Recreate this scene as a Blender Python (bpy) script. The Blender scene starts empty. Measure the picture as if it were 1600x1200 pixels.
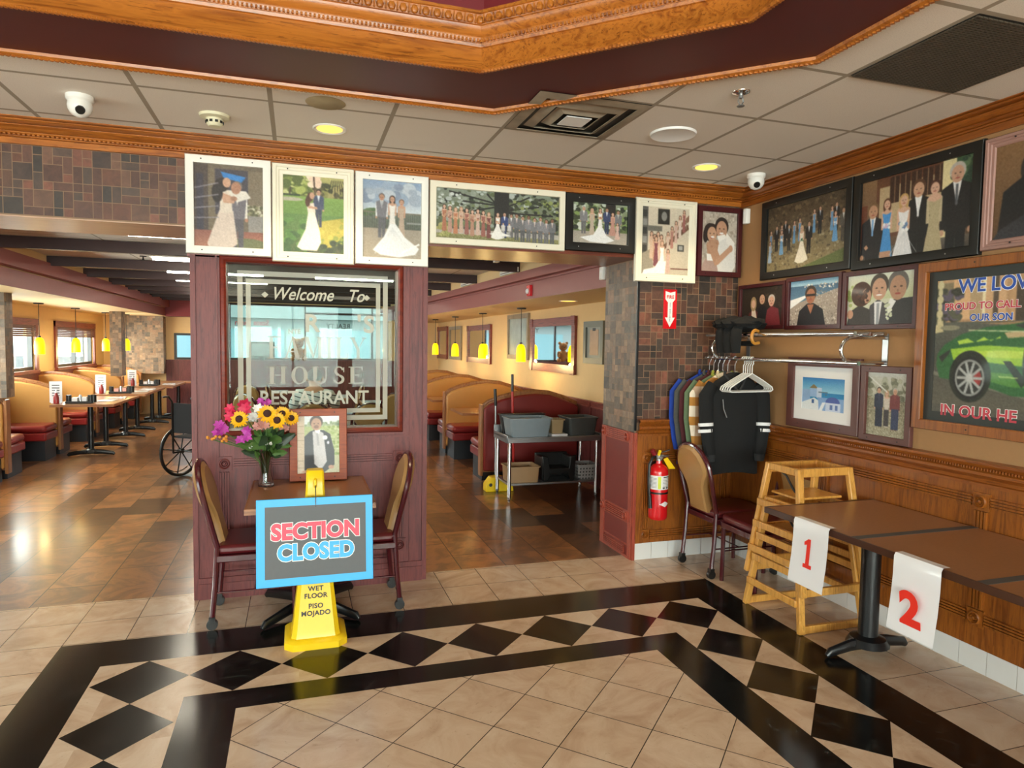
import bpy, math, random
import numpy as np
from mathutils import Matrix, Vector, Euler
random.seed(7)
rng = np.random.default_rng(11)
SC = bpy.context.scene
COL = SC.collection
PI = math.pi

# ---------------------------------------------------------------- camera, sky, daylight, exposure
H = 1.6458
cam_d = bpy.data.cameras.new('camera')
cam_d.sensor_width = 36.0
cam_d.lens = 23.749
cam_d.clip_start = 0.05
cam = bpy.data.objects.new('camera', cam_d)
COL.objects.link(cam)
cam.matrix_world = Matrix(((0.953224, 0.00423, -0.302234, 0), (0.301931 * -1, 0.060254, -0.951424, 0),
                           (0.014187, 0.998174, 0.058712, H), (0, 0, 0, 1)))
SC.camera = cam

world = bpy.data.worlds.new('world')
SC.world = world
world.use_nodes = True
wn = world.node_tree
wn.nodes.clear()
_bg = wn.nodes.new('ShaderNodeBackground')
_bg.inputs['Color'].default_value = (0.86, 0.93, 1.0, 1)
_bg.inputs['Strength'].default_value = 2.3
_wo = wn.nodes.new('ShaderNodeOutputWorld')
wn.links.new(_bg.outputs[0], _wo.inputs[0])

SC.view_settings.view_transform = 'Standard'
SC.view_settings.look = 'None'
SC.view_settings.gamma = 1.0
SC.view_settings.use_curve_mapping = False
SC.view_settings.exposure = 0.8
SC.cycles.max_bounces = 9
SC.cycles.diffuse_bounces = 5
SC.cycles.transparent_max_bounces = 16
SC.cycles.sample_clamp_indirect = 6.0
SC.cycles.caustics_reflective = False
SC.cycles.caustics_refractive = False


def area(name, loc, rot, sx, sy, power=0, color=(1, 1, 1), portal=False, spread=180):
    l = bpy.data.lights.new(name, 'AREA')
    l.shape = 'RECTANGLE'
    l.size, l.size_y = sx, sy
    l.energy = power
    l.color = color
    l.spread = math.radians(spread)
    if portal:
        l.cycles.is_portal = True
    o = bpy.data.objects.new(name, l)
    o.location = loc
    o.rotation_euler = rot
    COL.objects.link(o)
    return o


# area lamps stand in for daylight at the windows, plus one added fill
area('daylight_lobby_left', (-4.3, -0.6, 1.55), (0, -PI / 2, 0), 1.9, 8.6, 150, (1, .99, .97))
area('daylight_entry', (-0.2, -6.3, 1.5), (PI / 2, 0, 0), 6.8, 2.1, 800, (1, .98, .95))
area('daylight_dining_left', (-4.3, 11.3, 1.5), (0, -PI / 2, 0), 0.9, 9.6, 480, (1, .98, .94))
area('daylight_dining_far', (0.4, 17.7, 3.7), (-PI / 2 + .75, 0, 0), 4.4, 1.8, 420, (1, .99, .97))  # added lamp above the far window, out of view, brightens the dining room
area('window_portal_dining_far', (0.4, 16.62, 1.85), (-PI / 2, 0, 0), 4.2, 1.3, portal=True)


# ---------------------------------------------------------------- colour and materials
def lin(c):
    if isinstance(c, str):
        c = c.lstrip('#')
        c = [int(c[i:i + 2], 16) / 255 for i in (0, 2, 4)]
    return tuple(((x / 12.92) if x <= 0.04045 else ((x + 0.055) / 1.055) ** 2.4) for x in c)


class NT:
    """tiny node-tree helper"""
    def __init__(s, name):
        s.m = bpy.data.materials.new(name)
        s.m.use_nodes = True
        s.t = s.m.node_tree
        s.t.nodes.clear()
        s.out = s.t.nodes.new('ShaderNodeOutputMaterial')
        s.b = s.t.nodes.new('ShaderNodeBsdfPrincipled')
        s.t.links.new(s.b.outputs[0], s.out.inputs[0])

    def n(s, typ, **kw):
        nd = s.t.nodes.new('ShaderNode' + typ)
        for k, v in kw.items():
            if k in nd.inputs:
                nd.inputs[k].default_value = v
            else:
                setattr(nd, k, v)
        return nd

    def l(s, a, b):
        s.t.links.new(a, b)

    def math(s, op, a, b=None, c=None):
        nd = s.t.nodes.new('ShaderNodeMath')
        nd.operation = op
        for i, x in enumerate((a, b, c)):
            if x is None:
                continue
            if isinstance(x, (int, float)):
                nd.inputs[i].default_value = x
            else:
                s.l(x, nd.inputs[i])
        return nd.outputs[0]

    def mix(s, fac, a, b):
        nd = s.t.nodes.new('ShaderNodeMix')
        nd.data_type = 'RGBA'
        for i, x in ((0, fac), (6, a), (7, b)):
            if isinstance(x, (int, float)):
                nd.inputs[i].default_value = x
            elif isinstance(x, (tuple, list, str)):
                nd.inputs[i].default_value = (*lin(x), 1) if isinstance(x, str) else (*x[:3], 1)
            else:
                s.l(x, nd.inputs[i])
        return nd.outputs[2]

    def ramp(s, fac, stops):
        nd = s.t.nodes.new('ShaderNodeValToRGB')
        el = nd.color_ramp.elements
        while len(el) < len(stops):
            el.new(0.5)
        for e, (p, c) in zip(el, stops):
            e.position = p
            e.color = (*lin(c), 1)
        s.l(fac, nd.inputs[0])
        return nd.outputs[0]

    def coords(s, kind='Object', scale=(1, 1, 1)):
        tc = s.t.nodes.new('ShaderNodeTexCoord')
        mp = s.t.nodes.new('ShaderNodeMapping')
        mp.inputs['Scale'].default_value = scale
        s.l(tc.outputs[kind], mp.inputs['Vector'])
        return mp.outputs[0]

    def noise(s, vec, scale, detail=4, rough=0.55, dist=0.0):
        nd = s.t.nodes.new('ShaderNodeTexNoise')
        nd.inputs['Scale'].default_value = scale
        nd.inputs['Detail'].default_value = detail
        nd.inputs['Roughness'].default_value = rough
        nd.inputs['Distortion'].default_value = dist
        s.l(vec, nd.inputs['Vector'])
        return nd.outputs[0]

    def bump(s, h, strength, dist=0.01):
        nd = s.t.nodes.new('ShaderNodeBump')
        nd.inputs['Strength'].default_value = strength
        nd.inputs['Distance'].default_value = dist
        s.l(h, nd.inputs['Height'])
        s.l(nd.outputs[0], s.b.inputs['Normal'])

    def base(s, c):
        if isinstance(c, str):
            s.b.inputs['Base Color'].default_value = (*lin(c), 1)
        else:
            s.l(c, s.b.inputs['Base Color'])


_MC = {}


def plain(name, c, rough=0.5, metal=0.0, var=0.08, scale=14.0, bump=0.0, coat=0.0, spec=0.5):
    """a plain colour with a slight procedural mottling"""
    if name in _MC:
        return _MC[name]
    k = NT(name)
    v = k.coords()
    f = k.noise(v, scale)
    a = lin(c)
    k.base(k.mix(f, tuple(x * (1 - var) for x in a), tuple(min(1, x * (1 + var)) for x in a)))
    k.b.inputs['Roughness'].default_value = rough
    k.b.inputs['Metallic'].default_value = metal
    k.b.inputs['Coat Weight'].default_value = coat
    k.b.inputs['Specular IOR Level'].default_value = spec
    if bump:
        k.bump(k.noise(v, scale * 9), bump)
    _MC[name] = k.m
    return k.m


def wood(name, dark, light, axis='X', rough=0.35, scale=1.0, pore=None, coat=0.15):
    if name in _MC:
        return _MC[name]
    k = NT(name)
    sc = {'X': (1.6, 22, 22), 'Y': (22, 1.6, 22), 'Z': (22, 22, 1.6)}[axis]
    v = k.coords(scale=tuple(x * scale for x in sc))
    f1 = k.noise(v, 1.0, 5, 0.6, 1.2)
    f2 = k.noise(v, 4.5, 3, 0.7)
    col = k.ramp(f1, [(0.32, dark), (0.5, light), (0.68, dark)])
    g = k.math('GREATER_THAN', f2, 0.60)
    col = k.mix(k.math('MULTIPLY', g, 0.55), col, pore or dark)
    k.base(col)
    k.b.inputs['Roughness'].default_value = rough
    k.b.inputs['Coat Weight'].default_value = coat
    k.b.inputs['Coat Roughness'].default_value = 0.25
    k.bump(f2, 0.12, 0.004)
    _MC[name] = k.m
    return k.m


def emis(name, c, strength):
    if name in _MC:
        return _MC[name]
    k = NT(name)
    k.base(c)
    k.b.inputs['Emission Color'].default_value = (*lin(c), 1)
    k.b.inputs['Emission Strength'].default_value = strength
    _MC[name] = k.m
    return k.m


def grid_mask(k, comp, period, offset, half):
    """1 on a joint of width 2*half"""
    u = k.math('DIVIDE', k.math('SUBTRACT', comp, offset - period * 200), period)
    fr = k.math('FRACT', u)
    d = k.math('MINIMUM', fr, k.math('SUBTRACT', 1.0, fr))
    return k.math('LESS_THAN', k.math('MULTIPLY', d, period), half), k.math('FLOOR', u)


def tile_marble(name, ox, oy, t, rot=False, joints=True):
    k = NT(name)
    tc = k.t.nodes.new('ShaderNodeTexCoord')
    v = tc.outputs['Object']
    sp = k.t.nodes.new('ShaderNodeSeparateXYZ')
    k.l(v, sp.inputs[0])
    x, y = sp.outputs[0], sp.outputs[1]
    if rot:
        s = 1 / math.sqrt(2)
        x, y = k.math('MULTIPLY', k.math('ADD', x, y), s), k.math('MULTIPLY', k.math('SUBTRACT', x, y), s)
    mx, ix = grid_mask(k, x, t, ox, 0.0022)
    my, iy = grid_mask(k, y, t, oy, 0.0022)
    cb = k.t.nodes.new('ShaderNodeCombineXYZ')
    k.l(ix, cb.inputs[0])
    k.l(iy, cb.inputs[1])
    wn_ = k.t.nodes.new('ShaderNodeTexWhiteNoise')
    k.l(cb.outputs[0], wn_.inputs['Vector'])
    # veins run differently in every tile
    mp = k.t.nodes.new('ShaderNodeVectorMath')
    mp.operation = 'MULTIPLY_ADD'
    k.l(wn_.outputs['Color'], mp.inputs[0])
    mp.inputs[1].default_value = (7, 9, 3)
    k.l(v, mp.inputs[2])
    f1 = k.noise(mp.outputs[0], 3.2, 6, 0.62, 1.6)
    f2 = k.noise(mp.outputs[0], 12.0, 6, 0.75, 3.0)
    col = k.ramp(f1, [(0.25, '#b3957a'), (0.5, '#cdb298'), (0.75, '#dcc8b0')])
    col = k.mix(k.math('MULTIPLY', k.math('GREATER_THAN', f2, 0.64), 0.35), col, '#8a6e52')
    col = k.mix(k.math('MULTIPLY', wn_.outputs['Value'], 0.22), col, '#c2a584')
    if joints:
        j = k.math('MAXIMUM', mx, my)
        col = k.mix(j, col, '#453a31')
    k.base(col)
    k.b.inputs['Roughness'].default_value = 0.22
    k.b.inputs['Specular IOR Level'].default_value = 0.5
    return k.m


M = {}
M['marble'] = tile_marble('beige_marble_tile', -1.209, 4.085, 0.305)
M['marble_diag'] = tile_marble('beige_marble_tile_diagonal', 0.0366, 0.177, 0.305, rot=True)
M['marble_plain'] = tile_marble('beige_marble_cut', 0, 0, 0.43, joints=False)


def black_marble():
    k = NT('black_marble')
    v = k.coords()
    f = k.noise(v, 5, 7, 0.7, 2.5)
    col = k.ramp(f, [(0.35, '#0b0b0b'), (0.58, '#171817'), (0.72, '#3a3f3d')])
    k.base(col)
    k.b.inputs['Roughness'].default_value = 0.16
    return k.m


M['black_marble'] = black_marble()


def slate_floor():
    k = NT('brown_slate_tile')
    tc = k.t.nodes.new('ShaderNodeTexCoord')
    sp = k.t.nodes.new('ShaderNodeSeparateXYZ')
    k.l(tc.outputs['Object'], sp.inputs[0])
    x, y = sp.outputs[0], sp.outputs[1]
    TY_, TX_ = 0.66, 0.338
    mx, ix = grid_mask(k, x, TX_, -1.23, 0.0035)
    ys = k.math('ADD', y, k.math('MULTIPLY', k.math('FRACT', k.math('MULTIPLY', ix, 0.5)), TY_))
    my, iy = grid_mask(k, ys, TY_, 4.72, 0.0035)
    cb = k.t.nodes.new('ShaderNodeCombineXYZ')
    k.l(ix, cb.inputs[0])
    k.l(iy, cb.inputs[1])
    wn_ = k.t.nodes.new('ShaderNodeTexWhiteNoise')
    k.l(cb.outputs[0], wn_.inputs['Vector'])
    mp = k.t.nodes.new('ShaderNodeVectorMath')
    mp.operation = 'MULTIPLY_ADD'
    k.l(wn_.outputs['Color'], mp.inputs[0])
    mp.inputs[1].default_value = (11, 5, 3)
    k.l(tc.outputs['Object'], mp.inputs[2])
    f1 = k.noise(mp.outputs[0], 3.0, 5, 0.6, 1.5)
    col = k.ramp(f1, [(0.3, '#33281f'), (0.43, '#6a4630'), (0.55, '#a86c3c'), (0.66, '#7d4f30'), (0.8, '#4a3a30')])
    col = k.mix(k.math('MULTIPLY', k.math('POWER', wn_.outputs['Value'], 1.3), 0.92), k.mix(0.25, col, '#c98a52'), '#36261f')
    col = k.mix(k.math('MAXIMUM', mx, my), col, '#1d1613')
    k.base(col)
    k.b.inputs['Roughness'].default_value = 0.3
    k.b.inputs['Coat Weight'].default_value = 0.2
    k.b.inputs['Coat Roughness'].default_value = 0.14
    k.bump(f1, 0.12, 0.01)
    return k.m


M['slate'] = slate_floor()


def ceiling_mat(name, ox, oy, tx, ty, base='#e4dcd2', bar='#9b8f7f', half=0.012):
    k = NT(name)
    tc = k.t.nodes.new('ShaderNodeTexCoord')
    sp = k.t.nodes.new('ShaderNodeSeparateXYZ')
    k.l(tc.outputs['Object'], sp.inputs[0])
    mx, ix = grid_mask(k, sp.outputs[0], tx, ox, half)
    my, iy = grid_mask(k, sp.outputs[1], ty, oy, half)
    f = k.noise(tc.outputs['Object'], 260, 2, 0.6)
    f2 = k.noise(tc.outputs['Object'], 1.2, 3, 0.6)
    col = k.mix(k.math('MULTIPLY', k.math('GREATER_THAN', f, 0.58), 0.22), base, '#8d857b')
    col = k.mix(k.math('MULTIPLY', f2, 0.25), col, '#bdb3a6')
    j = k.math('MAXIMUM', mx, my)
    col = k.mix(j, col, bar)
    k.base(col)
    k.b.inputs['Roughness'].default_value = 0.9
    h = k.math('ADD', k.math('MULTIPLY', j, 1.0), k.math('MULTIPLY', f, 0.25))
    k.bump(h, 0.5, 0.006)
    return k.m


M['ceiling'] = ceiling_mat('acoustic_ceiling_tile', -0.7351, 4.2996, 0.61, 0.61)
M['ceiling_dining'] = ceiling_mat('dining_ceiling_tile', -0.5, 5.2, 1.22, 0.61, base='#d6d0c6', bar='#8f8778', half=0.009)


def colour_attr_mat(name, rough, coat=0.0, mottle=0.0, bump=0.0, scale=30):
    k = NT(name)
    at = k.t.nodes.new('ShaderNodeVertexColor')
    at.layer_name = 'Col'
    col = at.outputs[0]
    if mottle:
        f = k.noise(k.coords(), scale, 5, 0.65, 0.8)
        mm = k.t.nodes.new('ShaderNodeMix')
        mm.data_type = 'RGBA'
        mm.blend_type = 'MULTIPLY'
        mm.inputs[0].default_value = mottle
        k.l(col, mm.inputs[6])
        k.l(k.ramp(f, [(0.3, '#6a6a6a'), (0.7, '#ffffff')]), mm.inputs[7])
        col = mm.outputs[2]
    k.base(col)
    k.b.inputs['Roughness'].default_value = rough
    k.b.inputs['Coat Weight'].default_value = coat
    k.b.inputs['Coat Roughness'].default_value = 0.06
    if bump:
        k.bump(k.noise(k.coords(), scale * 3), bump, 0.004)
    return k.m


M['print'] = colour_attr_mat('glossy_photo_print', 0.5, coat=0.12)
M['mosaic'] = colour_attr_mat('slate_mosaic_tile', 0.5, mottle=0.55, bump=0.15, scale=18)

M['oak'] = wood('golden_oak', '#8f4d18', '#b76e28', 'X', rough=0.33, pore='#5f2c0a')
M['oak_y'] = wood('golden_oak_lengthwise', '#743a10', '#95531b', 'Y', rough=0.33, pore='#5f2c0a')  # darker copy of golden oak: the right wall's dimmer light is in the colour
M['oak_z'] = wood('golden_oak_upright', '#703a10', '#98571b', 'Z', rough=0.35, pore='#653310')  # weaker light on the right wall is put into this darker oak tone
M['red_oak'] = wood('red_stained_oak_upright', '#522021', '#733432', 'Z', rough=0.52, pore='#371013', coat=0.05)
M['red_oak_x'] = wood('red_stained_oak_across', '#6b2e2a', '#8f473f', 'X', rough=0.36, pore='#3f1414')
M['red_oak_y'] = wood('red_stained_oak_lengthwise', '#5d2422', '#8a4038', 'Y', rough=0.36, pore='#3f1414')
M['mahogany'] = wood('dark_red_frame_wood', '#54180f', '#762818', 'X', rough=0.3, scale=0.6)
M['soffit'] = wood('varnished_soffit_board', '#5a2415', '#7e3a22', 'X', rough=0.35, coat=0.2)
M['soffit_pale'] = wood('pale_soffit_board', '#b59078', '#c4a188', 'X', rough=0.45, coat=0.1)
M['tan_wall'] = plain('tan_painted_wall', '#a57c52', 0.75, var=0.05, scale=40)
M['cream_wall'] = plain('cream_painted_wall', '#e0c08c', 0.7, var=0.04)
M['cream_ceil'] = plain('cream_painted_ceiling', '#dcbf8e', 0.6, var=0.04)
M['jamb_red'] = wood('orange_red_jamb_wood', '#823226', '#a94c38', 'Z', rough=0.42, pore='#5a1f18')
M['mauve'] = plain('mauve_painted_bulkhead', '#94544f', 0.5, var=0.05)
M['maroon'] = plain('maroon_painted_band', '#4f181a', 0.45, var=0.06)
M['maroon_lt'] = plain('maroon_tray_wall', '#7a2226', 0.55, var=0.06)
M['maroon_dk'] = plain('dark_maroon_tray_top', '#330b0e', 0.6)
M['beam'] = plain('dark_beam_paint', '#2c0d0c', 0.45)
M['base_tile'] = plain('white_baseboard_tile', '#dbdcda', 0.2, var=0.04, scale=6)
M['grout'] = plain('mosaic_grout', '#8c7058', 0.8)
M['grout_dk'] = plain('dark_grout', '#3b3129', 0.8)
M['vinyl_red'] = plain('red_vinyl', '#8a2424', 0.32, var=0.06, coat=0.2)
M['vinyl_brick'] = plain('brick_red_vinyl', '#7a2320', 0.4, var=0.06)
M['vinyl_maroon'] = plain('maroon_vinyl', '#551418', 0.34, var=0.06, coat=0.15)
M['vinyl_tan'] = plain('tan_vinyl', '#c08c4c', 0.38, var=0.05, coat=0.1)
M['pad_tan'] = plain('tan_back_pad', '#a9804f', 0.38, var=0.06, coat=0.15)
M['booth_wood'] = wood('booth_end_wood', '#7d4a26', '#a06a3c', 'Z', rough=0.35)
M['kick'] = plain('black_kick_base', '#20242a', 0.4)
M['frame_metal'] = plain('oxblood_metal_tube', '#47131a', 0.24, var=0.04, coat=0.4)
M['black'] = plain('black_plastic', '#141414', 0.35, var=0.1)
M['black_iron'] = plain('black_cast_iron', '#101113', 0.33, var=0.2, scale=30)
M['laminate'] = plain('brown_table_laminate', '#9a6a46', 0.34, var=0.16, scale=60, coat=0.25)
M['laminate_dk'] = plain('dark_brown_table_laminate', '#946644', 0.36, var=0.2, scale=60, coat=0.1)
M['edge_wood'] = wood('table_edge_wood', '#7c4a28', '#a56c40', 'X', rough=0.4)
M['edge_dark'] = plain('dark_table_edge', '#43271a', 0.3)
M['steel'] = plain('brushed_steel', '#a9abad', 0.3, metal=0.9, var=0.12)
M['chrome'] = plain('chrome', '#d9dadb', 0.09, metal=1.0, var=0.02)
M['white_pl'] = plain('white_plastic', '#e6e5e0', 0.38, var=0.02)
M['white_paint'] = plain('white_frame_paint', '#eae9e2', 0.4, var=0.02)
M['cream_paint'] = plain('cream_frame_paint', '#e9e3cf', 0.4, var=0.02)
M['black_frame'] = plain('black_frame_paint', '#131312', 0.35, var=0.1)
M['maroon_frame'] = plain('maroon_frame_wood', '#451619', 0.35, var=0.1)
M['brown_frame'] = plain('brown_frame_wood', '#5b352f', 0.4, var=0.12)
M['pink_frame'] = plain('pinkish_brown_frame_wood', '#a07a70', 0.4, var=0.08)
M['mat_white'] = plain('white_mat_board', '#e6e6e6', 0.6, var=0.02)
M['mat_dark'] = plain('charcoal_mat_board', '#2e3230', 0.5, var=0.06)
M['red_paint'] = plain('extinguisher_red', '#d0131b', 0.22, var=0.03, coat=0.4)
M['yellow_pl'] = plain('yellow_plastic', '#f0c818', 0.33, var=0.04)
M['blue_sign'] = plain('sky_blue_sign_border', '#35aeee', 0.45, var=0.02)
M['chalk'] = plain('charcoal_sign_panel', '#57595b', 0.55, var=0.07, scale=40)
M['ink_red'] = plain('sign_red_ink', '#e2485f', 0.5, var=0.02)
M['ink_blue'] = plain('sign_blue_ink', '#3fb0ee', 0.5, var=0.02)
M['ink_white'] = plain('sign_white_ink', '#f2f1ee', 0.5, var=0.01)
M['ink_black'] = plain('black_ink', '#141311', 0.5, var=0.02)
M['ink_num'] = plain('orange_red_ink', '#ea3324', 0.45, var=0.02)
M['ink_pblue'] = plain('poster_blue_ink', '#2b53b0', 0.45, var=0.03)
M['ink_pred'] = plain('poster_red_ink', '#c2404e', 0.45, var=0.03)
M['paper'] = plain('white_paper', '#e9e9ec', 0.25, var=0.02, coat=0.3)
M['high_oak'] = wood('pale_varnished_beech', '#b97f34', '#d89f4e', 'Z', rough=0.33, pore='#9a6a28')
M['leaf'] = plain('green_leaf', '#46662e', 0.45, var=0.3, scale=30)
M['leaf_dk'] = plain('dark_green_leaf', '#22371f', 0.45, var=0.3, scale=30)
M['sun_yel'] = plain('sunflower_petal', '#f3b70c', 0.5, var=0.15, scale=60)
M['sun_disc'] = plain('sunflower_disc', '#38190e', 0.8, var=0.3, scale=120)
M['petal_mag'] = plain('magenta_petal', '#b53aa0', 0.5, var=0.2, scale=60)
M['petal_red'] = plain('crimson_petal', '#cf2752', 0.5, var=0.2, scale=60)
M['petal_pink'] = plain('dusty_pink_petal', '#c48a80', 0.5, var=0.2, scale=60)
M['petal_white'] = plain('white_petal', '#e8e8e4', 0.5, var=0.06, scale=60)
M['bud'] = plain('orange_bud', '#d99035', 0.5, var=0.2, scale=60)
M['skin'] = plain('skin', '#c08d70', 0.5, var=0.06)
M['hair'] = plain('brown_hair', '#4a2f1d', 0.6, var=0.3, scale=90)
M['grille'] = plain('bronze_grille', '#4a4136', 0.5, var=0.15)
M['sooty'] = plain('sooty_vent_metal', '#8f8270', 0.55, var=0.5, scale=9)
M['sooty_dk'] = plain('soot_dark_metal', '#2a241d', 0.6, var=0.5, scale=9)
M['lamp_on'] = emis('lit_can_lens', '#ffc850', 1.3)
M['tube_on'] = emis('lit_fluorescent_tube', '#fff6e2', 26.0)
M['amber'] = emis('lit_amber_glass', '#ffc400', 1.5)


def glass_mat(name, tint, refl, rough=0.0):
    """see-through pane: mostly clear, part mirror"""
    k = NT(name)
    tr = k.t.nodes.new('ShaderNodeBsdfTransparent')
    tr.inputs[0].default_value = (*lin(tint), 1)
    gl = k.t.nodes.new('ShaderNodeBsdfGlossy')
    gl.inputs['Roughness'].default_value = rough
    lw = k.t.nodes.new('ShaderNodeLayerWeight')
    lw.inputs[0].default_value = 0.5
    fr = k.math('MULTIPLY_ADD', k.math('POWER', lw.outputs['Facing'], 5.0), 1 - refl, refl)
    mx = k.t.nodes.new('ShaderNodeMixShader')
    k.l(fr, mx.inputs[0])
    k.l(tr.outputs[0], mx.inputs[1])
    k.l(gl.outputs[0], mx.inputs[2])
    k.l(mx.outputs[0], k.out.inputs[0])
    return k.m


k = NT('etched_frost')
k.base('#c6c6b8')
k.b.inputs['Roughness'].default_value = 0.6
_tr = k.t.nodes.new('ShaderNodeBsdfTransparent')
_mx = k.t.nodes.new('ShaderNodeMixShader')
_mx.inputs[0].default_value = 0.66
k.l(_tr.outputs[0], _mx.inputs[1])
k.l(k.b.outputs[0], _mx.inputs[2])
k.l(_mx.outputs[0], k.out.inputs[0])
M['etch'] = k.m
M['pane'] = glass_mat('window_glass', '#f4fbf9', 0.02)
M['etched_pane'] = glass_mat('partition_glass', '#e3eee9', 0.007)
k = NT('vase_glass')
k.base('#eef6f2')
k.b.inputs['Roughness'].default_value = 0.02
k.b.inputs['Transmission Weight'].default_value = 1.0
k.b.inputs['IOR'].default_value = 1.45
M['vase_glass'] = k.m
k = NT('looking_glass')
k.base('#e8eae8')
k.b.inputs['Metallic'].default_value = 1.0
k.b.inputs['Roughness'].default_value = 0.02
M['mirror'] = k.m


# ---------------------------------------------------------------- mesh builder
class MB:
    def __init__(s):
        s.v, s.f, s.m, s.c = [], [], [], []

    def add(s, v, f, mi=0, col=None):
        o = len(s.v)
        s.v += [tuple(p) for p in v]
        s.f += [tuple(i + o for i in q) for q in f]
        s.m += [mi] * len(f)
        s.c += [col] * len(f)
        return s

    def box(s, x0, x1, y0, y1, z0, z1, mi=0, col=None):
        v = [(x, y, z) for z in (z0, z1) for y in (y0, y1) for x in (x0, x1)]
        return s.add(v, [(0, 2, 3, 1), (4, 5, 7, 6), (0, 1, 5, 4), (2, 6, 7, 3), (0, 4, 6, 2), (1, 3, 7, 5)], mi, col)

    def obox(s, c, size, rot=(0, 0, 0), mi=0):
        R = Euler(rot).to_matrix()
        c = Vector(c)
        v = [c + R @ Vector((sx * size[0] / 2, sy * size[1] / 2, sz * size[2] / 2)) for sz in (-1, 1) for sy in (-1, 1) for sx in (-1, 1)]
        return s.add(v, [(0, 2, 3, 1), (4, 5, 7, 6), (0, 1, 5, 4), (2, 6, 7, 3), (0, 4, 6, 2), (1, 3, 7, 5)], mi)

    def bar(s, p0, p1, w, h, up=(0, 0, 1), mi=0):
        """rectangular bar from p0 to p1, w across, h along up"""
        p0, p1, up = Vector(p0), Vector(p1), Vector(up)
        d = (p1 - p0).normalized()
        sd = d.cross(up).normalized() * (w / 2)
        u = sd.cross(d).normalized() * (h / 2)
        v = [p + a * sd + b * u for p in (p0, p1) for b in (-1, 1) for a in (-1, 1)]
        return s.add(v, [(0, 1, 3, 2), (4, 6, 7, 5), (0, 4, 5, 1), (2, 3, 7, 6), (0, 2, 6, 4), (1, 5, 7, 3)], mi)

    def tube(s, pts, r, n=8, closed=False, mi=0, caps=True, flat=1.0):
        P = [Vector(p) for p in pts]
        L = len(P)
        rs = r if isinstance(r, (list, tuple)) else [r] * L
        T = []
        for i in range(L):
            a = P[(i - 1) % L] if (closed or i > 0) else P[i]
            b = P[(i + 1) % L] if (closed or i < L - 1) else P[i]
            T.append((b - a).normalized())
        up = Vector((0, 0, 1)) if abs(T[0].z) < 0.9 else Vector((1, 0, 0))
        nrm = (up - T[0] * up.dot(T[0])).normalized()
        v = []
        for i in range(L):
            nrm = (nrm - T[i] * nrm.dot(T[i]))
            nrm = nrm.normalized() if nrm.length > 1e-6 else T[i].orthogonal().normalized()
            bn = T[i].cross(nrm)
            for k_ in range(n):
                a = 2 * PI * k_ / n
                v.append(P[i] + nrm * (math.cos(a) * rs[i]) + bn * (math.sin(a) * rs[i] * flat))
        f = []
        for i in range(L if closed else L - 1):
            j = (i + 1) % L
            for k_ in range(n):
                q = (k_ + 1) % n
                f.append((i * n + k_, i * n + q, j * n + q, j * n + k_))
        if caps and not closed:
            f.append(tuple(range(n - 1, -1, -1)))
            f.append(tuple((L - 1) * n + k_ for k_ in range(n)))
        return s.add(v, f, mi)

    def cyl(s, p0, p1, r, r2=None, n=16, mi=0):
        return s.tube([p0, p1], [r, r if r2 is None else r2], n, mi=mi)

    def lathe(s, prof, c=(0, 0, 0), n=24, mi=0, axis='Z'):
        v, f = [], []
        for (r, z) in prof:
            for k_ in range(n):
                a = 2 * PI * k_ / n
                p = (r * math.cos(a), r * math.sin(a), z)
                if axis == 'Y':
                    p = (p[0], p[2], p[1])
                elif axis == 'X':
                    p = (p[2], p[0], p[1])
                v.append((p[0] + c[0], p[1] + c[1], p[2] + c[2]))
        for i in range(len(prof) - 1):
            for k_ in range(n):
                q = (k_ + 1) % n
                a = (i * n + k_, i * n + q, (i + 1) * n + q, (i + 1) * n + k_)
                f.append(a if axis != 'Y' else a[::-1])
        return s.add(v, f, mi)

    def sph(s, c, r, n=12, mi=0, rot=None):
        r = r if isinstance(r, (tuple, list)) else (r, r, r)
        R = Euler(rot).to_matrix() if rot else None
        m = max(4, n // 2)
        v, f = [], []
        for i in range(m + 1):
            t = PI * i / m
            for k_ in range(n):
                a = 2 * PI * k_ / n
                p = Vector((r[0] * math.sin(t) * math.cos(a), r[1] * math.sin(t) * math.sin(a), -r[2] * math.cos(t)))
                if R:
                    p = R @ p
                v.append((p.x + c[0], p.y + c[1], p.z + c[2]))
        for i in range(m):
            for k_ in range(n):
                q = (k_ + 1) % n
                f.append((i * n + k_, i * n + q, (i + 1) * n + q, (i + 1) * n + k_))
        return s.add(v, f, mi)

    def prism(s, pts, axis, a, b, mi=0):
        """2D outline (counter-clockwise) extruded along an axis"""
        def P(u, w, t):
            return {'X': (t, u, w), 'Y': (u, t, w), 'Z': (u, w, t)}[axis]
        n = len(pts)
        v = [P(u, w, a) for u, w in pts] + [P(u, w, b) for u, w in pts]
        f = [tuple(range(n)), tuple(range(2 * n - 1, n - 1, -1))]
        f += [(i, n + i, n + (i + 1) % n, (i + 1) % n) for i in range(n)]
        return s.add(v, f, mi)

    def sweep(s, path, prof, closed=False, mi=0, caps=True):
        """profile [(d, z)] carried along a plan path [(x, y)]; d is the offset to the left of travel, corners mitred"""
        P = [Vector((p[0], p[1])) for p in path]
        L = len(P)
        mit = []
        for i in range(L):
            d0 = (P[i] - P[i - 1]).normalized() if (closed or i > 0) else None
            d1 = (P[(i + 1) % L] - P[i]).normalized() if (closed or i < L - 1) else None
            n0 = Vector((-d0.y, d0.x)) if d0 else None
            n1 = Vector((-d1.y, d1.x)) if d1 else None
            if n0 is None:
                mit.append(n1)
            elif n1 is None:
                mit.append(n0)
            else:
                b = (n0 + n1).normalized()
                mit.append(b / max(0.2, b.dot(n0)))
        v = [(P[i].x + mit[i].x * d, P[i].y + mit[i].y * d, z) for i in range(L) for d, z in prof]
        m = len(prof)
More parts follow.
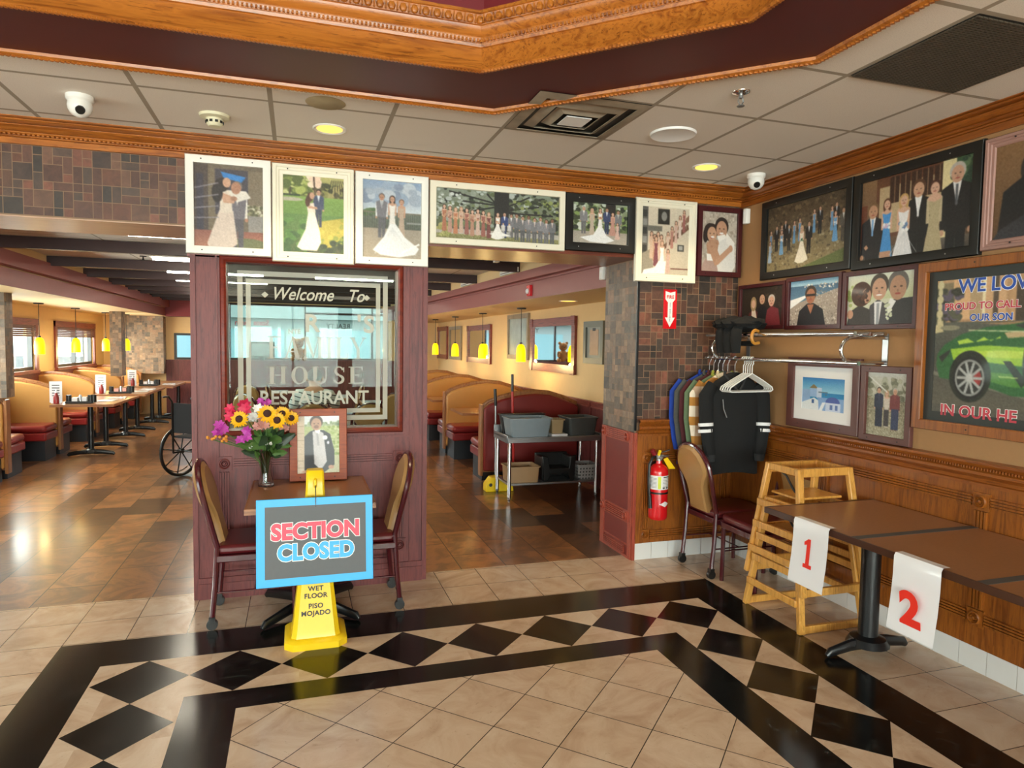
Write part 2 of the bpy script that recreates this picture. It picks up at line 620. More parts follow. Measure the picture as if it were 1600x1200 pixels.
        f = []
        for i in range(L if closed else L - 1):
            j = (i + 1) % L
            for k_ in range(m - 1):
                f.append((i * m + k_, i * m + k_ + 1, j * m + k_ + 1, j * m + k_))
        return s.add(v, f, mi)

    def mesh(s, name, mats, smooth=True, angle=38):
        me = bpy.data.meshes.new(name)
        me.from_pydata(s.v, [], s.f)
        mats = mats if isinstance(mats, (list, tuple)) else [mats]
        for m_ in mats:
            me.materials.append(m_)
        if len(mats) > 1:
            me.polygons.foreach_set('material_index', s.m)
        if any(c is not None for c in s.c):
            at = me.color_attributes.new('Col', 'FLOAT_COLOR', 'CORNER')
            arr = []
            for p, c in zip(me.polygons, s.c):
                arr += list((*(c or (0.5, 0.5, 0.5)), 1.0)) * p.loop_total
            at.data.foreach_set('color', arr)
        if smooth:
            me.polygons.foreach_set('use_smooth', [True] * len(me.polygons))
            me.set_sharp_from_angle(angle=math.radians(angle))
        me.validate()
        return me

    def build(s, name, mats, parent=None, smooth=True, bevel=0, label=None, world=False, subsurf=0):
        """link as ONE object; world=True: the vertices are given in world metres, re-based onto the parent"""
        if world and parent is not None:
            mw = BASE[parent.name].inverted()
            s.v = [tuple(mw @ Vector(p)) for p in s.v]
        o = bpy.data.objects.new(name, s.mesh(name, mats, smooth))
        COL.objects.link(o)
        if parent is not None:
            o.parent = parent
            BASE[o.name] = BASE.get(parent.name, Matrix())
        if subsurf:
            md = o.modifiers.new('subsurf', 'SUBSURF')
            md.levels = md.render_levels = subsurf
        if bevel:
            md = o.modifiers.new('bevel', 'BEVEL')
            md.width = bevel
            md.segments = 2
            md.limit_method = 'ANGLE'
            md.angle_limit = math.radians(50)
            md.harden_normals = False
        if label:
            o['label'] = label
        return o


BASE = {}


def thing(name, label, cat, loc=(0, 0, 0), rz=0.0, group=None):
    o = bpy.data.objects.new(name, None)
    o.empty_display_size = 0.1
    COL.objects.link(o)
    o.location = loc
    o.rotation_euler = (0, 0, rz)
    BASE[o.name] = Matrix.Translation(loc) @ Matrix.Rotation(rz, 4, 'Z')
    return tag(o, label, cat, group)


def tag(o, label, cat, group=None, kind=None):
    o['label'] = label
    o['category'] = cat
    if group:
        o['group'] = group
    if kind:
        o['kind'] = kind
    return o


def struct(name, mb, mats, **kw):
    o = mb.build(name, mats, **kw)
    o['kind'] = 'structure'
    return o


KIDS = {}


def dup(root, loc, rz, label, group=None):
    """copy a thing with its parts and sub-parts"""
    def cp(o, par):
        c = o.copy()
        COL.objects.link(c)
        if par is not None:
            c.parent = par
        for ch in list(o.children):
            cp(ch, c)
        return c
    r = cp(root, None)
    r.location = loc
    r.rotation_euler = (0, 0, rz)
    r['label'] = label
    if group:
        r['group'] = group
    BASE[r.name] = Matrix.Translation(loc) @ Matrix.Rotation(rz, 4, 'Z')
    return r


def text(name, body, size, loc, rot, mat, parent=None, align='CENTER', offset=0.0, extrude=0.0006, shear=0.0, sx=1.0, world=True, spacing=1.0):
    cu = bpy.data.curves.new(name, 'FONT')
    cu.body = body
    cu.size = size
    cu.align_x = align
    cu.align_y = 'BOTTOM_BASELINE'
    cu.offset = offset
    cu.extrude = extrude
    cu.shear = shear
    cu.space_character = spacing
    cu.resolution_u = 4
    cu.materials.append(mat)
    tmp = bpy.data.objects.new(name, cu)
    COL.objects.link(tmp)
    bpy.context.view_layer.update()
    me = bpy.data.meshes.new_from_object(tmp.evaluated_get(bpy.context.evaluated_depsgraph_get()))
    me.name = name
    bpy.data.objects.remove(tmp)
    o = bpy.data.objects.new(name, me)
    COL.objects.link(o)
    mw = Matrix.Translation(loc) @ Euler(rot).to_matrix().to_4x4() @ Matrix.Diagonal((sx, 1, 1, 1))
    if parent is not None:
        o.parent = parent
        if world:
            mw = BASE[parent.name].inverted() @ mw
    o.matrix_local = mw
    return o


FACE_B = (PI / 2, 0, 0)            # reads on a wall that faces the lobby
FACE_R = (PI / 2, 0, -PI / 2)      # reads on the right-hand wall


def arc(cx, cy, r, a0, a1, n, ry=None):
    ry = r if ry is None else ry
    return [(cx + r * math.cos(a0 + (a1 - a0) * i / n), cy + ry * math.sin(a0 + (a1 - a0) * i / n)) for i in range(n + 1)]


def mosaic(mb, O, U, V, w, h, m, palette, gap=0.0045, seed=1, lift=0.0012):
    """random slate mosaic of 1x1 .. 3x2 modules on a rectangle; O corner, U and V unit vectors"""
    r = random.Random(seed)
    nx, ny = int(round(w / m)), int(round(h / m))
    sx, sy = w / nx, h / ny
    O, U, V = Vector(O), Vector(U), Vector(V)
    N = U.cross(V)
    occ = [[False] * ny for _ in range(nx)]
    for j in range(ny):
        for i in range(nx):
            if occ[i][j]:
                continue
            opts = [(1, 1)] * 8 + [(2, 1)] * 3 + [(1, 2)] * 5 + [(2, 2)] * 3
            r.shuffle(opts)
            for a, b in opts:
                if i + a <= nx and j + b <= ny and not any(occ[i + p][j + q] for p in range(a) for q in range(b)):
                    break
            else:
                a, b = 1, 1
            for p in range(a):
                for q in range(b):
                    occ[i + p][j + q] = True
            c = lin(r.choice(palette))
            g = r.uniform(0.75, 1.25)
            c = tuple(min(1, x * g) for x in c)
            u0, u1 = i * sx + gap / 2, (i + a) * sx - gap / 2
            v0, v1 = j * sy + gap / 2, (j + b) * sy - gap / 2
            P = [O + U * u + V * v + N * lift for u, v in ((u0, v0), (u1, v0), (u1, v1), (u0, v1))]
            mb.add(P, [(0, 1, 2, 3)], 1, c)


SLATE = ['#6b4433', '#744836', '#5c3c30', '#4f3c34', '#57453b', '#855240', '#3f342d', '#664437', '#5c463b', '#6e4c3b', '#4c4037', '#765341']
SLATE_GREY = ['#8a7462', '#947b66', '#7d6a5a', '#9b846e', '#9c7b62', '#837365', '#6d6155', '#a5876b']


def rosette(mb, c, axis, r=0.033, mi=0):
    """turned bull's-eye corner block: square plinth with rings, facing -Y or -X"""
    x, y, z = c
    b = r * 1.28
    prof = [(r, 0.0), (r, 0.008), (r * .82, 0.012), (r * .7, 0.001), (r * .6, 0.001), (r * .5, 0.011), (r * .36, 0.001), (r * .28, 0.001), (r * .2, 0.012), (0.0005, 0.013)]
    if axis == 'Y':
        mb.box(x - b, x + b, y - 0.014, y, z - b, z + b, mi)
        mb.lathe([(q, -p) for q, p in prof], (x, y - 0.014, z), 20, mi, 'Y')
    else:
        mb.box(x - 0.014, x, y - b, y + b, z - b, z + b, mi)
        mb.lathe([(q, -p) for q, p in prof], (x - 0.014, y, z), 20, mi, 'X')


def fluted(mb, axis, plane, u0, u1, w0, w1, along, mi=0, n=4, d=0.016):
    """reeded strip on a wall; along 'u' (horizontal) or 'w' (upright)"""
    lo, hi = (w0, w1) if along == 'u' else (u0, u1)
    s_ = (hi - lo) / n
    for i in range(n):
        a, b = lo + s_ * (i + 0.18), lo + s_ * (i + 0.82)
        if along == 'u':
            uu, ww = (u0, u1), (a, b)
        else:
            uu, ww = (a, b), (w0, w1)
        if axis == 'Y':
            mb.box(uu[0], uu[1], plane - d, plane, ww[0], ww[1], mi)
        else:
            mb.box(plane - d, plane, uu[0], uu[1], ww[0], ww[1], mi)
    if axis == 'Y':
        mb.box(u0, u1, plane - 0.003, plane, w0, w1, mi)
    else:
        mb.box(plane - 0.003, plane, u0, u1, w0, w1, mi)


# ================================================================ THE SETTING
YB, YB2, XR, XL = 4.60, 5.17, 3.33, -4.0
ZC, ZD, ZS = 2.85, 2.56, 2.147
YF, YE = 16.6, -6.0


def quad_z(mb, x0, x1, y0, y1, z, mi=0):
    mb.add([(x0, y0, z), (x1, y0, z), (x1, y1, z), (x0, y1, z)], [(0, 1, 2, 3)], mi)


# floor with its inlaid border
fl = MB()
quad_z(fl, XL, XR, YE, 4.72, 0)
RO = (-1.21, 2.754, -1.9, 4.075)
R1 = (-0.953, 2.497, -1.6, 3.766)
R2 = (-0.507, 2.075, -1.17, 3.334)
R3 = (-0.271, 1.853, -1.0, 3.164)
for r_, z_, mi_ in ((RO, 0.0003, 1), (R1, 0.0006, 2), (R2, 0.0009, 1), (R3, 0.0012, 3)):
    quad_z(fl, *r_, z_, mi_)
dxs = [-0.73 + i * 0.431 for i in range(8)]
dys = [3.55 - i * 0.431 for i in range(1, 11)]
for cx, cy in [(x, 3.55) for x in dxs] + [(-0.73, y) for y in dys] + [(2.286, y) for y in dys]:
    h_ = 0.2155
    fl.add([(cx - h_, cy, .0009), (cx, cy - h_, .0009), (cx + h_, cy, .0009), (cx, cy + h_, .0009)], [(0, 1, 2, 3)], 1)
struct('floor', fl, [M['marble'], M['black_marble'], M['marble_plain'], M['marble_diag']], smooth=False)
fl = MB()
quad_z(fl, XL, XR, 4.72, YF, 0)
struct('floor_dining', fl, M['slate'], smooth=False)


def wall_holes(mb, axis, p0, p1, u0, u1, w0, w1, holes, mi=0):
    """wall slab between planes p0 and p1 with rectangular openings (ua, ub, wa, wb)"""
    us = sorted({u0, u1} | {h[0] for h in holes} | {h[1] for h in holes})
    ws = sorted({w0, w1} | {h[2] for h in holes} | {h[3] for h in holes})
    for a, b in zip(us, us[1:]):
        for c, d in zip(ws, ws[1:]):
            if any(h[0] <= a and b <= h[1] and h[2] <= c and d <= h[3] for h in holes):
                continue
            if axis == 'X':
                mb.box(p0, p1, a, b, c, d, mi)
            else:
                mb.box(a, b, p0, p1, c, d, mi)


WIN_L = [(-4.6, -2.4, 0.75, 2.35), (-2.2, 0.1, 0.75, 2.35), (0.3, 3.4, 0.75, 2.35)]
WIN_DL = [(6.6, 8.7, 1.13, 1.84), (9.9, 12.58, 1.13, 1.84), (13.59, 15.8, 1.13, 1.84)]
WIN_E = [(-3.3, -1.3, 0.6, 2.45), (-1.1, 0.9, 0.6, 2.45), (1.1, 3.0, 0.6, 2.45)]
WIN_F = [(-2.62, -1.72, 1.2, 1.79), (-1.5, 2.1, 1.2, 2.5)]

w = MB(); wall_holes(w, 'X', XL - .15, XL, YE, YB2, 0, 2.9, WIN_L)
struct('wall_lobby_left', w, M['tan_wall'], smooth=False)
w = MB(); wall_holes(w, 'X', XL - .15, XL, YB2, YF, 0, 2.6, WIN_DL)
struct('wall_dining_left', w, M['cream_wall'], smooth=False)
w = MB(); wall_holes(w, 'Y', YE - .15, YE, XL - .15, XR + .15, 0, 2.9, WIN_E)
struct('wall_entry', w, M['tan_wall'], smooth=False)
w = MB(); wall_holes(w, 'Y', YF, YF + .15, XL - .15, XR + .15, 0, 2.6, WIN_F)
struct('wall_dining_far', w, M['cream_wall'], smooth=False)
w = MB(); w.box(XR, XR + .15, YE, YB + .3, 0, 2.9)
struct('wall_right', w, M['tan_wall'], smooth=False)
w = MB(); w.box(XR, XR + .15, YB + .3, YF, 0, 2.6)
struct('wall_dining_right', w, M['cream_wall'], smooth=False)


def window(n, axis, plane, a, b, c, d, mull=(), rail=None, fm=None, blind=0.0):
    fr, gl = MB(), MB()
    t = 0.05

    def bx(mb, u0, u1, w0, w1, p0, p1):
        if axis == 'X':
            mb.box(p0, p1, u0, u1, w0, w1)
        else:
            mb.box(u0, u1, p0, p1, w0, w1)
    s_ = 1 if (axis == 'Y' and plane > 0) else -1
    p0, p1 = sorted((plane + s_ * 0.02, plane + s_ * 0.09))
    bx(fr, a, b, c, c + t, p0, p1); bx(fr, a, b, d - t, d, p0, p1)
    bx(fr, a, a + t, c + t, d - t, p0, p1); bx(fr, b - t, b, c + t, d - t, p0, p1)
    for m_ in mull:
        bx(fr, m_ - .02, m_ + .02, c + t, d - t, p0, p1)
    if rail:
        bx(fr, mull[0] + .02, b - t, rail - .025, rail + .025, p0 + .002, p1 - .002)
    o = struct('window_%d' % n, fr, fm or M['mahogany'], smooth=False)
    q = (p0 + p1) / 2
    bx(gl, a + t, b - t, c + t, d - t, q - .002, q + .002)
    gl.build('pane', M['pane'], o, smooth=False)
    if blind:
        bl = MB()
        r0 = plane + .012 if axis == 'X' else plane - .05
        for i in range(int(blind / .03)):
            bx(bl, a + .01, b - .01, d - .03 * (i + 1), d - .03 * i - .004, min(r0, r0 + .02), max(r0, r0 + .02) - .004 * (i % 2))
        bl.build('shade', M['brown_frame'], o, smooth=False)
    return o


nwin = 1
for a, b, c, d in WIN_L:
    window(nwin, 'X', XL, a, b, c, d, mull=((a + b) / 2,)); nwin += 1
for a, b, c, d in WIN_DL:
    window(nwin, 'X', XL, a, b, c, d, mull=((a * .48 + b * .52),), blind=0.18, fm=M['black_iron']); nwin += 1
for a, b, c, d in WIN_E:
    window(nwin, 'Y', YE, a, b, c, d, mull=((a + b) / 2,)); nwin += 1
window(nwin, 'Y', YF, *WIN_F[0], fm=M['black_iron']); nwin += 1
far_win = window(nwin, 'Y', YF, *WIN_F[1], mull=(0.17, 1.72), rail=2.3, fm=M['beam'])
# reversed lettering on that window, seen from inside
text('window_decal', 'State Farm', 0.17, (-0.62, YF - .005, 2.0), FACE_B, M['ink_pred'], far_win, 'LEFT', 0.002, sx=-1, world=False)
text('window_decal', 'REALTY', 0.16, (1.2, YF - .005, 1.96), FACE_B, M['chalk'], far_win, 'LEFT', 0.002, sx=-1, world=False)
# sills and casings in the dining room's left wall
sl = MB()
for a, b, c, d in WIN_DL:
    sl.box(XL, XL + .05, a - .08, b + .08, c - .05, c)
    sl.box(XL, XL + .03, a - .1, a, c, d + .1); sl.box(XL, XL + .03, b, b + .1, c, d + .1)
    sl.box(XL, XL + .035, a - .1, b + .1, d, d + .1)
struct('trim_window_casing', sl, M['red_oak_y'], smooth=False)

# the walls between lobby and dining room ------------------------------------------------
hd = MB()
hd.box(XL, -0.646, YB, YB2, 2.345, ZC)
hd.box(XL, -0.646, YB + .004, YB2 - .004, 2.338, 2.3449, 1)
o = MB()
mosaic(o, (XL, YB, 2.35), (1, 0, 0), (0, 0, 1), 3.354, 0.395, 0.05, SLATE, seed=3)
mo = o.build('mosaic_facing', [M['grout'], M['mosaic']], None, smooth=False)
hd_o = struct('wall_header_left', hd, [M['grout'], M['soffit_pale']], smooth=False)
mo.parent = hd_o
hd = MB()
hd.box(0.847, 2.45, YB, YB2 + .01, 2.305, ZC)
struct('wall_header_right', hd, M['soffit'], smooth=False)
hd = MB(); hd.box(-0.646, 0.847, YB, 4.78, 2.16, ZC)
struct('wall_header_centre', hd, M['red_oak_x'], smooth=False)

# pier by the corner
pr = MB(); pr.box(2.452, XR, YB + .002, YB2, 0, ZC)
pier = struct('wall_pier', pr, M['grout'], smooth=False)
o = MB(); mosaic(o, (2.462, YB + .002, 1.06), (1, 0, 0), (0, 0, 1), 0.868, 1.685, 0.05, SLATE, seed=5)
mo = o.build('mosaic_facing', [M['grout'], M['mosaic']], pier, smooth=False)
o = MB(); mosaic(o, (2.452, YB2, 0.985), (0, -1, 0), (0, 0, 1), 0.56, 1.315, 0.05, SLATE_GREY, seed=8, gap=.003)  # paler palette puts the jamb tiles' shine into their colour
mo = o.build('mosaic_facing', [M['grout'], M['mosaic']], pier, smooth=False)
o = MB(); o.box(2.444, 2.462, YB - .004, YB + .012, 1.0, 2.3)
o.build('edge_strip', M['black_iron'], pier, smooth=False)
# red jamb panel
o = MB()
o.box(2.437, 2.453, YB - .012, YB2 - .02, 0, 0.985, 1)
o.box(2.437, 2.462, YB - .022, YB - .004, 0, 0.985)
for y0, y1 in ((YB - .008, YB + .05), (YB2 - .1, YB2 - .03)):
    o.box(2.430, 2.437, y0, y1, 0.0, .985)
for z0, z1 in ((0, .02), (.1, .11), (.36, .37), (.275, .285), (.9, .91), (.975, .985)):
    o.box(2.428, 2.437, YB, YB2 - .03, z0, z1)
for zc_ in (.055, .325, .945):
    fluted(o, 'X', 2.437, YB + .1, YB2 - .12, zc_ - .03, zc_ + .03, 'u', n=4)
for zc_ in (.325, .945):
    for yc_ in (YB + .075, YB2 - .09):
        rosette(o, (2.437, yc_, zc_), 'X', .034)
struct('trim_jamb_panel', o, [M['jamb_red'], plain('deep_red_panel', '#74231c', .4)], smooth=False)
# oak wainscot on the pier and the right wall
o = MB()
o.box(2.462, XR - .02, YB - .018, YB + .001, .13, 1.0)
o.box(2.462, 2.52, YB - .026, YB - .018, .13, 1.0)
for x0, x1, z0, z1, al in ((2.58, 3.25, .765, .83, 'u'), (2.58, 3.25, .165, .23, 'u'), (2.505, 2.57, .245, .75, 'w'), (3.2, 3.27, .245, .75, 'w')):
    fluted(o, 'Y', YB - .018, x0, x1, z0, z1, al)
for x, z in ((2.538, .797), (2.538, .197), (3.235, .797), (3.235, .197)):
    rosette(o, (x, YB - .018, z), 'Y', .03)
struct('trim_wainscot_pier', o, M['oak_z'])
o = MB()
o.box(XR - .025, XR + .001, YE, YB - .02, .13, 1.0)
ys = [3.57, 2.50, 1.43, .36, -.71]
for i, y in enumerate(ys):
    rosette(o, (XR - .025, y, .885), 'X', .034)
    rosette(o, (XR - .025, y, .285), 'X', .034)
    fluted(o, 'X', XR - .025, y - .036, y + .036, .335, .835, 'w')
    y1 = ys[i - 1] if i else 4.55
    for zc_ in (.885, .285):
        fluted(o, 'X', XR - .025, y + .05, y1 - (.05 if i else 0), zc_ - .03, zc_ + .03, 'u')
struct('trim_wainscot_right', o, M['oak_z'])
RAIL = [(0, .955), (.03, .958), (.03, .975), (.045, .985), (.035, 1.0), (.06, 1.02), (.06, 1.035), (.045, 1.045), (.06, 1.06), (.07, 1.075), (.07, 1.088), (0, 1.09)]
o = MB(); o.sweep([(XR, YE), (XR, YB), (2.462, YB)], [(d * .9, z) for d, z in RAIL])
for i in range(420):
    y = 4.5 - i * .0155
    o.box(XR - .062, XR - .052, y, y + .008, 1.046, 1.058)
struct('trim_chair_rail', o, M['oak_y'], smooth=False)
# tile skirting
o = MB()
for i in range(int((YB - YE) / .152)):
    y = YB - .03 - i * .152
    o.box(XR - .012, XR + .001, y - .149, y, .0, .128)
o.box(XR - .009, XR, YE, YB, 0, .125, 1)
struct('baseboard_right', o, [M['base_tile'], M['grout']], smooth=False)
o = MB()
for i in range(6):
    x = 2.462 + i * .148
    o.box(x, min(x + .145, XR - .014), YB - .014, YB, 0, .128)
o.box(2.462, XR - .012, YB - .01, YB, 0, .124, 1)
struct('baseboard_back', o, [M['base_tile'], M['grout']], smooth=False)

# central partition: red oak frame round the etched pane
PY, PY2 = YB, 4.74
o = MB()
o.box(-.631, -.425, PY, PY2, 0, 2.17); o.box(.645, .847, PY, PY2, 0, 2.17)
o.box(-.425, .645, PY, PY2, 0, 1.075); o.box(-.425, .645, PY, PY2, 2.135, 2.17)
for x0, x1 in ((-.631, -.6), (.815, .847)):
    o.box(x0, x1, PY - .012, PY, 0, 2.17)
for x0, x1 in ((-.487, -.476), (.727, .738)):
    o.box(x0, x1, PY - .007, PY, .13, 2.17)
o.box(-.49, .74, PY - .008, PY, 1.005, 1.018)
o.box(-.6, .815, PY - .02, PY, 0, .1); o.box(-.6, .815, PY - .013, PY, .1, .135)
for x0, x1, z0, z1, al in ((-.39, .61, .835, .895, 'u'), (-.475, -.415, .31, .81, 'w'), (.63, .69, .31, .81, 'w'), (-.39, .61, .23, .29, 'u')):
    fluted(o, 'Y', PY, x0, x1, z0, z1, al)
for x in (-.445, .66):
    for z in (.865, .26):
        rosette(o, (x, PY, z), 'Y', .034)
struct('wall_partition', o, M['red_oak'])
# moulded frame round the pane
o = MB()
fp = [(-.425, 1.075), (.645, 1.075), (.645, 2.135), (-.425, 2.135)]
o.sweep(fp, [(.0, 0), (0, -.012), (-.012, -.02), (-.03, -.014), (-.038, 0)], closed=True)
o.v = [(x, PY + z, y) for x, y, z in o.v]
struct('trim_pane_frame', o, M['mahogany'])

# crown mouldings
CR = [(0, .0), (.1, 0), (.1, .3), (.07, .3), (.07, .33), (.16, .35), (.16, .4), (.12, .4), (.12, .44), (.24, .46), (.28, .5), (.28, .54), (.25, .54), (.25, .57), (.36, .6), (.48, .68), (.56, .76), (.56, .8), (.52, .8), (.52, .83), (.78, .85), (.84, .89), (.84, .93), (.8, .93), (.8, .95), (1, .96), (1, 1), (0, 1)]
o = MB(); o.sweep([(XR, YB), (XL, YB)], [(d * .21, 2.745 + z * .105) for d, z in CR])
for i in range(300):
    x = 3.2 - i * .0235
    o.box(x, x + .012, YB - .052, YB - .04, 2.7865, 2.7935)
struct('trim_crown_back', o, M['oak'], smooth=False)
o = MB(); o.sweep([(XR, YE), (XR, YB)], [(d * .115, 2.735 + z * .115) for d, z in CR])
struct('trim_crown_right', o, M['oak_y'], smooth=False)

# ceiling with the octagonal tray
OX0, OX1, OY0, OY1, DX, DY = -2.75, 2.075, -1.6, 3.44, 1.1, 1.07
OCT = [(OX0, OY0 + DY), (OX0 + DX, OY0), (OX1 - DX, OY0), (OX1, OY0 + DY), (OX1, OY1 - DY), (OX1 - DX, OY1), (OX0 + DX, OY1), (OX0, OY1 - DY)]
o = MB()
for r_ in ((XL, OX0, YE, YB), (OX1, XR, YE, YB), (OX0, OX1, OY1, YB), (OX0, OX1, YE, OY0)):
    quad_z(o, *r_, ZC)
for a, b, c in (((OX0, OY0), OCT[0], OCT[1]), ((OX1, OY0), OCT[2], OCT[3]), ((OX1, OY1), OCT[4], OCT[5]), ((OX0, OY1), OCT[6], OCT[7])):
    o.add([(*a, ZC), (*b, ZC), (*c, ZC)], [(0, 1, 2)])
struct('ceiling', o, M['ceiling'], smooth=False)
o = MB(); o.sweep(OCT, [(0.0, ZC), (.484, ZC + .002)], closed=True)
struct('trim_tray_band', o, M['maroon'], smooth=False)
o = MB()
o.sweep(OCT, [(-.006, ZC + .001), (-.006, ZC - .012), (.006, ZC - .02), (.028, ZC - .012), (.032, ZC + .002)], closed=True)


def along(path, step, closed=True):
    L = len(path)
    for i in range(L if closed else L - 1):
        a, b = Vector(path[i]), Vector(path[(i + 1) % L])
        d = (b - a)
        n_ = int(d.length / step)
        for j in range(n_):
            yield a + d * ((j + .5) / n_), d.normalized()


for p, d in along(OCT, .02):
    n_ = Vector((-d.y, d.x))
    if p.y > .3:
        o.obox((p.x + n_.x * .008, p.y + n_.y * .008, ZC - .019), (.013, .014, .007), (0, 0, math.atan2(d.y, d.x) + .5))
struct('trim_tray_edge', o, M['oak'], smooth=False)


def inset(path, d):
    mb = MB().sweep(path, [(d, 0)], closed=True)
    return [(v[0], v[1]) for v in mb.v]


INN = inset(OCT, .484)
TP = [(0, ZC), (-.004, ZC - .01), (.008, ZC - .016), (.018, ZC - .006), (.016, ZC + .004), (.012, ZC + .01), (.012, ZC + .085), (.02, ZC + .088), (.024, ZC + .1), (.02, ZC + .104), (.028, ZC + .12),
      (.028, ZC + .128), (.04, ZC + .136), (.05, ZC + .155), (.052, ZC + .163), (.058, ZC + .165), (.075, ZC + .2), (.082, ZC + .202), (.082, ZC + .214), (-.02, ZC + .216)]
o = MB(); o.sweep(INN, TP, closed=True)
for p, d in along(INN, .016):
    if p.y > .6:
        n_ = Vector((-d.y, d.x))
        o.obox((p.x + n_.x * .008, p.y + n_.y * .008, ZC - .014), (.011, .016, .008), (0, 0, math.atan2(d.y, d.x) + .6))
for p, d in along(INN, .017):
    if p.y > .6:
        n_ = Vector((-d.y, d.x)); q = p + n_ * .026
        o.obox((q.x, q.y, ZC + .112), (.008, .01, .012), (0, 0, math.atan2(d.y, d.x)))
for p, d in along(INN, .047):
    if p.y > .6:
        n_ = Vector((-d.y, d.x)); q = p + n_ * .068
        an = math.atan2(d.y, d.x)
        o.sph((q.x, q.y, ZC + .182), (.016, .012, .019), 8, rot=(0, 0, an))
        e = p + d * .0235 + n_ * .07
        o.obox((e.x, e.y, ZC + .182), (.005, .01, .034), (0, 0, an))
struct('trim_tray_moulding', o, M['oak'])
o = MB(); o.sweep(INN, [(-.05, ZC + .2), (-.05, ZC + .33)], closed=True)
struct('wall_tray_riser', o, M['maroon_lt'], smooth=False)
o = MB(); quad_z(o, OX0, OX1, OY0, OY1, ZC + .33)
struct('ceiling_tray_top', o, M['maroon_dk'], smooth=False)

# dining room ceilings, bulkheads and beams ----------------------------------------------
o = MB(); quad_z(o, XL, XR, 4.76, YF, ZD)
struct('ceiling_dining', o, M['ceiling_dining'], smooth=False)
o = MB()
o.box(XL, -2.7, YB2, YF, ZS, 2.32, 0)
o.box(XL, -2.62, YB2, YF, 2.335, 2.475, 0)
o.box(XL, -2.715, YB2, YF, 2.32, 2.335, 2)  # cream strip: the lit gap between the tiers is put into the colour
o.box(XL, -2.66, YB2, YF, 2.475, ZD, 1)
quad_z(o, XL, -2.705, YB2, YF, ZS - .002, 1)
struct('wall_bulkhead_left', o, [M['mauve'], M['cream_ceil'], M['tube_on'] if False else M['cream_ceil']], smooth=False)
o = MB()


def skew(dx, z0, z1, mi, y0=YB2 + .012):
    f = lambda y: 2.52 - (y - 5.3) * (.31 / 6.7) + dx
    pts = [(f(y0), y0), (XR, y0), (XR, YF), (f(YF), YF)]
    o.prism(pts, 'Z', z0, z1, mi)


skew(0, ZS, 2.33, 0); skew(-.1, 2.35, 2.44, 0); skew(-.02, 2.33, 2.35, 0); skew(-.07, 2.44, ZD, 1)
skew(.005, ZS - .002, ZS - .0005, 1)
struct('wall_bulkhead_right', o, [M['mauve'], M['cream_ceil']], smooth=False)
o = MB(); o.box(-2.7, -1.62, 16.1, YF, ZS, ZD)
struct('wall_bulkhead_far', o, M['maroon_lt'], smooth=False)
for i, y in enumerate((7.2, 8.8, 10.15, 11.4, 12.4, 13.3, 14.3, 15.3)):
    o = MB(); o.box(-2.66, 2.48 - .0463 * (y - 5.3) - .03, y, y + .06, 2.45, ZD - .004)
    struct('ceiling_beam', o, M['beam'], smooth=False)

# tiled columns and dividing walls of the dining room
for nm, x0, x1, y0, y1, z0, z1, sd in (('column', -3.34, -3.125, 8.95, 9.17, .96, ZS, 21), ('column', -3.27, -3.08, 14.0, 14.3, .96, ZS, 22), ('wall_mosaic_far', -3.6, -2.78, 16.3, YF, .9, ZS, 23)):
    o = MB(); o.box(x0, x1, y0 + .003, y1, z0, z1)
    c_ = struct(nm, o, M['grout'], smooth=False)
    o = MB()
    mosaic(o, (x0, y0 + .003, z0), (1, 0, 0), (0, 0, 1), x1 - x0, z1 - z0, .05, SLATE_GREY, seed=sd, gap=.004)
    mosaic(o, (x1, y0 + .003, z0), (0, 1, 0), (0, 0, 1), y1 - y0, z1 - z0, .05, SLATE_GREY, seed=sd + 9, gap=.004)
    q = o.build('mosaic_facing', [M['grout'], M['mosaic']], c_, smooth=False)
o = MB(); o.box(-2.78, 2.3, YF - .03, YF, 0, 1.17); o.box(-2.78, 2.3, YF - .07, YF, 1.17, 1.2)
struct('trim_wainscot_far', o, M['red_oak'], smooth=False)
o = MB(); o.box(XR - .02, XR, YB2, YF, 0, .92)
for i in range(13):
    y = 5.6 + i * .85
    o.box(XR - .03, XR - .02, y, y + .06, 0, .92)
struct('trim_wainscot_dining_right', o, M['red_oak'], smooth=False)
o = MB(); o.box(XR - .035, XR, YB2, YF, .92, .975); o.box(XR - .05, XR, YB2, YF, .975, .99); o.box(XR - .045, XR, YB2, YF, .912, .924)
for i in range(13):
    o.box(XR - .045, XR, 5.6 + i * .85, 5.66 + i * .85, .915, .985)
struct('trim_rail_dining_right', o, M['red_oak_y'], smooth=False)
o = MB(); o.box(XL, XL + .02, YB2, YF, 0, 1.08)
struct('trim_wainscot_dining_left', o, M['red_oak'], smooth=False)

# what lies outside the windows
o = MB(); quad_z(o, -60, 60, -60, 80, -.25)
struct('ground_outside', o, plain('pale_asphalt', '#7f817d', .9), smooth=False)
o = MB(); o.box(-9, 14, 34, 40, -.25, 3.4); o.box(-9, 14, 33.6, 34, 2.7, 3.5)
for i in range(5):
    o.box(-7 + i * 4, -4.6 + i * 4, 33.95, 34, .2, 2.2, 1)
ext = struct('exterior_building', o, [plain('pale_siding', '#9fa8a8', .7), plain('shop_glass', '#8fb4bd', .1)], smooth=False)
o = MB(); o.box(-16, -15.5, -10, 25, -.25, 4.2)
for i in range(6):
    o.box(-15.5, -15.4, -8 + i * 5, -6 + i * 5, .3, 2.6, 1)
struct('exterior_building', o, [plain('cream_siding', '#e2d6bd', .7), plain('shop_glass', '#8fb4bd', .1)], smooth=False)
o = MB(); o.box(-14, 14, -22, -21, -.25, 3.6)
struct('exterior_building', o, plain('grey_siding', '#b9bcbb', .7), smooth=False)
o = MB()
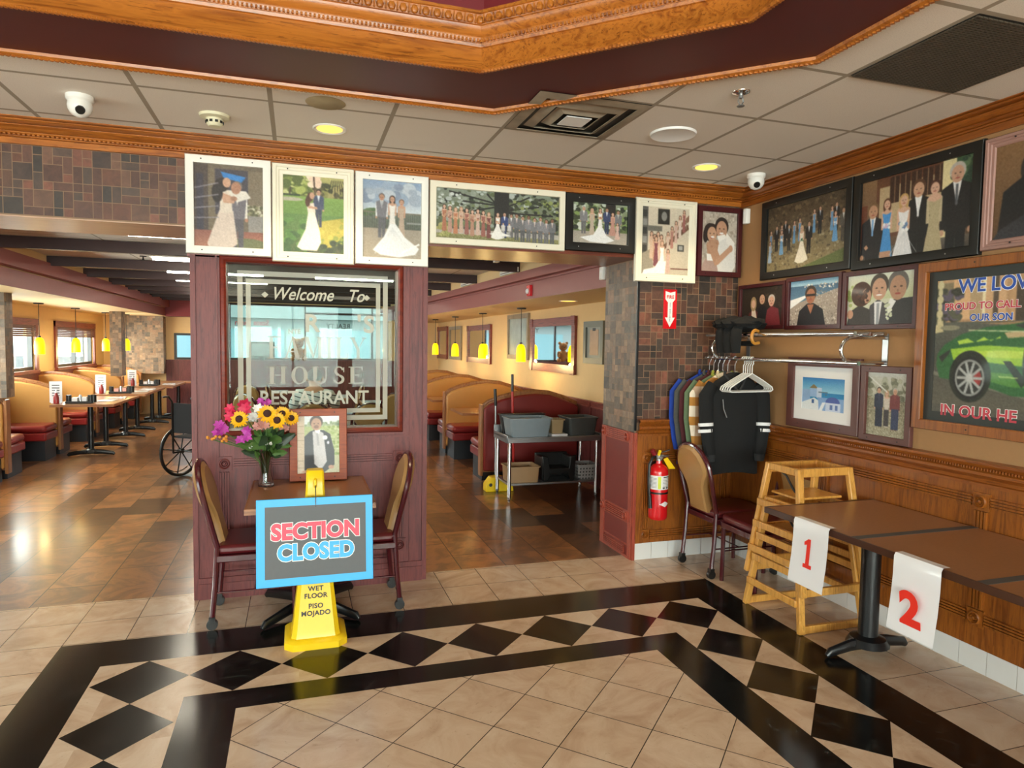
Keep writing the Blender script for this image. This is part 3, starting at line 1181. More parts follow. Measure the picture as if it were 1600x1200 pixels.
for i in range(16):
    x = -12 + i * 1.9 + random.uniform(-.6, .6)
    for j in range(5):
        o.sph((x + random.uniform(-1, 1), 46 + random.uniform(-1, 1), 3.2 + random.uniform(0, 2.6)), (random.uniform(1, 1.7),) * 3, 8)
struct('exterior_tree_line', o, plain('hazy_foliage', '#5f9470', .8, var=.4, scale=2))


# ================================================================ FRAMED PHOTOGRAPHS
class Pic:
    """colour print drawn on a fine grid; u to the right, v down, both 0..1"""
    def __init__(s, asp, rows=110, bg='#888888'):
        s.ny = rows
        s.nx = max(8, int(round(rows * asp)))
        s.asp = asp
        s.u, s.v = np.meshgrid((np.arange(s.nx) + .5) / s.nx, (np.arange(s.ny) + .5) / s.ny)
        s.a = np.zeros((s.ny, s.nx, 3)) + np.array(s.h(bg))
        s.e = 0.7 / s.ny

    def h(s, c):
        if isinstance(c, str):
            c = c.lstrip('#')
            return np.array([int(c[i:i + 2], 16) / 255 for i in (0, 2, 4)])
        return np.array(c)

    def put(s, mask, c):
        c = s.h(c)
        s.a = s.a * (1 - mask[..., None]) + c * mask[..., None]
        return s

    def grad(s, v0, v1, c0, c1, u0=-1, u1=2):
        t = np.clip((s.v - v0) / max(1e-6, v1 - v0), 0, 1)[..., None]
        m = ((s.v >= v0) & (s.v <= v1) & (s.u >= u0) & (s.u <= u1))[..., None]
        s.a = np.where(m, s.h(c0) * (1 - t) + s.h(c1) * t, s.a)
        return s

    def ell(s, cx, cy, rx, ry, c, soft=1.0):
        d = np.sqrt(((s.u - cx) / rx) ** 2 + ((s.v - cy) / ry) ** 2)
        w = soft * s.e / min(ry, rx * s.asp)
        return s.put(np.clip((1 - d) / w + .5, 0, 1), c)

    def poly(s, pts, c, a=1.0):
        inside = np.zeros(s.u.shape, bool)
        n = len(pts)
        acc = np.zeros(s.u.shape)
        for du, dv in ((-.25, -.25), (.25, -.25), (-.25, .25), (.25, .25)):
            U, V = s.u + du / s.nx, s.v + dv / s.ny
            ins = np.zeros(U.shape, bool)
            for i in range(n):
                x0, y0 = pts[i]
                x1, y1 = pts[(i + 1) % n]
                if y0 == y1:
                    continue
                c_ = (y0 > V) != (y1 > V)
                ins ^= c_ & (U < (x1 - x0) * (V - y0) / (y1 - y0) + x0)
            acc += ins
        return s.put(acc / 4 * a, c)

    def rect(s, u0, v0, u1, v1, c, a=1.0):
        return s.poly([(u0, v0), (u1, v0), (u1, v1), (u0, v1)], c, a)

    def line(s, x0, y0, x1, y1, w, c):
        dx, dy = (x1 - x0) * s.asp, y1 - y0
        L = math.hypot(dx, dy) or 1
        ox, oy = -dy / L * w / 2 / s.asp, dx / L * w / 2
        return s.poly([(x0 + ox, y0 + oy), (x1 + ox, y1 + oy), (x1 - ox, y1 - oy), (x0 - ox, y0 - oy)], c)

    def grain(s, amp, u0=-1, v0=-1, u1=2, v1=2, cell=1):
        n = rng.normal(0, amp, (s.ny // cell + 2, s.nx // cell + 2, 1))
        n = np.repeat(np.repeat(n, cell, 0), cell, 1)[:s.ny, :s.nx]
        m = ((s.u > u0) & (s.u < u1) & (s.v > v0) & (s.v < v1))[..., None]
        s.a = np.clip(s.a + n * m, 0, 1)
        return s

    def blobs(s, u0, v0, u1, v1, n, r, cols):
        for _ in range(n):
            q = r * random.uniform(.5, 1.3)
            s.ell(random.uniform(u0, u1), random.uniform(v0, v1), q / s.asp, q * random.uniform(.6, 1), random.choice(cols), 1.5)
        return s

    # ---- people in a print: cx centre, t top of head, H height in v
    def head(s, cx, cy, r, skin, hair, long=False, bald=False):
        a = s.asp
        if long:
            s.ell(cx, cy + r * .5, r * 1.05 / a, r * 1.7, hair)
        if not bald:
            s.ell(cx, cy - r * .25, r * .98 / a, r * 1.02, hair)
        if long:
            s.rect(cx - r * .34 / a, cy + r * .6, cx + r * .34 / a, cy + r * 1.9, s.h(skin) * .9)
            s.ell(cx, cy + r * 1.75, r * .8 / a, r * .5, skin)
        s.ell(cx, cy + r * .12, r * .78 / a, r * .98, skin)
        if r * s.ny > 4:
            dk = s.h(skin) * .45
            for q in (-1, 1):
                s.ell(cx + q * r * .3 / a, cy + r * .02, r * .13 / a, r * .07, dk)
            s.ell(cx, cy + r * .34, r * .1 / a, r * .12, s.h(skin) * .82)
            s.ell(cx, cy + r * .58, r * .28 / a, r * .08, s.h('#a8483f'))
        return s

    def man(s, cx, t, H, suit, shirt='#e8e8e6', tie=None, skin='#c89878', hair='#3a2a20', vest=False):
        a = s.asp
        r = H * .07
        w = H * .135 / a
        s.poly([(cx - w * .62, t + H * .48), (cx + w * .62, t + H * .48), (cx + w * .58, t + H * .98), (cx + w * .08, t + H * .98), (cx, t + H * .56), (cx - w * .08, t + H * .98), (cx - w * .58, t + H * .98)], s.h(suit) * .8)
        arm = shirt if vest else suit
        s.poly([(cx - w, t + H * .19), (cx - w * .7, t + H * .16), (cx - w * .6, t + H * .5), (cx - w * 1.02, t + H * .52)], arm)
        s.poly([(cx + w, t + H * .19), (cx + w * .7, t + H * .16), (cx + w * .6, t + H * .5), (cx + w * 1.02, t + H * .52)], arm)
        s.poly([(cx - w * .95, t + H * .18), (cx - w * .3, t + H * .135), (cx + w * .3, t + H * .135), (cx + w * .95, t + H * .18), (cx + w * .72, t + H * .52), (cx - w * .72, t + H * .52)], suit)
        s.poly([(cx - w * .28, t + H * .135), (cx + w * .28, t + H * .135), (cx, t + H * .33)], shirt)
        if tie:
            s.line(cx, t + H * .155, cx, t + H * .32, H * .022, tie)
        s.ell(cx - w * .9, t + H * .53, r * .32 / a, r * .38, skin)
        s.ell(cx + w * .9, t + H * .53, r * .32 / a, r * .38, skin)
        return s.head(cx, t + r, r, skin, hair)

    def lady(s, cx, t, H, dress, skin='#d3a58a', hair='#4a2f20', flare=.13, bouquet=None, long=True, sleeve=None, train=0.0, tdir=0):
        a = s.asp
        r = H * .068
        w = H * .1 / a
        f = H * flare / a
        s.poly([(cx - w * .55, t + H * .42), (cx + w * .55, t + H * .42), (cx + f, t + H * .97), (cx + f * .5, t + H), (cx - f * .5, t + H), (cx - f, t + H * .97)], dress)
        if train:
            T = train / a
            s.poly([(cx - w * .5, t + H * .5), (cx + w * .5, t + H * .5), (cx + f + T * max(0, .6 + tdir), t + H * 1.02), (cx + f * .3, t + H * 1.1), (cx - f * .6, t + H * 1.1), (cx - f - T * max(0, .6 - tdir), t + H * 1.03)], dress)
        for q in (-1, 1):
            s.poly([(cx + q * w * .95, t + H * .18), (cx + q * w * .6, t + H * .17), (cx + q * w * .55, t + H * .45), (cx + q * w * .95, t + H * .45)], sleeve or skin)
        s.poly([(cx - w * .85, t + H * .17), (cx - w * .25, t + H * .13), (cx + w * .25, t + H * .13), (cx + w * .85, t + H * .17), (cx + w * .6, t + H * .3), (cx - w * .6, t + H * .3)], skin)
        s.poly([(cx - w * .8, t + H * .2), (cx, t + H * .225), (cx + w * .8, t + H * .2), (cx + w * .52, t + H * .36), (cx + w * .62, t + H * .46), (cx - w * .62, t + H * .46), (cx - w * .52, t + H * .36)], dress)
        s.head(cx, t + r, r, skin, hair, long)
        if bouquet:
            for _ in range(12):
                s.ell(cx + random.uniform(-1, 1) * w * .6, t + H * .4 + random.uniform(-1, 1) * H * .05, H * .022 / a, H * .022, random.choice(bouquet))
        return s

    def build(s, parent, M4, w, h):
        """grid mesh w x h, M4 maps (x right, y up) of the print to the world"""
        nx, ny = s.nx, s.ny
        xs = np.linspace(-w / 2, w / 2, nx + 1)
        zs = np.linspace(h / 2, -h / 2, ny + 1)
        X, Z = np.meshgrid(xs, zs)
        me = bpy.data.meshes.new('print')
        nv = (nx + 1) * (ny + 1)
        me.vertices.add(nv)
        co = np.stack([X.ravel(), Z.ravel(), np.zeros(nv)], 1).astype(np.float32)
        me.vertices.foreach_set('co', co.ravel())
        i = np.arange(ny)[:, None] * (nx + 1) + np.arange(nx)[None, :]
        q = np.stack([i, i + nx + 1, i + nx + 2, i + 1], -1).reshape(-1, 4)
        me.loops.add(q.size)
        me.polygons.add(len(q))
        me.loops.foreach_set('vertex_index', q.ravel().astype(np.int32))
        me.polygons.foreach_set('loop_start', (np.arange(len(q)) * 4).astype(np.int32))
        me.update(calc_edges=True)
        g = np.clip(s.a, 0, 1)
        g = np.clip(.86 * g + .14 * g.mean(-1, keepdims=True) + rng.normal(0, .018, g.shape[:2] + (1,)), 0, 1)
        p = np.pad(g, ((1, 1), (1, 1), (0, 0)), mode='edge')
        pv = (p[:-1, :-1] + p[1:, :-1] + p[:-1, 1:] + p[1:, 1:]) / 4
        pv = np.where(pv <= .04045, pv / 12.92, ((pv + .055) / 1.055) ** 2.4)
        at = me.color_attributes.new('Col', 'FLOAT_COLOR', 'POINT')
        at.data.foreach_set('color', np.concatenate([pv, np.ones((*pv.shape[:2], 1))], -1).astype(np.float32).ravel())
        me.materials.append(M['print'])
        o = bpy.data.objects.new('photo', me)
        COL.objects.link(o)
        o.parent = parent
        o.matrix_local = BASE[parent.name].inverted() @ M4
        return o


def wall_mat(wall, u, z, plane):
    if wall == 'B':
        return Matrix.Translation((u, plane, z)) @ Euler(FACE_B).to_matrix().to_4x4()
    return Matrix.Translation((plane, u, z)) @ Euler(FACE_R).to_matrix().to_4x4()


def frame_mesh(w, h, fw, d, steps=0):
    """mitred frame, front at local z = d"""
    mb = MB()
    path = [(-w / 2, -h / 2), (w / 2, -h / 2), (w / 2, h / 2), (-w / 2, h / 2)]
    prof = [(0, 0), (0, d * .75), (fw * .08, d)]
    if steps:
        prof += [(fw * .35, d), (fw * .4, d * .8), (fw * .6, d * .78), (fw * .66, d * .6), (fw * .9, d * .58), (fw, d * .4)]
    else:
        prof += [(fw * .92, d), (fw, d * .9)]
    prof += [(fw, d * .2), (fw, 0)]
    mb.sweep(path, prof, closed=True)
    s_ = 0.0045
    for i in range(2):
        for a in (-.45, .4):
            for y in (-h / 2 + fw / 2, h / 2 - fw / 2):
                if i == 0:
                    mb.lathe([(.0001, d + .001), (s_, d + .0012), (s_, d - .002)], (a * w * .7, y, 0), 6, 1)
    mb.box(-w / 2 + fw * .5, w / 2 - fw * .5, -h / 2 + fw * .5, h / 2 - fw * .5, 0.001, d * .22, 2)
    return mb


def picture(label, wall, u0, u1, z0, z1, fw, fmat, pic, mat_w=0.0, mat_m=None, d=.028, steps=0, plane=None, group=None, name='framed_photograph', cat='picture'):
    if plane is None:
        plane = YB - .022 if wall == 'B' else XR - .002
    u, z, w, h = (u0 + u1) / 2, (z0 + z1) / 2, abs(u1 - u0), z1 - z0
    M4 = wall_mat(wall, u, z, plane)
    t = thing(name, label, cat, M4.translation, 0 if wall == 'B' else -PI / 2, group)
    inv = BASE[t.name].inverted() @ M4
    mb = frame_mesh(w, h, fw, d, steps)
    mb.v = [tuple(inv @ Vector(p)) for p in mb.v]
    mb.build('frame', [fmat, M['steel'] if fmat is M['black_frame'] else M['ink_black'], M['mat_dark']], t)
    iw, ih = w - 2 * fw, h - 2 * fw
    zz = d * .3
    if mat_w:
        mm = MB()
        mm.sweep([(-iw / 2, -ih / 2), (iw / 2, -ih / 2), (iw / 2, ih / 2), (-iw / 2, ih / 2)], [(0, zz + .002), (mat_w, zz + .002), (mat_w, zz)], closed=True)
        mm.v = [tuple(inv @ Vector(p)) for p in mm.v]
        mm.build('mat_board', mat_m, t, smooth=False)
        iw, ih = iw - 2 * mat_w, ih - 2 * mat_w
    pic.build(t, M4 @ Matrix.Translation((0, 0, zz)), iw, ih)
    return t


SK, SK2 = '#c9987a', '#d6ab90'

# 1 dancing pair in a courtyard
P = Pic(.395 / .5, 120, '#6d5f4c')
P.rect(0, 0, .2, 1, '#4d3f38').rect(.03, .12, .13, .8, '#3a3340').rect(.2, .05, .3, 1, '#75664f').rect(.3, .05, .78, .6, '#463f48')
P.poly([(.38, .08), (.75, .13), (.68, .2), (.42, .15)], '#2f7fd0').rect(.78, .05, 1, .5, '#7c6d57').blobs(.76, .48, 1, .6, 40, .02, ['#c9c3a8', '#8c8a62', '#5c5b3d'])
P.rect(.78, .6, 1, .8, '#8a8580').grad(.8, 1, '#8f5444', '#b07358').ell(.75, .95, .3, .07, '#6c7048')
P.man(.62, .2, .86, '#6e6870', '#ddd6cb', skin='#b98063', hair='#77706a', vest=True)
P.poly([(.42, .3), (.75, .3), (.82, .38), (.62, .44)], '#dcd5ca').ell(.6, .27, .07, .075, '#b07a5e')
P.poly([(.36, .55), (.56, .55), (.62, .95), (.55, 1), (.2, 1), (.18, .96)], '#d3bfb0')
P.poly([(.34, .32), (.5, .3), (.54, .45), (.55, .58), (.36, .58), (.37, .45)], '#dacab9').poly([(.38, .33), (.5, .36), (.6, .4), (.57, .46), (.42, .46)], '#c9987a')
P.ell(.4, .24, .1, .085, '#2d211d').ell(.33, .34, .08, .12, '#2d211d').ell(.47, .21, .06, .06, '#c9987a').ell(.57, .4, .05, .03, '#a97a60')
for i in range(4):
    P.line(.0, .3 + i * .12, .35, .22 + i * .14, .012, '#8d8791')
P.grain(.03)
picture('white framed photo of a dancing bride and older man, leftmost above the glass partition', 'B', -.646, -.155, 2.173, 2.769, .048, M['white_paint'], P, group='framed wedding photos on the header')

# 2 couple on a lawn
P = Pic(.37 / .48, 120, '#7d8f45')
P.grad(0, .28, '#b9b26a', '#6d7a3a').blobs(0, 0, .45, .24, 70, .05, ['#a9b75a', '#7b8c3c', '#c8cb82', '#5d6b32']).blobs(.5, .1, 1, .27, 60, .045, ['#5b5636', '#8a8a48', '#474a2c', '#a59a5c']).blobs(.4, 0, .6, .12, 14, .05, ['#f2dcc0', '#e8c9b0'])
P.line(.5, .0, .52, .24, .02, '#5a4436').line(.12, .15, .1, .26, .02, '#4c4030')
for i in range(8):
    P.line(.8 + i * .03, .03, .75 + i * .05, .18 + (i % 3) * .03, .008, '#2e2a22')
P.rect(0, .24, .27, .27, '#3b4a2c').grad(.27, .5, '#84a94c', '#6a9140').ell(.1, .31, .22, .025, '#b9b39c').grad(.5, 1, '#5d8540', '#4a5c34')
P.poly([(.5, .6), (1, .52), (1, .75), (.75, .95), (.45, .8)], '#b5a741').blobs(.4, .55, 1, .9, 40, .03, ['#c2b448', '#9aa040', '#8a9640']).blobs(0, .55, .5, 1, 30, .05, ['#4f7a38', '#5d8a40', '#3f6032']).blobs(.35, .85, 1, 1, 30, .04, ['#46503a', '#55593e', '#3b4632'])
P.man(.58, .17, .5, '#47506e', '#dfe3ea', skin=SK, hair='#3a2a22')
P.poly([(.41, .45), (.51, .45), (.6, .72), (.62, .86), (.55, .97), (.3, .97), (.22, .93), (.36, .7)], '#e6dfd2').poly([(.38, .36), (.5, .34), (.53, .47), (.4, .47)], '#e3d6c8')
P.ell(.44, .27, .05, .06, '#5a3726').ell(.4, .33, .04, .07, '#5a3726').ell(.47, .25, .04, .045, SK).line(.41, .4, .56, .41, .03, SK)
P.grain(.025)
picture('cream framed photo of a couple embracing on a green lawn', 'B', -.149, .354, 2.149, 2.762, .066, M['cream_paint'], P, steps=1, group='framed wedding photos on the header')

# 3 bride with a wide train on a terrace
P = Pic(.38 / .5, 120, '#8f8678')
P.grad(0, .4, '#7f97b8', '#c3cfd8').blobs(0, .05, 1, .25, 22, .09, ['#8fa3bd', '#9aa9bd', '#b4c0cd', '#7f90aa']).grad(.4, .62, '#6f7a68', '#57604f').blobs(0, .36, .3, .46, 20, .03, ['#4b6a3c', '#5f7a48'])
for i in range(26):
    P.rect(i / 26, .42, i / 26 + .012, .62, '#4a4a48')
P.rect(0, .4, 1, .415, '#77705f').rect(.75, .52, 1, .54, '#8f938f').grad(.62, 1, '#9c9180', '#a49885')
P.man(.32, .17, .58, '#75747c', '#dfe0e2', tie='#8f9098', skin='#b98668', hair='#6a625c', vest=True)
P.lady(.66, .23, .52, '#b9a08a', skin=SK, hair='#7d5a40', flare=.09, long=False)
P.lady(.5, .19, .56, '#e4dfd9', skin=SK, hair='#3a2620', flare=.1, long=True)
P.poly([(.46, .55), (.56, .55), (.72, .72), (.97, .86), (.9, .94), (.62, .985), (.3, .96), (.17, .9), (.36, .72)], '#e6e8ea')
for i in range(12):
    P.line(.5, .6, .2 + i * .065, .95, .006, '#d3d6da')
P.line(.65, .93, .97, .8, .02, '#f6f6f6').grain(.02)
picture('white framed photo of a bride with a wide train between two parents', 'B', .362, .842, 2.158, 2.756, .048, M['white_paint'], P, group='framed wedding photos on the header')

# 4 the whole party under willows
P = Pic(.88 / .35, 110, '#4a5040')
P.grad(0, .75, '#7b8676', '#5e6a48').blobs(0, 0, 1, .7, 260, .05, ['#23271f', '#3a4230', '#56613f', '#8e9a8c', '#aab3ad', '#6c7a4c', '#2b2d26']).rect(.46, .0, .58, .75, '#1f1c18')
for i in range(9):
    P.line(.5, .25 + i * .02, .1 + i * .1 + (.05 if i > 4 else 0), .05 + (i % 3) * .18, .03, '#1d1b17')
P.blobs(0, .1, .25, .5, 30, .035, ['#c3cbc8', '#9aa59b']).blobs(.62, .1, 1, .7, 70, .04, ['#6d7d3e', '#3a4424', '#2c331f', '#8c9752'])
P.grad(.8, .9, '#a9a39a', '#b3ada2').grad(.9, 1, '#8f8b55', '#7d7a46').blobs(0, .7, .12, .95, 24, .05, ['#9a9a50', '#7d8440', '#b2aa66']).grain(.05, v0=.88, cell=2)
cols = ['#b06a4a', '#b98d7c', '#c07850', '#c4a38f', '#9a5a50', '#b5836a', '#ccaa9a', '#9c5a4c', '#7d3f3a']
for i, c in enumerate(cols):
    P.lady(.065 + i * .044, .33 + (i % 3) * .015 + i * .008, .53, c, flare=.09, hair=random.choice(['#3a241b', '#5a3a26', '#8a6a44']), bouquet=['#c98a60', '#d8b48a', '#8a4a40'])
P.man(.6, .43, .5, '#77767c', skin='#a87a60')
P.man(.545, .41, .53, '#2f3f78', '#dfe2ea', skin=SK)
P.lady(.49, .42, .5, '#e9e6e2', bouquet=['#d0a070', '#b87048'], flare=.13, train=.12)
for x in (.535, .585):
    P.man(x, .62, .3, '#c9c5c2', skin=SK2)
for i in range(7):
    P.man(.645 + i * .05, .42 + (i % 2) * .03 + i * .008, .55, random.choice(['#77777c', '#808086', '#6c6d72']), '#d9d9da', tie='#c9a9a0', skin=random.choice(['#8a5f48', '#c09074', '#a87a5e']))
P.poly([(.42, .86), (.5, .8), (.6, .88), (.5, .91)], '#eceae6').grain(.03)
picture('wide cream framed photo of a long wedding party line under trees', 'B', .851, 1.829, 2.318, 2.74, .044, M['cream_paint'], P, group='framed wedding photos on the header')

# 5 six with the bride's train
P = Pic(.45 / .33, 100, '#4d5a38')
P.grad(0, .7, '#8f9a80', '#5e7038').blobs(0, 0, 1, .65, 150, .06, ['#2c3324', '#9fb08a', '#7d9a4c', '#4a5a30', '#c3cdbf', '#3a4229']).rect(.6, 0, .78, .5, '#251f1a').grad(.7, 1, '#a3988a', '#b3a898')
P.man(.2, .1, .68, '#7c7b80', tie='#aaaaaa', skin=SK, hair='#a09a92').man(.83, .14, .66, '#74757a', tie='#999988', skin='#b08468').man(.62, .1, .66, '#34406a', '#dfe4ee', skin='#b5866a')
P.lady(.35, .13, .66, '#bba893', flare=.1, hair='#a5835a').lady(.73, .2, .58, '#c08a7a', flare=.16)
P.lady(.5, .12, .6, '#e8e6e4', bouquet=['#c98a58', '#d8ae84', '#a05a40'], flare=.12)
P.poly([(.45, .6), (.55, .6), (.62, .78), (.77, .9), (.6, .98), (.32, .96), (.14, .86), (.38, .78)], '#eae9e9').lady(.82, .45, .42, '#d3aea0', flare=.16).grain(.03)
picture('black framed photo of six people with a bride’s white train', 'B', 1.831, 2.388, 2.328, 2.736, .06, M['black_frame'], P, group='framed wedding photos on the header')

# 6 bridesmaids down a staircase
P = Pic(.39 / .49, 120, '#c9bda8')
P.grad(0, 1, '#d3c7b1', '#bfb29c').rect(0, 0, .12, .75, '#5d5a54')
for i in range(5):
    P.rect(.01, .05 + i * .13, .1, .15 + i * .13, '#8f8e88' if i % 2 else '#33332f')
P.rect(.33, .02, .58, .25, '#28261f').ell(.46, .13, .06, .07, '#85857f').rect(.12, .28, .42, .36, '#6d6a60')
P.poly([(.98, .22), (1, .3), (.42, .66), (.42, .58)], '#6d4a36').poly([(1, .18), (1, .08), (.55, .44), (.45, .5)], '#8a5f48')
for i in range(9):
    P.line(.5 + i * .055, .42 - i * .035, .5 + i * .055, .58 - i * .035, .009, '#8f7a66')
P.poly([(0, .7), (.2, .62), (.25, .9), (0, 1)], '#948a78').rect(.76, .54, .9, .64, '#3b3b38').rect(.785, .56, .875, .62, '#9c9c98')
for i in range(5):
    P.lady(.55 + i * .085, .36 - i * .085, .33, ['#cbb3a4', '#b57a6c', '#c9a598', '#d6c0b3', '#9c5a56'][i], flare=.08)
for i in range(4):
    P.lady(.2 + i * .07, .37 + (i % 2) * .04, .4, ['#c8a890', '#b98a6c', '#d0b8a6', '#c09a88'][i], flare=.08)
P.lady(.3, .44, .44, '#7a3f48', flare=.1).lady(.56, .62, .36, '#c8a496', flare=.12)
P.lady(.43, .5, .46, '#ebe7e2', flare=.12, hair='#8a6a4c').poly([(.36, .8), (.52, .8), (.5, .99), (.02, 1), (.05, .94), (.28, .9)], '#ebe8e6').rect(.62, .9, 1, .915, '#6d3a30').grain(.02)
picture('cream framed photo of bridesmaids standing on a staircase', 'B', 2.392, 2.908, 2.129, 2.747, .06, M['cream_paint'], P, steps=1, plane=YB - .026, group='framed wedding photos on the header')

# 7 close embrace
P = Pic(.36 / .47, 120, '#b3a696')
P.grain(.05, cell=4).blobs(0, 0, 1, 1, 60, .06, ['#a89a89', '#c0b4a4', '#b9ad9d', '#9f9280'])
P.poly([(.5, .45), (.72, .34), (.95, .5), (.98, .9), (.9, 1), (.45, 1), (.42, .7)], '#e2ddd6').poly([(.72, .34), (.95, .5), (.9, .62), (.7, .5)], '#ebe6df')
P.poly([(.15, .55), (.3, .42), (.5, .48), (.45, .75), (.2, .75)], '#b98565').poly([(.0, .98), (.12, .8), (.42, .78), (.5, 1), (0, 1)], '#b09084').poly([(.16, .7), (.42, .72), (.42, .82), (.18, .82)], '#e9e4dd')
P.poly([(.16, .52), (.34, .46), (.55, .75), (.5, .88), (.4, .9)], '#bf8d6c').poly([(.4, .9), (.42, .8), (.82, .55), (.9, .62), (.5, .88)], '#c69474').ell(.84, .6, .06, .06, '#c69474')
P.ell(.24, .34, .17, .15, '#2e201a').ell(.12, .4, .07, .12, '#2e201a').head(.3, .36, .13, '#c89674', '#2e201a').ell(.32, .42, .05, .018, '#f0e8e2')
P.ell(.56, .22, .17, .14, '#2a1d16').head(.57, .27, .15, '#c28e6e', '#2a1d16').ell(.57, .35, .06, .016, '#f0e8e2').poly([(.44, .4), (.66, .36), (.7, .42), (.5, .5)], '#eee9e2')
P.blobs(.28, .5, .48, .6, 8, .045, ['#bf8d6c', '#b58060']).grain(.012)
picture('maroon framed close photo of a smiling couple hugging, in the corner', 'B', 2.921, 3.318, 2.192, 2.727, .04, M['maroon_frame'], P, group='framed wedding photos on the header')

# right wall, upper row
P = Pic(.8 / .5, 120, '#6b5b42')
P.grad(0, .5, '#4d3f2e', '#6a573c').blobs(0, 0, 1, .45, 200, .03, ['#5d4c36', '#3e3225', '#6f5d42', '#4a3c2b']).grad(.5, 1, '#7d6a48', '#8b7c54').blobs(0, .5, 1, 1, 320, .022, ['#958763', '#6b5b3f', '#a39572', '#5e5038', '#857650'])
P.poly([(.45, 1), (1, .8), (1, 1)], '#5d6a35')
for x, t_, k_ in ((.05, .36, 'l'), (.13, .3, 'm'), (.2, .3, 'l'), (.25, .24, 'm'), (.3, .32, 'm'), (.37, .28, 'l'), (.44, .26, 'l'), (.62, .18, 'l'), (.69, .16, 'm'), (.83, .2, 'l'), (.88, .16, 'm')):
    (P.lady(x, t_, .34, '#5f93c4', flare=.09) if k_ == 'l' else P.man(x, t_, .4, '#1f1c1c', tie='#9fc0e0'))
P.man(.96, .26, .46, '#5b554d').lady(.87, .28, .42, '#5d9ad2', bouquet=['#b8d0e8', '#e8eef4']).lady(.2, .38, .38, '#6aa2d4', bouquet=['#dfe8f0']).lady(.04, .52, .34, '#9fb9d6', flare=.14)
P.man(.56, .34, .48, '#191818').lady(.47, .38, .5, '#e9e1cd', flare=.2, hair='#c9a868', train=.06, bouquet=['#cdd8e0', '#3d6a3a']).grain(.03)
picture('black framed photo of a wedding party on old stone paving, beside the corner', 'R', 4.305, 3.436, 2.148, 2.72, .055, M['black_frame'], P, group='framed photos on the right wall')
P = Pic(.75 / .5, 130, '#7b5a3c')
P.grad(0, 1, '#8a6544', '#5c4634').rect(.15, 0, .8, .75, '#6a3f28').rect(.18, .12, .76, .7, '#b9a078')
for i in range(5):
    P.rect(.28 + i * .1, .02, .37 + i * .1, .34, '#3d2418').rect(.32 + i * .1, .02, .33 + i * .1, .34, '#7d6046')
P.rect(.75, 0, .86, .9, '#e0cf98').rect(.86, 0, 1, .4, '#3f5a3a').blobs(.84, .0, 1, .4, 20, .05, ['#2f4a38', '#5d7a54']).rect(0, .3, .06, 1, '#6f3a24').grad(.86, 1, '#6f6458', '#4a433c')
P.man(.12, .3, 1.25, '#1d1b1f', '#e4e4e6', tie='#6fa6de', skin='#c48f6c', hair='#7a5a38').man(.87, .07, 1.4, '#1c1a1c', '#e0e0e2', tie='#55585f', skin='#c8977a', hair='#b5aea6').man(.55, .15, 1.3, '#191717', '#efeff0', tie='#e8e8ea', skin='#cc9b7a', hair='#5a3a24')
P.lady(.69, .2, 1.05, '#b3a37c', flare=.15, sleeve='#c0b08a', hair='#4a2a20', long=False).lady(.26, .28, .82, '#3f92dd', flare=.13, hair='#5c3420', bouquet=['#e8eef2', '#c9b0d0', '#dfe6ea']).rect(.2, .92, .31, 1, '#c99474')
P.lady(.42, .27, .95, '#e6e4e6', flare=.2, hair='#c59a58', bouquet=['#eef1f4', '#5f7fae', '#e0e8e0']).line(.05, .82, .07, .86, .05, '#c48f6c').grain(.02)
for x in (.28, .33, .38, .43, .48, .53):
    P.line(.43, .72, x + .02, .98, .006, '#cfd2d6')
picture('black framed photo of six people in front of a restaurant door', 'R', 3.43, 2.594, 2.134, 2.716, .055, M['black_frame'], P, group='framed photos on the right wall')
P = Pic(.8 / .5, 110, '#7a5634')
P.grad(0, 1, '#855f3a', '#5e4226').ell(.26, .3, .09, .2, '#2b2320').ell(.28, .24, .05, .09, '#b07a72').poly([(.03, 1), (.06, .5), (.2, .36), (.45, .38), (.6, .6), (.6, 1)], '#151416').poly([(.05, .9), (.3, .7), (.5, .95), (.4, 1), (0, 1)], '#2e2d33').ell(.7, .35, .1, .22, '#c79a7a').ell(.7, .22, .11, .12, '#8a5f38').poly([(.55, 1), (.6, .55), (.8, .5), (1, .7), (1, 1)], '#e4e0da').grain(.02)
picture('pinkish brown framed photo of embracing people in dark clothes, cut off at the right', 'R', 2.588, 1.76, 2.15, 2.705, .05, M['pink_frame'], P, steps=1, group='framed photos on the right wall')

# right wall, middle row
P = Pic(.48 / .3, 100, '#2e2218')
P.grad(0, 1, '#33281d', '#231810').blobs(.5, 0, 1, .5, 30, .07, ['#3d3122', '#4a3b28', '#2b2118'])
P.poly([(.14, 1), (.18, .66), (.3, .55), (.42, .66), (.45, 1)], '#6d2a24').poly([(.24, 1), (.25, .56), (.33, .54), (.38, .8), (.34, 1)], '#ddd0c0').ell(.29, .42, .075, .19, '#a88a5c').ell(.29, .42, .05, .11, '#d8ab90')
P.poly([(.38, 1), (.4, .55), (.5, .45), (.62, .55), (.64, 1)], '#17171c').head(.5, .3, .13, '#d0a080', '#2a1c14').poly([(.58, 1), (.62, .6), (.72, .5), (.88, .58), (.94, 1)], '#7c2630').head(.72, .37, .13, '#d8a488', '#c9c2bc').grain(.02)
picture('small maroon framed photo of three people on a dark ground, above the coat heap', 'R', 4.555, 4.02, 1.782, 2.128, .03, M['maroon_frame'], P, group='framed photos on the right wall')
P = Pic(.45 / .31, 110, '#b3a895')
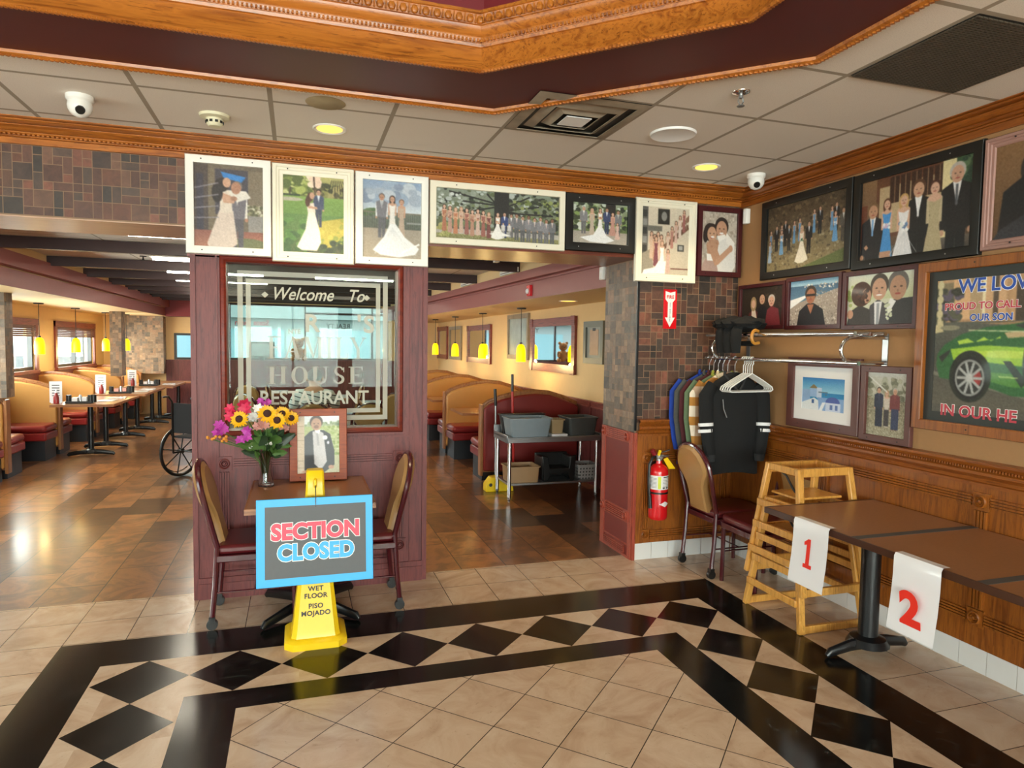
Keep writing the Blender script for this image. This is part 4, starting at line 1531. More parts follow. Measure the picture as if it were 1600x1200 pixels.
P.grad(0, .12, '#7fb6d8', '#9ac4dc').grad(.12, .5, '#3f6a8f', '#5d87a3').blobs(.3, .1, 1, .2, 50, .02, ['#efeeea', '#d9d4cc', '#b9b0a6', '#8a8078']).poly([(0, .55), (1, .22), (1, 1), (0, 1)], '#a3968a').blobs(0, .58, 1, 1, 300, .016, ['#c9bfb4', '#85796c', '#b0a598', '#6b6056', '#d8d0c6']).poly([(0, .42), (.45, .3), (.0, .62)], '#e8ecee').blobs(.5, .25, 1, .55, 120, .014, ['#cfc6bb', '#8f8477', '#b5aa9e'])
P.poly([(.16, 1), (.2, .68), (.36, .52), (.5, .52), (.68, .66), (.74, 1)], '#15161b').poly([(.36, .54), (.5, .54), (.44, .76)], '#a86a4a').head(.43, .34, .17, '#a86a4a', '#3a2c24').rect(.34, .31, .52, .36, '#16130f').grain(.02)
picture('maroon framed photo of a man with dark glasses on a pebble beach', 'R', 4.012, 3.494, 1.775, 2.14, .03, M['maroon_frame'], P, group='framed photos on the right wall')
P = Pic(.48 / .3, 110, '#cfd2b8')
P.grad(0, .5, '#dfe3d2', '#c3cc9a').blobs(0, .2, .4, .7, 30, .07, ['#a9b86a', '#c3cc8e', '#8fa055']).grad(.6, 1, '#b6bc8c', '#a9b07c', .6)
P.poly([(.52, 1), (.56, .62), (.72, .52), (1, .5), (1, 1)], '#2f3133').head(.76, .28, .24, '#b98a6c', '#6b6660').poly([(.66, .5), (.74, .56), (.6, .9), (.55, .8)], '#e8e8e6')
P.poly([(.3, 1), (.36, .62), (.48, .5), (.6, .62), (.66, 1)], '#4a4a4e').poly([(.42, .55), (.54, .55), (.5, 1), (.44, 1)], '#e6e6e8').line(.48, .58, .48, 1, .06, '#9aa0a8').head(.49, .28, .22, '#cb9a7c', '#4c4238').ell(.49, .42, .045, .02, '#f4efe9')
P.poly([(0, 1), (.05, .72), (.2, .6), (.36, .7), (.38, 1)], '#3a3634').ell(.22, .38, .16, .25, '#4a2c1e').ell(.3, .42, .07, .15, '#c48f72').blobs(.14, .3, .32, .55, 26, .04, ['#5a3826', '#3a2218']).blobs(.6, .62, .68, .9, 10, .04, ['#e2e6d0', '#c8d0b0']).ell(.05, .78, .05, .09, '#c48f72').grain(.015)
picture('maroon framed photo of a groom kissed on both cheeks by his parents', 'R', 3.488, 2.936, 1.766, 2.13, .03, M['maroon_frame'], P, group='framed photos on the right wall')

# right wall, lower row
P = Pic(.34 / .34, 120, '#2f7fc4')
P.grad(0, .45, '#2479c2', '#8fd0e8').grad(.45, 1, '#1f86c6', '#2fa0d4').rect(0, .38, .2, 1, '#8fb4e0').rect(.2, .33, .36, .6, '#9cc0ea').poly([(.18, .33), (.28, .2), (.4, .33)], '#8a744a').rect(.36, .3, .48, .62, '#c9d8ee').rect(.38, .6, 1, 1, '#7fa8dc')
P.poly([(0, .8), (.3, .62), (.4, .7), (.42, 1), (0, 1)], '#dfe6ea').rect(.24, .68, .3, .8, '#3a5f9a').ell(.74, .72, .16, .16, '#4a5fb0').rect(.58, .74, .92, 1, '#c8d6ee').rect(.68, .8, .74, .95, '#5d78b8').rect(.8, .8, .86, .95, '#5d78b8').poly([(.42, 1), (.5, .75), (.58, .74), (.5, 1)], '#e8eef4').rect(.56, .5, .6, .52, '#6d6a4c').rect(.4, .42, .62, .46, '#5b7c90').grain(.015)
picture('white matted painting of a blue domed church and windmill by the sea', 'R', 3.963, 3.316, 1.1, 1.585, .06, M['brown_frame'], P, mat_w=.075, mat_m=M['mat_white'], name='framed_painting', group='framed photos on the right wall')
P = Pic(.3 / .4, 120, '#8f8a72')
P.grad(0, .35, '#c5c6bc', '#a5a592').grad(.35, 1, '#8a8468', '#a09a80').blobs(0, .1, 1, .4, 50, .06, ['#b9baa9', '#8f9078', '#a5a68e', '#6d6f58']).grain(.06, v0=.35, cell=2)
P.man(.3, .24, .62, '#2c3248', '#3a4058', skin=SK, hair='#3a2a20').man(.7, .24, .66, '#7a3434', '#8a4038', skin=SK, hair='#b9b0a8').lady(.5, .28, .58, '#c9bfb0', flare=.07, hair='#a08050', sleeve='#c9bfb0')
P.rect(.62, .56, .8, .88, '#2f3a5c').rect(.22, .56, .4, .86, '#262b3e').rect(.44, .58, .56, .84, '#3f3a3c').line(.0, .05, .5, .3, .02, '#d5d6d0').grain(.03)
picture('grey brown framed photo of three people standing in a dry field', 'R', 3.309, 2.943, 1.092, 1.548, .04, M['brown_frame'], P, group='framed photos on the right wall')

# the big poster
PW, PH = 1.58, .705
P = Pic(PW / PH, 170, '#57554a')
P.u, P.v, P.asp = P.u / .6, P.v + .06, P.asp * .6
P.grad(0, .38, '#c79a68', '#b98a60').grad(0, .06, '#86bccb', '#9cc6cf', 0, .18).rect(0, .08, .1, .2, '#8a7a58').poly([(0, .12), (.1, .2), (.14, .34), (0, .4)], '#4a4b38').rect(.1, .02, .2, .36, '#e0b07c').rect(.2, .02, .27, .36, '#b89a70').rect(.27, .0, .29, .38, '#ecdcb0').rect(.29, .0, .4, .38, '#d8a878').rect(.42, .02, .6, .38, '#c79868').rect(.33, .04, .36, .36, '#5d4c3c').rect(.45, .1, .5, .38, '#4b3b2e')
P.blobs(.02, .14, .16, .36, 50, .03, ['#3f4234', '#565844', '#5d5468', '#37382c']).grad(.38, .62, '#5b5c50', '#4c4d46').poly([(.12, .4), (1, .36), (1, .46), (.3, .44)], '#a88058').grad(.62, 1, '#4a4a43', '#5f5a4c').poly([(.0, .75), (1, 1.02), (1, 1.04), (0, .78)], '#7a7668').poly([(.1, .38), (.6, .42), (.6, .5), (.1, .5)], '#585a50')
for i in range(7):
    P.ell(.022, .04 + i * .055, .014 + .006 * (i % 2), .032, '#cfc393')
P.poly([(.0, .4), (.045, .36), (.05, .45), (.0, .46)], '#cabd8c').ell(.09, .42, .06, .02, '#8d8a70')
P.poly([(.02, .62), (.06, .55), (.16, .47), (.3, .42), (.45, .40), (.62, .36), (1, .34), (1, .9), (.45, .9), (.3, .84), (.04, .8), (.015, .7)], '#2f6a36')
P.poly([(.1, .58), (.3, .55), (.6, .57), (1, .55), (1, .68), (.55, .7), (.3, .67), (.12, .66)], '#9ccf2e').poly([(.14, .6), (.4, .585), (.7, .6), (.7, .64), (.35, .64)], '#c2e23a').poly([(.3, .74), (.6, .76), (1, .74), (1, .84), (.45, .84), (.3, .8)], '#4f8f34')
P.poly([(.14, .52), (.2, .5), (.24, .53), (.29, .49), (.33, .52), (.38, .485), (.38, .5), (.15, .545)], '#b4dc40').poly([(.45, .41), (.62, .36), (.78, .3), (1, .28), (1, .44), (.55, .46)], '#3a3f3a').poly([(.4, .46), (.6, .44), (.6, .48), (.42, .5)], '#c3a878').line(.2, .44, .5, .455, .008, '#c9d2a0')
P.poly([(.03, .64), (.1, .58), (.09, .62), (.05, .68)], '#2a2f2c').ell(.22, .78, .12, .19, '#23281f').ell(.22, .79, .095, .155, '#1a1a1a').ell(.22, .79, .085, .135, '#8f938f').ell(.22, .79, .074, .118, '#2c2d2c').ell(.265, .79, .022, .06, '#a32f2c')
for i in range(10):
    a_ = i * PI / 5
    P.line(.22, .79, .22 + math.cos(a_) * .074, .79 + math.sin(a_) * .118, .02, '#a9adab')
P.ell(.22, .79, .018, .03, '#b9bcba').poly([(.4, .66), (.44, .66), (.53, .8), (.5, .84)], '#1d2a1e').ell(.86, .8, .12, .19, '#23281f').line(.38, .77, .48, .775, .006, '#cfe27a').ell(.53, .68, .03, .16, '#1c2c1c').grain(.02)
big = picture('large oak framed poster of a green sports car with blue and red words', 'R', 2.93, 1.14, 1.21, 2.125, .055, M['oak_z'], P, mat_w=.05, mat_m=M['mat_dark'], d=.04, name='framed_poster', group='framed photos on the right wall')
for body, y, z, sz, ink in (('WE LOVE', 2.70, 1.95, .098, 'ink_pblue'), ('PROUD TO CALL', 2.775, 1.86, .052, 'ink_pred'), ('OUR SON', 2.63, 1.80, .05, 'ink_pblue'), ('IN OUR HE', 2.772, 1.30, .083, 'ink_pred')):
    sx_ = {'WE LOVE': .98, 'PROUD TO CALL': 1.0, 'OUR SON': 1.0, 'IN OUR HE': 1.0}[body]
    text('lettering', body, sz, (XR - .0155, y, z), FACE_R, M['ink_white'], big, 'LEFT', sz * .055, .0004, sx=sx_)
    text('lettering', body, sz, (XR - .0165, y, z), FACE_R, M[ink], big, 'LEFT', sz * .022, .0004, sx=sx_)


# ================================================================ LOBBY FURNITURE
def chair_proto(label, loc, rz, group):
    """restaurant chair facing +x: tube arch, keyhole back pad, casters under the rear legs"""
    t = thing('dining_chair', label, 'chair', loc, rz, group)
    hw = .2
    lean = lambda z: -.0 - max(0, z - .47) * .24
    zc_ = .76
    arch = [(lean(zc_ + q) - .0, y, zc_ + q) for y, q in [(hw * math.cos(a), hw * .9 * math.sin(a)) for a in [PI * i / 14 for i in range(15)]]]
    tub = [(lean(.47), hw - .015, .47), (lean(.6), hw - .01, .6), (lean(.7), hw, .7)] + arch + [(lean(.7), -hw, .7), (lean(.6), -hw + .01, .6), (lean(.47), -hw + .015, .47)]
    MB().tube(tub, .0165, 8).build('back_frame', M['frame_metal'], t)
    for q in (1, -1):
        l = MB().tube([(0, q * (hw - .015), .47), (-.012, q * (hw - .012), .25), (-.03, q * (hw - .01), .065)], .0155, 8).build('leg', M['frame_metal'], t)
        c = MB()
        c.cyl((-.03, q * (hw - .01) - .014, .03), (-.03, q * (hw - .01) + .014, .03), .03, n=14)
        c.box(-.046, -.014, q * (hw - .01) - .02, q * (hw - .01) + .02, .045, .075)
        c.build('caster', M['black'], l)
        MB().tube([(.415, q * (hw - .02), .43), (.42, q * (hw - .02), .0)], .0155, 8).build('leg', M['frame_metal'], t)
    st = MB()
    for q in (1, -1):
        st.cyl((-.015, q * (hw - .012), .21), (.417, q * (hw - .02), .21), .006, n=6)
    st.cyl((.2, hw - .015, .21), (.2, -hw + .015, .21), .006, n=6)
    st.build('stretcher', M['frame_metal'], t)
    s_ = MB()
    s_.prism([(-.005, -hw), (.43, -hw - .005), (.45, -.15), (.45, .15), (.43, hw + .005), (-.005, hw)], 'Z', .385, .4248)
    s_.build('seat_apron', M['frame_metal'], t, bevel=.005)
    s_ = MB()
    s_.prism([(.0, -hw + .01), (.42, -hw + .005), (.445, -.14), (.445, .14), (.42, hw - .005), (.0, hw - .01)], 'Z', .425, .48)
    s_.build('seat', M['vinyl_maroon'], t, bevel=.02)
    # pad outline
    half = [(.108, .455), (.1, .58), (.106, .64), (.138, .695), (.174, .74), (.184, .78), (.17, .83), (.135, .885), (.07, .925), (0, .935)]
    out = half + [(-a, b) for a, b in reversed(half[:-1])]
    pb = MB()
    n_ = len(out)
    fr = [(lean(z) + .016, y, z) for y, z in out]
    bk = [(lean(z) - .02, y, z) for y, z in out]
    fi = [(lean(z) + .034, y * .86, .69 + (z - .69) * .9) for y, z in out]
    bi = [(lean(z) - .032, y * .86, .69 + (z - .69) * .9) for y, z in out]
    pb.add(fr + bk + fi + bi, [(i, (i + 1) % n_, n_ + (i + 1) % n_, n_ + i) for i in range(n_)]
           + [(i, 2 * n_ + i, 2 * n_ + (i + 1) % n_, (i + 1) % n_) for i in range(n_)]
           + [(n_ + i, n_ + (i + 1) % n_, 3 * n_ + (i + 1) % n_, 3 * n_ + i) for i in range(n_)]
           + [tuple(range(2 * n_, 3 * n_)), tuple(range(4 * n_ - 1, 3 * n_ - 1, -1))])
    pb.build('backrest', M['pad_tan'], t)
    return t


CHG = 'oxblood tube chairs with tan backs'
ch = chair_proto('tan backed chair on casters at the left end of the small flower table', (-.44, 4.28, 0), 0, CHG)
dup(ch, (.565, 4.30, 0), PI, 'tan backed chair on casters at the right end of the small flower table')
dup(ch, (2.825, 4.252, 0), 0, 'tan backed chair below the hanging coats, back turned to the fire extinguisher')
dup(ch, (3.27, 3.835, 0), PI, 'tan backed chair against the right wall, half hidden by the wooden high chairs')


def iron_base(t, x, y, zt, spread=.29, r=.038, ang=PI / 4, arms=4, name='pedestal'):
    c = MB().cyl((x, y, .04), (x, y, zt), r, n=18)
    c.lathe([(r * 2.2, .05), (r * 1.8, .085), (r, .1)], (x, y, 0), 18)
    c.box(x - .11, x + .11, y - .11, y + .11, zt - .012, zt)
    p = c.build(name, M['black_iron'], t)
    for k_ in range(arms):
        a = ang + k_ * 2 * PI / arms
        e = (x + math.cos(a) * spread, y + math.sin(a) * spread)
        m_ = (x + math.cos(a) * spread * .5, y + math.sin(a) * spread * .5)
        MB().tube([(x, y, .06), (*m_, .052), (*e, .03), (x + math.cos(a) * (spread + .02), y + math.sin(a) * (spread + .02), .012)], [.036, .032, .026, .016], 10, flat=.7).build('foot', M['black_iron'], p)
    return p


# small table against the partition
t = thing('small_table', 'small brown two seat table with flowers against the glass partition', 'table', (.07, 4.19, 0))
o = MB(); o.box(-.335, .335, -.385, .385, .722, .75)
o.build('tabletop', M['laminate'], t, bevel=.003)
o = MB(); o.box(-.345, .345, -.395, -.385, .718, .7495); o.box(-.345, .345, .385, .395, .718, .7495); o.box(-.345, -.335, -.385, .385, .718, .7495); o.box(.335, .345, -.385, .385, .718, .7495)
o.build('edging', M['edge_wood'], t, smooth=False)
iron_base(t, 0, 0.07, .722, .36, .03)

# long table with the numbers
t = thing('long_table', 'long dark brown table with two grey tape strips along the right wall', 'table', (2.9, 2.15, 0))
o = MB(); o.box(-.38, .385, -1.0, 1.0, .722, .75)
o.build('tabletop', M['laminate_dk'], t, bevel=.004)
for a in (.37, -.26, -.89):
    MB().box(-.383, .386, a - .022, a + .022, .7502, .7512).build('tape_strip', plain('grey_tape', '#4b4a49', .6), t, smooth=False, label='grey tape across the tabletop')
o = MB(); o.box(-.39, -.3805, -1.01, 1.01, .718, .7515); o.box(-.38, .385, 1.0, 1.01, .718, .7515); o.box(-.38, .385, -1.01, -1.0, .718, .7515)
o.build('edging', M['edge_dark'], t, bevel=.002)
for y in (.68, -.68):
    p = iron_base(t, .05, y, .722, .25, .05, 0, 2)
for body, ya, yb, lb in (('1', 2.905, 2.66, 'white paper with a red number one hanging off the long table'), ('2', 2.275, 2.045, 'white plastic sleeved paper with a red number two hanging off the long table')):
    yc_ = (ya + yb) / 2
    t = thing('number_card', lb, 'sign', (2.505, yc_, .755), 0, 'number cards on the long table')
    o = MB()
    w_ = (ya - yb) / 2
    pr_ = [(.04, .002), (.002, .002), (-.006, -.012), (-.008, -.1), (-.016, -.2), (-.03, -.30), (-.033, -.33)]
    for s_, (a, b) in enumerate(((-w_, w_),)):
        v = [(x, y, z) for x, z in pr_ for y in (b, a)]
        v += [(x - .0012, y, z + .0008) for x, z in pr_ for y in (b, a)]
        m_ = len(pr_)
        f = [(2 * i, 2 * i + 2, 2 * i + 3, 2 * i + 1) for i in range(m_ - 1)] + [(2 * m_ + 2 * i, 2 * m_ + 2 * i + 1, 2 * m_ + 2 * i + 3, 2 * m_ + 2 * i + 2) for i in range(m_ - 1)]
        o.add(v, f)
    o.build('sheet', M['paper'], t)
    if body == '1':
        q = MB(); q.add([(-.0235, .03, -.235), (-.0235, -.03, -.235), (-.022, -.03, -.215), (-.022, -.012, -.215), (-.0125, -.012, -.085), (-.0125, .005, -.085), (-.0135, .032, -.105), (-.0138, .032, -.122), (-.0135, .014, -.116), (-.0215, .014, -.215), (-.0215, .03, -.215)], [tuple(range(11))])
        q.build('numeral', M['ink_num'], t, smooth=False)
    else:
        text('numeral', '2', .2, (2.505 - .0295, yc_, .755 - .275), (PI / 2 + .095, 0, -PI / 2), M['ink_num'], t, 'CENTER', .0085, .0003)

# two nested wooden high chairs
HG = 'nested restaurant high chairs'


def high_chair(label, loc, rz):
    t = thing('high_chair', label, 'high chair', loc, rz, HG)
    W0, W1, D0, D1, ht = .225, .18, .25, .13, .72     # half widths / depths at floor and top
    cor = lambda sx, sy, z, e=0: (sx * (W0 + (W1 - W0) * z / ht + e), sy * (D0 + (D1 - D0) * z / ht), z)
    for sx in (-1, 1):
        for sy in (-1, 1):
            MB().bar(cor(sx, sy, 0), cor(sx, sy, ht), .032, .04, (1, 0, 0)).build('leg', M['high_oak'], t, bevel=.005)
    for sx in (-1, 1):
        for z in (.17, .33, .47):
            MB().bar(cor(sx, -1, z, .029), cor(sx, 1, z, .029), .018, .042).build('side_rail', M['high_oak'], t, bevel=.004)
        MB().bar(cor(sx, -1, ht - .02), cor(sx, 1, ht - .02), .03, .042).build('arm_rail', M['high_oak'], t, bevel=.005)
    for sy in (-1, 1):
        MB().bar(cor(-1, sy, .025), cor(1, sy, .025), .026, .045).build('floor_rail', M['high_oak'], t, bevel=.004)
    MB().bar(cor(-1, 1, .3), cor(1, 1, .3), .02, .04).build('cross_rail', M['high_oak'], t, bevel=.004)
    MB().bar(cor(-1, 1, ht - .03), cor(1, 1, ht - .03), .03, .06).build('back_rail', M['high_oak'], t, bevel=.005)
    MB().bar(cor(-1, -1, ht - .02), cor(1, -1, ht - .02), .03, .05).build('tray_rail', M['high_oak'], t, bevel=.005)
    MB().box(-.16, .16, -.11, .13, .53, .545).build('seat', M['high_oak'], t, bevel=.004)
    MB().tube([(-.185, .03, .69), (-.16, 0, .66), (-.13, -.03, .58), (-.12, -.04, .56)], .007, 6).build('strap', M['black'], t)
    return t


high_chair('pale wooden high chair at the bottom of the nested pair, at the table end', (2.98, 3.36, 0), 0)
hc = high_chair('upper wooden high chair of the nested pair, raised above the other', (2.98, 3.36, .215), 0)

# wet floor cone and the sign on it
t = thing('wet_floor_cone', 'yellow wet floor cone standing on the black border tiles', 'cone', (.088, 3.83, 0))
o = MB()
oc = lambda s_, c_, z: [(a * s_, b * s_, z) for a, b in ((1, -1 + c_), (1, 1 - c_), (1 - c_, 1), (-1 + c_, 1), (-1, 1 - c_), (-1, -1 + c_), (-1 + c_, -1), (1 - c_, -1))]
rings = [oc(.163, .28, 0), oc(.163, .28, .035), oc(.148, .28, .05), oc(.128, .2, .052), oc(.122, .2, .075), oc(.085, .2, .4), oc(.048, .2, .85), oc(.046, .2, .935), oc(.04, .3, .945)]
o.add([p for r in rings for p in r], [(i * 8 + k_, i * 8 + (k_ + 1) % 8, (i + 1) * 8 + (k_ + 1) % 8, (i + 1) * 8 + k_) for i in range(8) for k_ in range(8)] + [tuple(range(64, 72)), tuple(range(7, -1, -1))])
o.build('cone_body', M['yellow_pl'], t, angle=None) if False else o.build('cone_body', M['yellow_pl'], t)
o = MB(); o.tube([(0, -.055, .90), (0, -.075, .895), (0, -.078, .875), (0, -.066, .86)], .008, 8)
o.build('hook', M['yellow_pl'], t)
ta = math.atan2(.085 - .122, .4 - .075)
for body, z, sz in (('WET', .3, .036), ('FLOOR', .262, .036), ('PISO', .208, .036), ('MOJADO', .17, .036)):
    yy = 3.83 - (.122 - (z - .075) * .1138) - .0015
    text('lettering', body, sz, (.088, yy, z), (PI / 2 - .113, 0, .0), M['ink_black'], t, 'CENTER', .0011, .0004, spacing=1.06)
t = thing('closed_sign', 'blue bordered charcoal board reading section closed, hung on the yellow cone', 'sign', (.088, 3.655, .365))
ty = math.atan2(.05, .455)
RT = Matrix.Translation((0, 0, 0)) @ Euler((-ty, 0, 0)).to_matrix().to_4x4()


def tilt(mb):
    mb.v = [tuple(RT @ Vector(p)) for p in mb.v]
    return mb


o = MB(); o.box(-.298, .298, -.004, .004, 0, .455)
tilt(o).build('board', M['blue_sign'], t, bevel=.003)
o = MB(); o.box(-.255, .26, -.0052, -.0041, .042, .415)
tilt(o).build('panel', M['chalk'], t, smooth=False)
o = MB(); o.box(-.002, .002, -.0062, -.004, .405, .425); o.tube([(0, -.005, .42), (0, -.004, .47), (0, .012, .515)], .0025, 6)
tilt(o).build('hanging_cord', M['black'], t)
for body, z, ink in (('SECTION', .245, 'ink_red'), ('CLOSED', .136, 'ink_blue')):
    for off, m_, d_ in ((.0098, M['ink_white'], -.0062), (.006, M[ink], -.0072)):
        q = text('lettering', body, .113, (0, 0, 0), (0, 0, 0), m_, t, 'CENTER', off, .0003, world=False, spacing=1.04)
        q.matrix_local = RT @ Matrix.Translation((.002, d_, z)) @ Euler((PI / 2, 0, 0)).to_matrix().to_4x4() @ Matrix.Diagonal((.94 if body == 'SECTION' else .9, 1, 1, 1))

# vase of flowers
VX, VY = -.19, 4.40
t = thing('flower_vase', 'clear glass vase of sunflowers and pink flowers on the small table', 'vase', (VX, VY, .75))
o = MB(); o.lathe([(.0005, .004), (.04, .004), (.046, .0), (.047, .01), (.036, .06), (.03, .1), (.036, .16), (.052, .225), (.05, .226), (.033, .16), (.0265, .1), (.032, .06), (.04, .016), (.0005, .014)], (0, 0, 0), 28)
o.build('vase_body', M['vase_glass'], t)
heads = [('sun', .012, -.05, .452, .062), ('sun', -.148, -.03, .419, .058), ('sun', .068, -.06, .411, .058), ('sun', .098, .0, .445, .052), ('sun', .15, .01, .415, .05),
         ('mag', -.26, -.02, .363, .05), ('mag', -.12, -.05, .325, .045), ('red', -.14, .02, .48, .06), ('red', -.18, .0, .445, .05), ('white', -.06, .01, .455, .045), ('pink', -.03, -.05, .375, .045),
         ('mag', -.01, .03, .5, .035), ('pink', .11, -.02, .36, .035), ('bud', -.31, -.03, .315, .02), ('bud', -.23, -.04, .305, .022), ('white', .0, -.06, .27, .02), ('white', .03, -.055, .27, .016), ('white', -.08, -.06, .25, .018)]
stems = MB()
for kind, x, y, z, r in heads:
    stems.tube([(x * .02, 0, .02), (x * .12, y * .1, .15), (x * .45, y * .6, .16 + (z - .16) * .55), (x, y + .012, z - .012)], .0032, 5)
stems.build('stem', M['leaf'], t)


def petal_ring(mb, c, nrm, r0, r1, n, wd, lift, mi=0, ph=0.0):
    nrm = Vector(nrm).normalized()
    a = nrm.orthogonal().normalized()
    b = nrm.cross(a)
    c = Vector(c)
    for i in range(n):
        an = 2 * PI * i / n + ph + random.uniform(-.08, .08)
        d = a * math.cos(an) + b * math.sin(an)
        s_ = nrm.cross(d)
        rr = r1 * random.uniform(.88, 1.08)
        P_ = [c + d * r0 - s_ * wd * .5, c + d * r0 + s_ * wd * .5, c + d * (r0 * .4 + rr * .6) + s_ * wd + nrm * lift, c + d * rr + nrm * lift * random.uniform(.2, 1.3), c + d * (r0 * .4 + rr * .6) - s_ * wd + nrm * lift]
        mb.add(P_, [(0, 1, 2, 3, 4)], mi)


for kind, x, y, z, r in heads:
    nr = (x * 1.2 + random.uniform(-.1, .1), -1.0, .45 if kind == 'sun' else .3)
    o = MB()
    if kind == 'sun':
        petal_ring(o, (x, y, z), nr, r * .35, r, 18, r * .13, .006)
        petal_ring(o, (x, y - .003, z), nr, r * .35, r * .88, 16, r * .13, .012, ph=.17)
        q = o.build('sunflower', M['sun_yel'], t)
        d_ = MB(); d_.sph((x, y - .004, z + .002), (r * .4, r * .17, r * .4), 12)
        d_.build('flower_disc', M['sun_disc'], q)
    elif kind == 'bud':
        for i in range(7):
            o.sph((x + random.uniform(-1, 1) * r * 1.6, y + random.uniform(-.5, .5) * r, z + random.uniform(-.6, .6) * r), r * .45, 6)
        o.build('flower_bud', M['bud'], t)
    else:
        m_ = {'mag': 'petal_mag', 'red': 'petal_red', 'pink': 'petal_pink', 'white': 'petal_white'}[kind]
        for i in range(4 if r > .03 else 1):
            cx = (x + random.uniform(-1, 1) * r * .6, y + random.uniform(-.5, .5) * r, z + random.uniform(-1, 1) * r * .8) if r > .03 else (x, y, z)
            petal_ring(o, cx, (random.uniform(-.6, .6), -1, random.uniform(-.2, .7)), .002, r * .72, 7, r * .2, .012)
        o.build('blossom', M[m_], t)
lf = MB(); ld = MB()
for i in range(46):
    a = random.uniform(-PI, 0) if i % 4 else random.uniform(0, PI)
    z0 = random.uniform(.17, .31)
    L = random.uniform(.07, .15)
    p0 = Vector((random.uniform(-.06, .06), random.uniform(-.03, .02), z0))
    d = Vector((math.cos(a) * 1.0, math.sin(a) * .5, random.uniform(-.15, .8))).normalized()
    s_ = d.cross(Vector((0, -1, .3))).normalized()
    n_ = s_.cross(d)
    wd = L * random.uniform(.16, .26)
    (lf if i % 2 else ld).add([p0, p0 + d * L * .35 + s_ * wd - n_ * .004, p0 + d * L * .75 + s_ * wd * .7, p0 + d * L + n_ * .012, p0 + d * L * .75 - s_ * wd * .7, p0 + d * L * .35 - s_ * wd - n_ * .004, p0 + d * L * .5 + n_ * .008],
                              [(0, 1, 6), (1, 2, 6), (2, 3, 6), (3, 4, 6), (4, 5, 6), (5, 0, 6)])
lf.build('leaves', M['leaf'], t)
ld.build('leaves', M['leaf_dk'], t)

# photograph standing on the table
P = Pic(.25 / .36, 120, '#a9b488')
P.grad(0, .14, '#dfe6ea', '#d8e0dc').blobs(0, .1, 1, .2, 40, .03, ['#7d9468', '#5f7a4c', '#93a878']).grad(.18, 1, '#a3b36a', '#c2c29a').blobs(.4, .18, 1, .7, 170, .022, ['#8fa850', '#b4c47a', '#7a9440', '#c2cf92']).rect(0, 0, .17, 1, '#c9b290')
for i in range(9):
    P.line(0, .06 + i * .12, .17, .06 + i * .12, .006, '#a08a6a')
P.poly([(.17, 1), (.17, .36), (.3, .27), (.42, .24), (.62, .25), (.78, .32), (.88, .62), (.88, .86), (.62, 1)], '#1c1b20').poly([(.36, .27), (.5, .25), (.62, .3), (.7, .8), (.56, .95), (.4, .84)], '#c3c1c3').poly([(.4, .24), (.55, .24), (.5, .34)], '#eeeeee').line(.47, .3, .5, .52, .035, '#a7a5aa')
P.ell(.66, .38, .055, .04, '#f2f2ee').ell(.73, .47, .03, .03, '#cfd2e2').ell(.8, .9, .07, .035, '#c39272').ell(.2, .97, .1, .025, '#c39272').head(.45, .13, .11, '#bb8c6c', '#4a3428').ell(.45, .19, .06, .03, '#8a6048').grain(.02)
t = picture('orange wood framed photo of a man in a black suit, standing on the small table', 'B', -.053, .303, .752, 1.213, .048, wood('orange_frame_wood', '#7a2f0c', '#9c4514', 'X', .5, coat=0), P, d=.022, plane=4.49)
t['group'] = 'photo on the small table'
del t['group']
t.rotation_euler = (-.1, 0, 0)
t.location.z += .002
o = MB(); o.bar((0, .02, .05), (0, .07, -.228), .05, .006, (0, 1, 0))
o.build('easel_back', M['mat_dark'], t, smooth=False)

# fire extinguisher and its arrow sign
EX, EY, EZ = 2.61, 4.505, .335
t = thing('fire_extinguisher', 'red fire extinguisher hung on the oak wainscot of the pier', 'fire extinguisher', (EX, EY, EZ))
o = MB(); o.lathe([(.0005, .0), (.06, .0), (.07, .012), (.072, .03), (.072, .36), (.066, .392), (.045, .415), (.024, .425), (.022, .445), (.0005, .447)], n=30)
o.build('cylinder_body', M['red_paint'], t)


def wrap(mb, a0, a1, z0, z1, r, n=14):
    v = [(math.cos(a0 + (a1 - a0) * i / n) * r, math.sin(a0 + (a1 - a0) * i / n) * r, z) for i in range(n + 1) for z in (z0, z1)]
    return mb.add(v, [(2 * i, 2 * i + 2, 2 * i + 3, 2 * i + 1) for i in range(n)])


o = MB(); wrap(o, -PI * 1.06, PI * .05, .235, .34, .0728)
lab = o.build('label', M['mat_white'], t)
o = MB()
for i in range(7):
    wrap(o, -PI * .52, -PI * .04, .25 + i * .011, .2525 + i * .011, .0732, 8)
wrap(o, -PI * .5, -PI * .12, .325, .334, .0732, 8)
for i in range(3):
    wrap(o, -PI * (.52 - i * .14), -PI * (.44 - i * .14), .242, .256, .0733, 3)
o.build('label_print', M['chalk'], lab)
o = MB()
for i in range(8):
    wrap(o, -PI * .98, -PI * .72, .25 + i * .01, .2525 + i * .01, .0732, 6)
o.build('label_print', M['chalk'], lab)
o = MB()
wrap(o, -PI * .68, -PI * .58, .242, .334, .0733, 4)
o.build('label_stripe', plain('lime_ink', '#cfdc3c', .5), lab)
o = MB(); o.lathe([(.0735, .2), (.0745, .2), (.0745, .214), (.0735, .214)], n=30)
o.build('strap_band', M['black'], t)
o = MB()
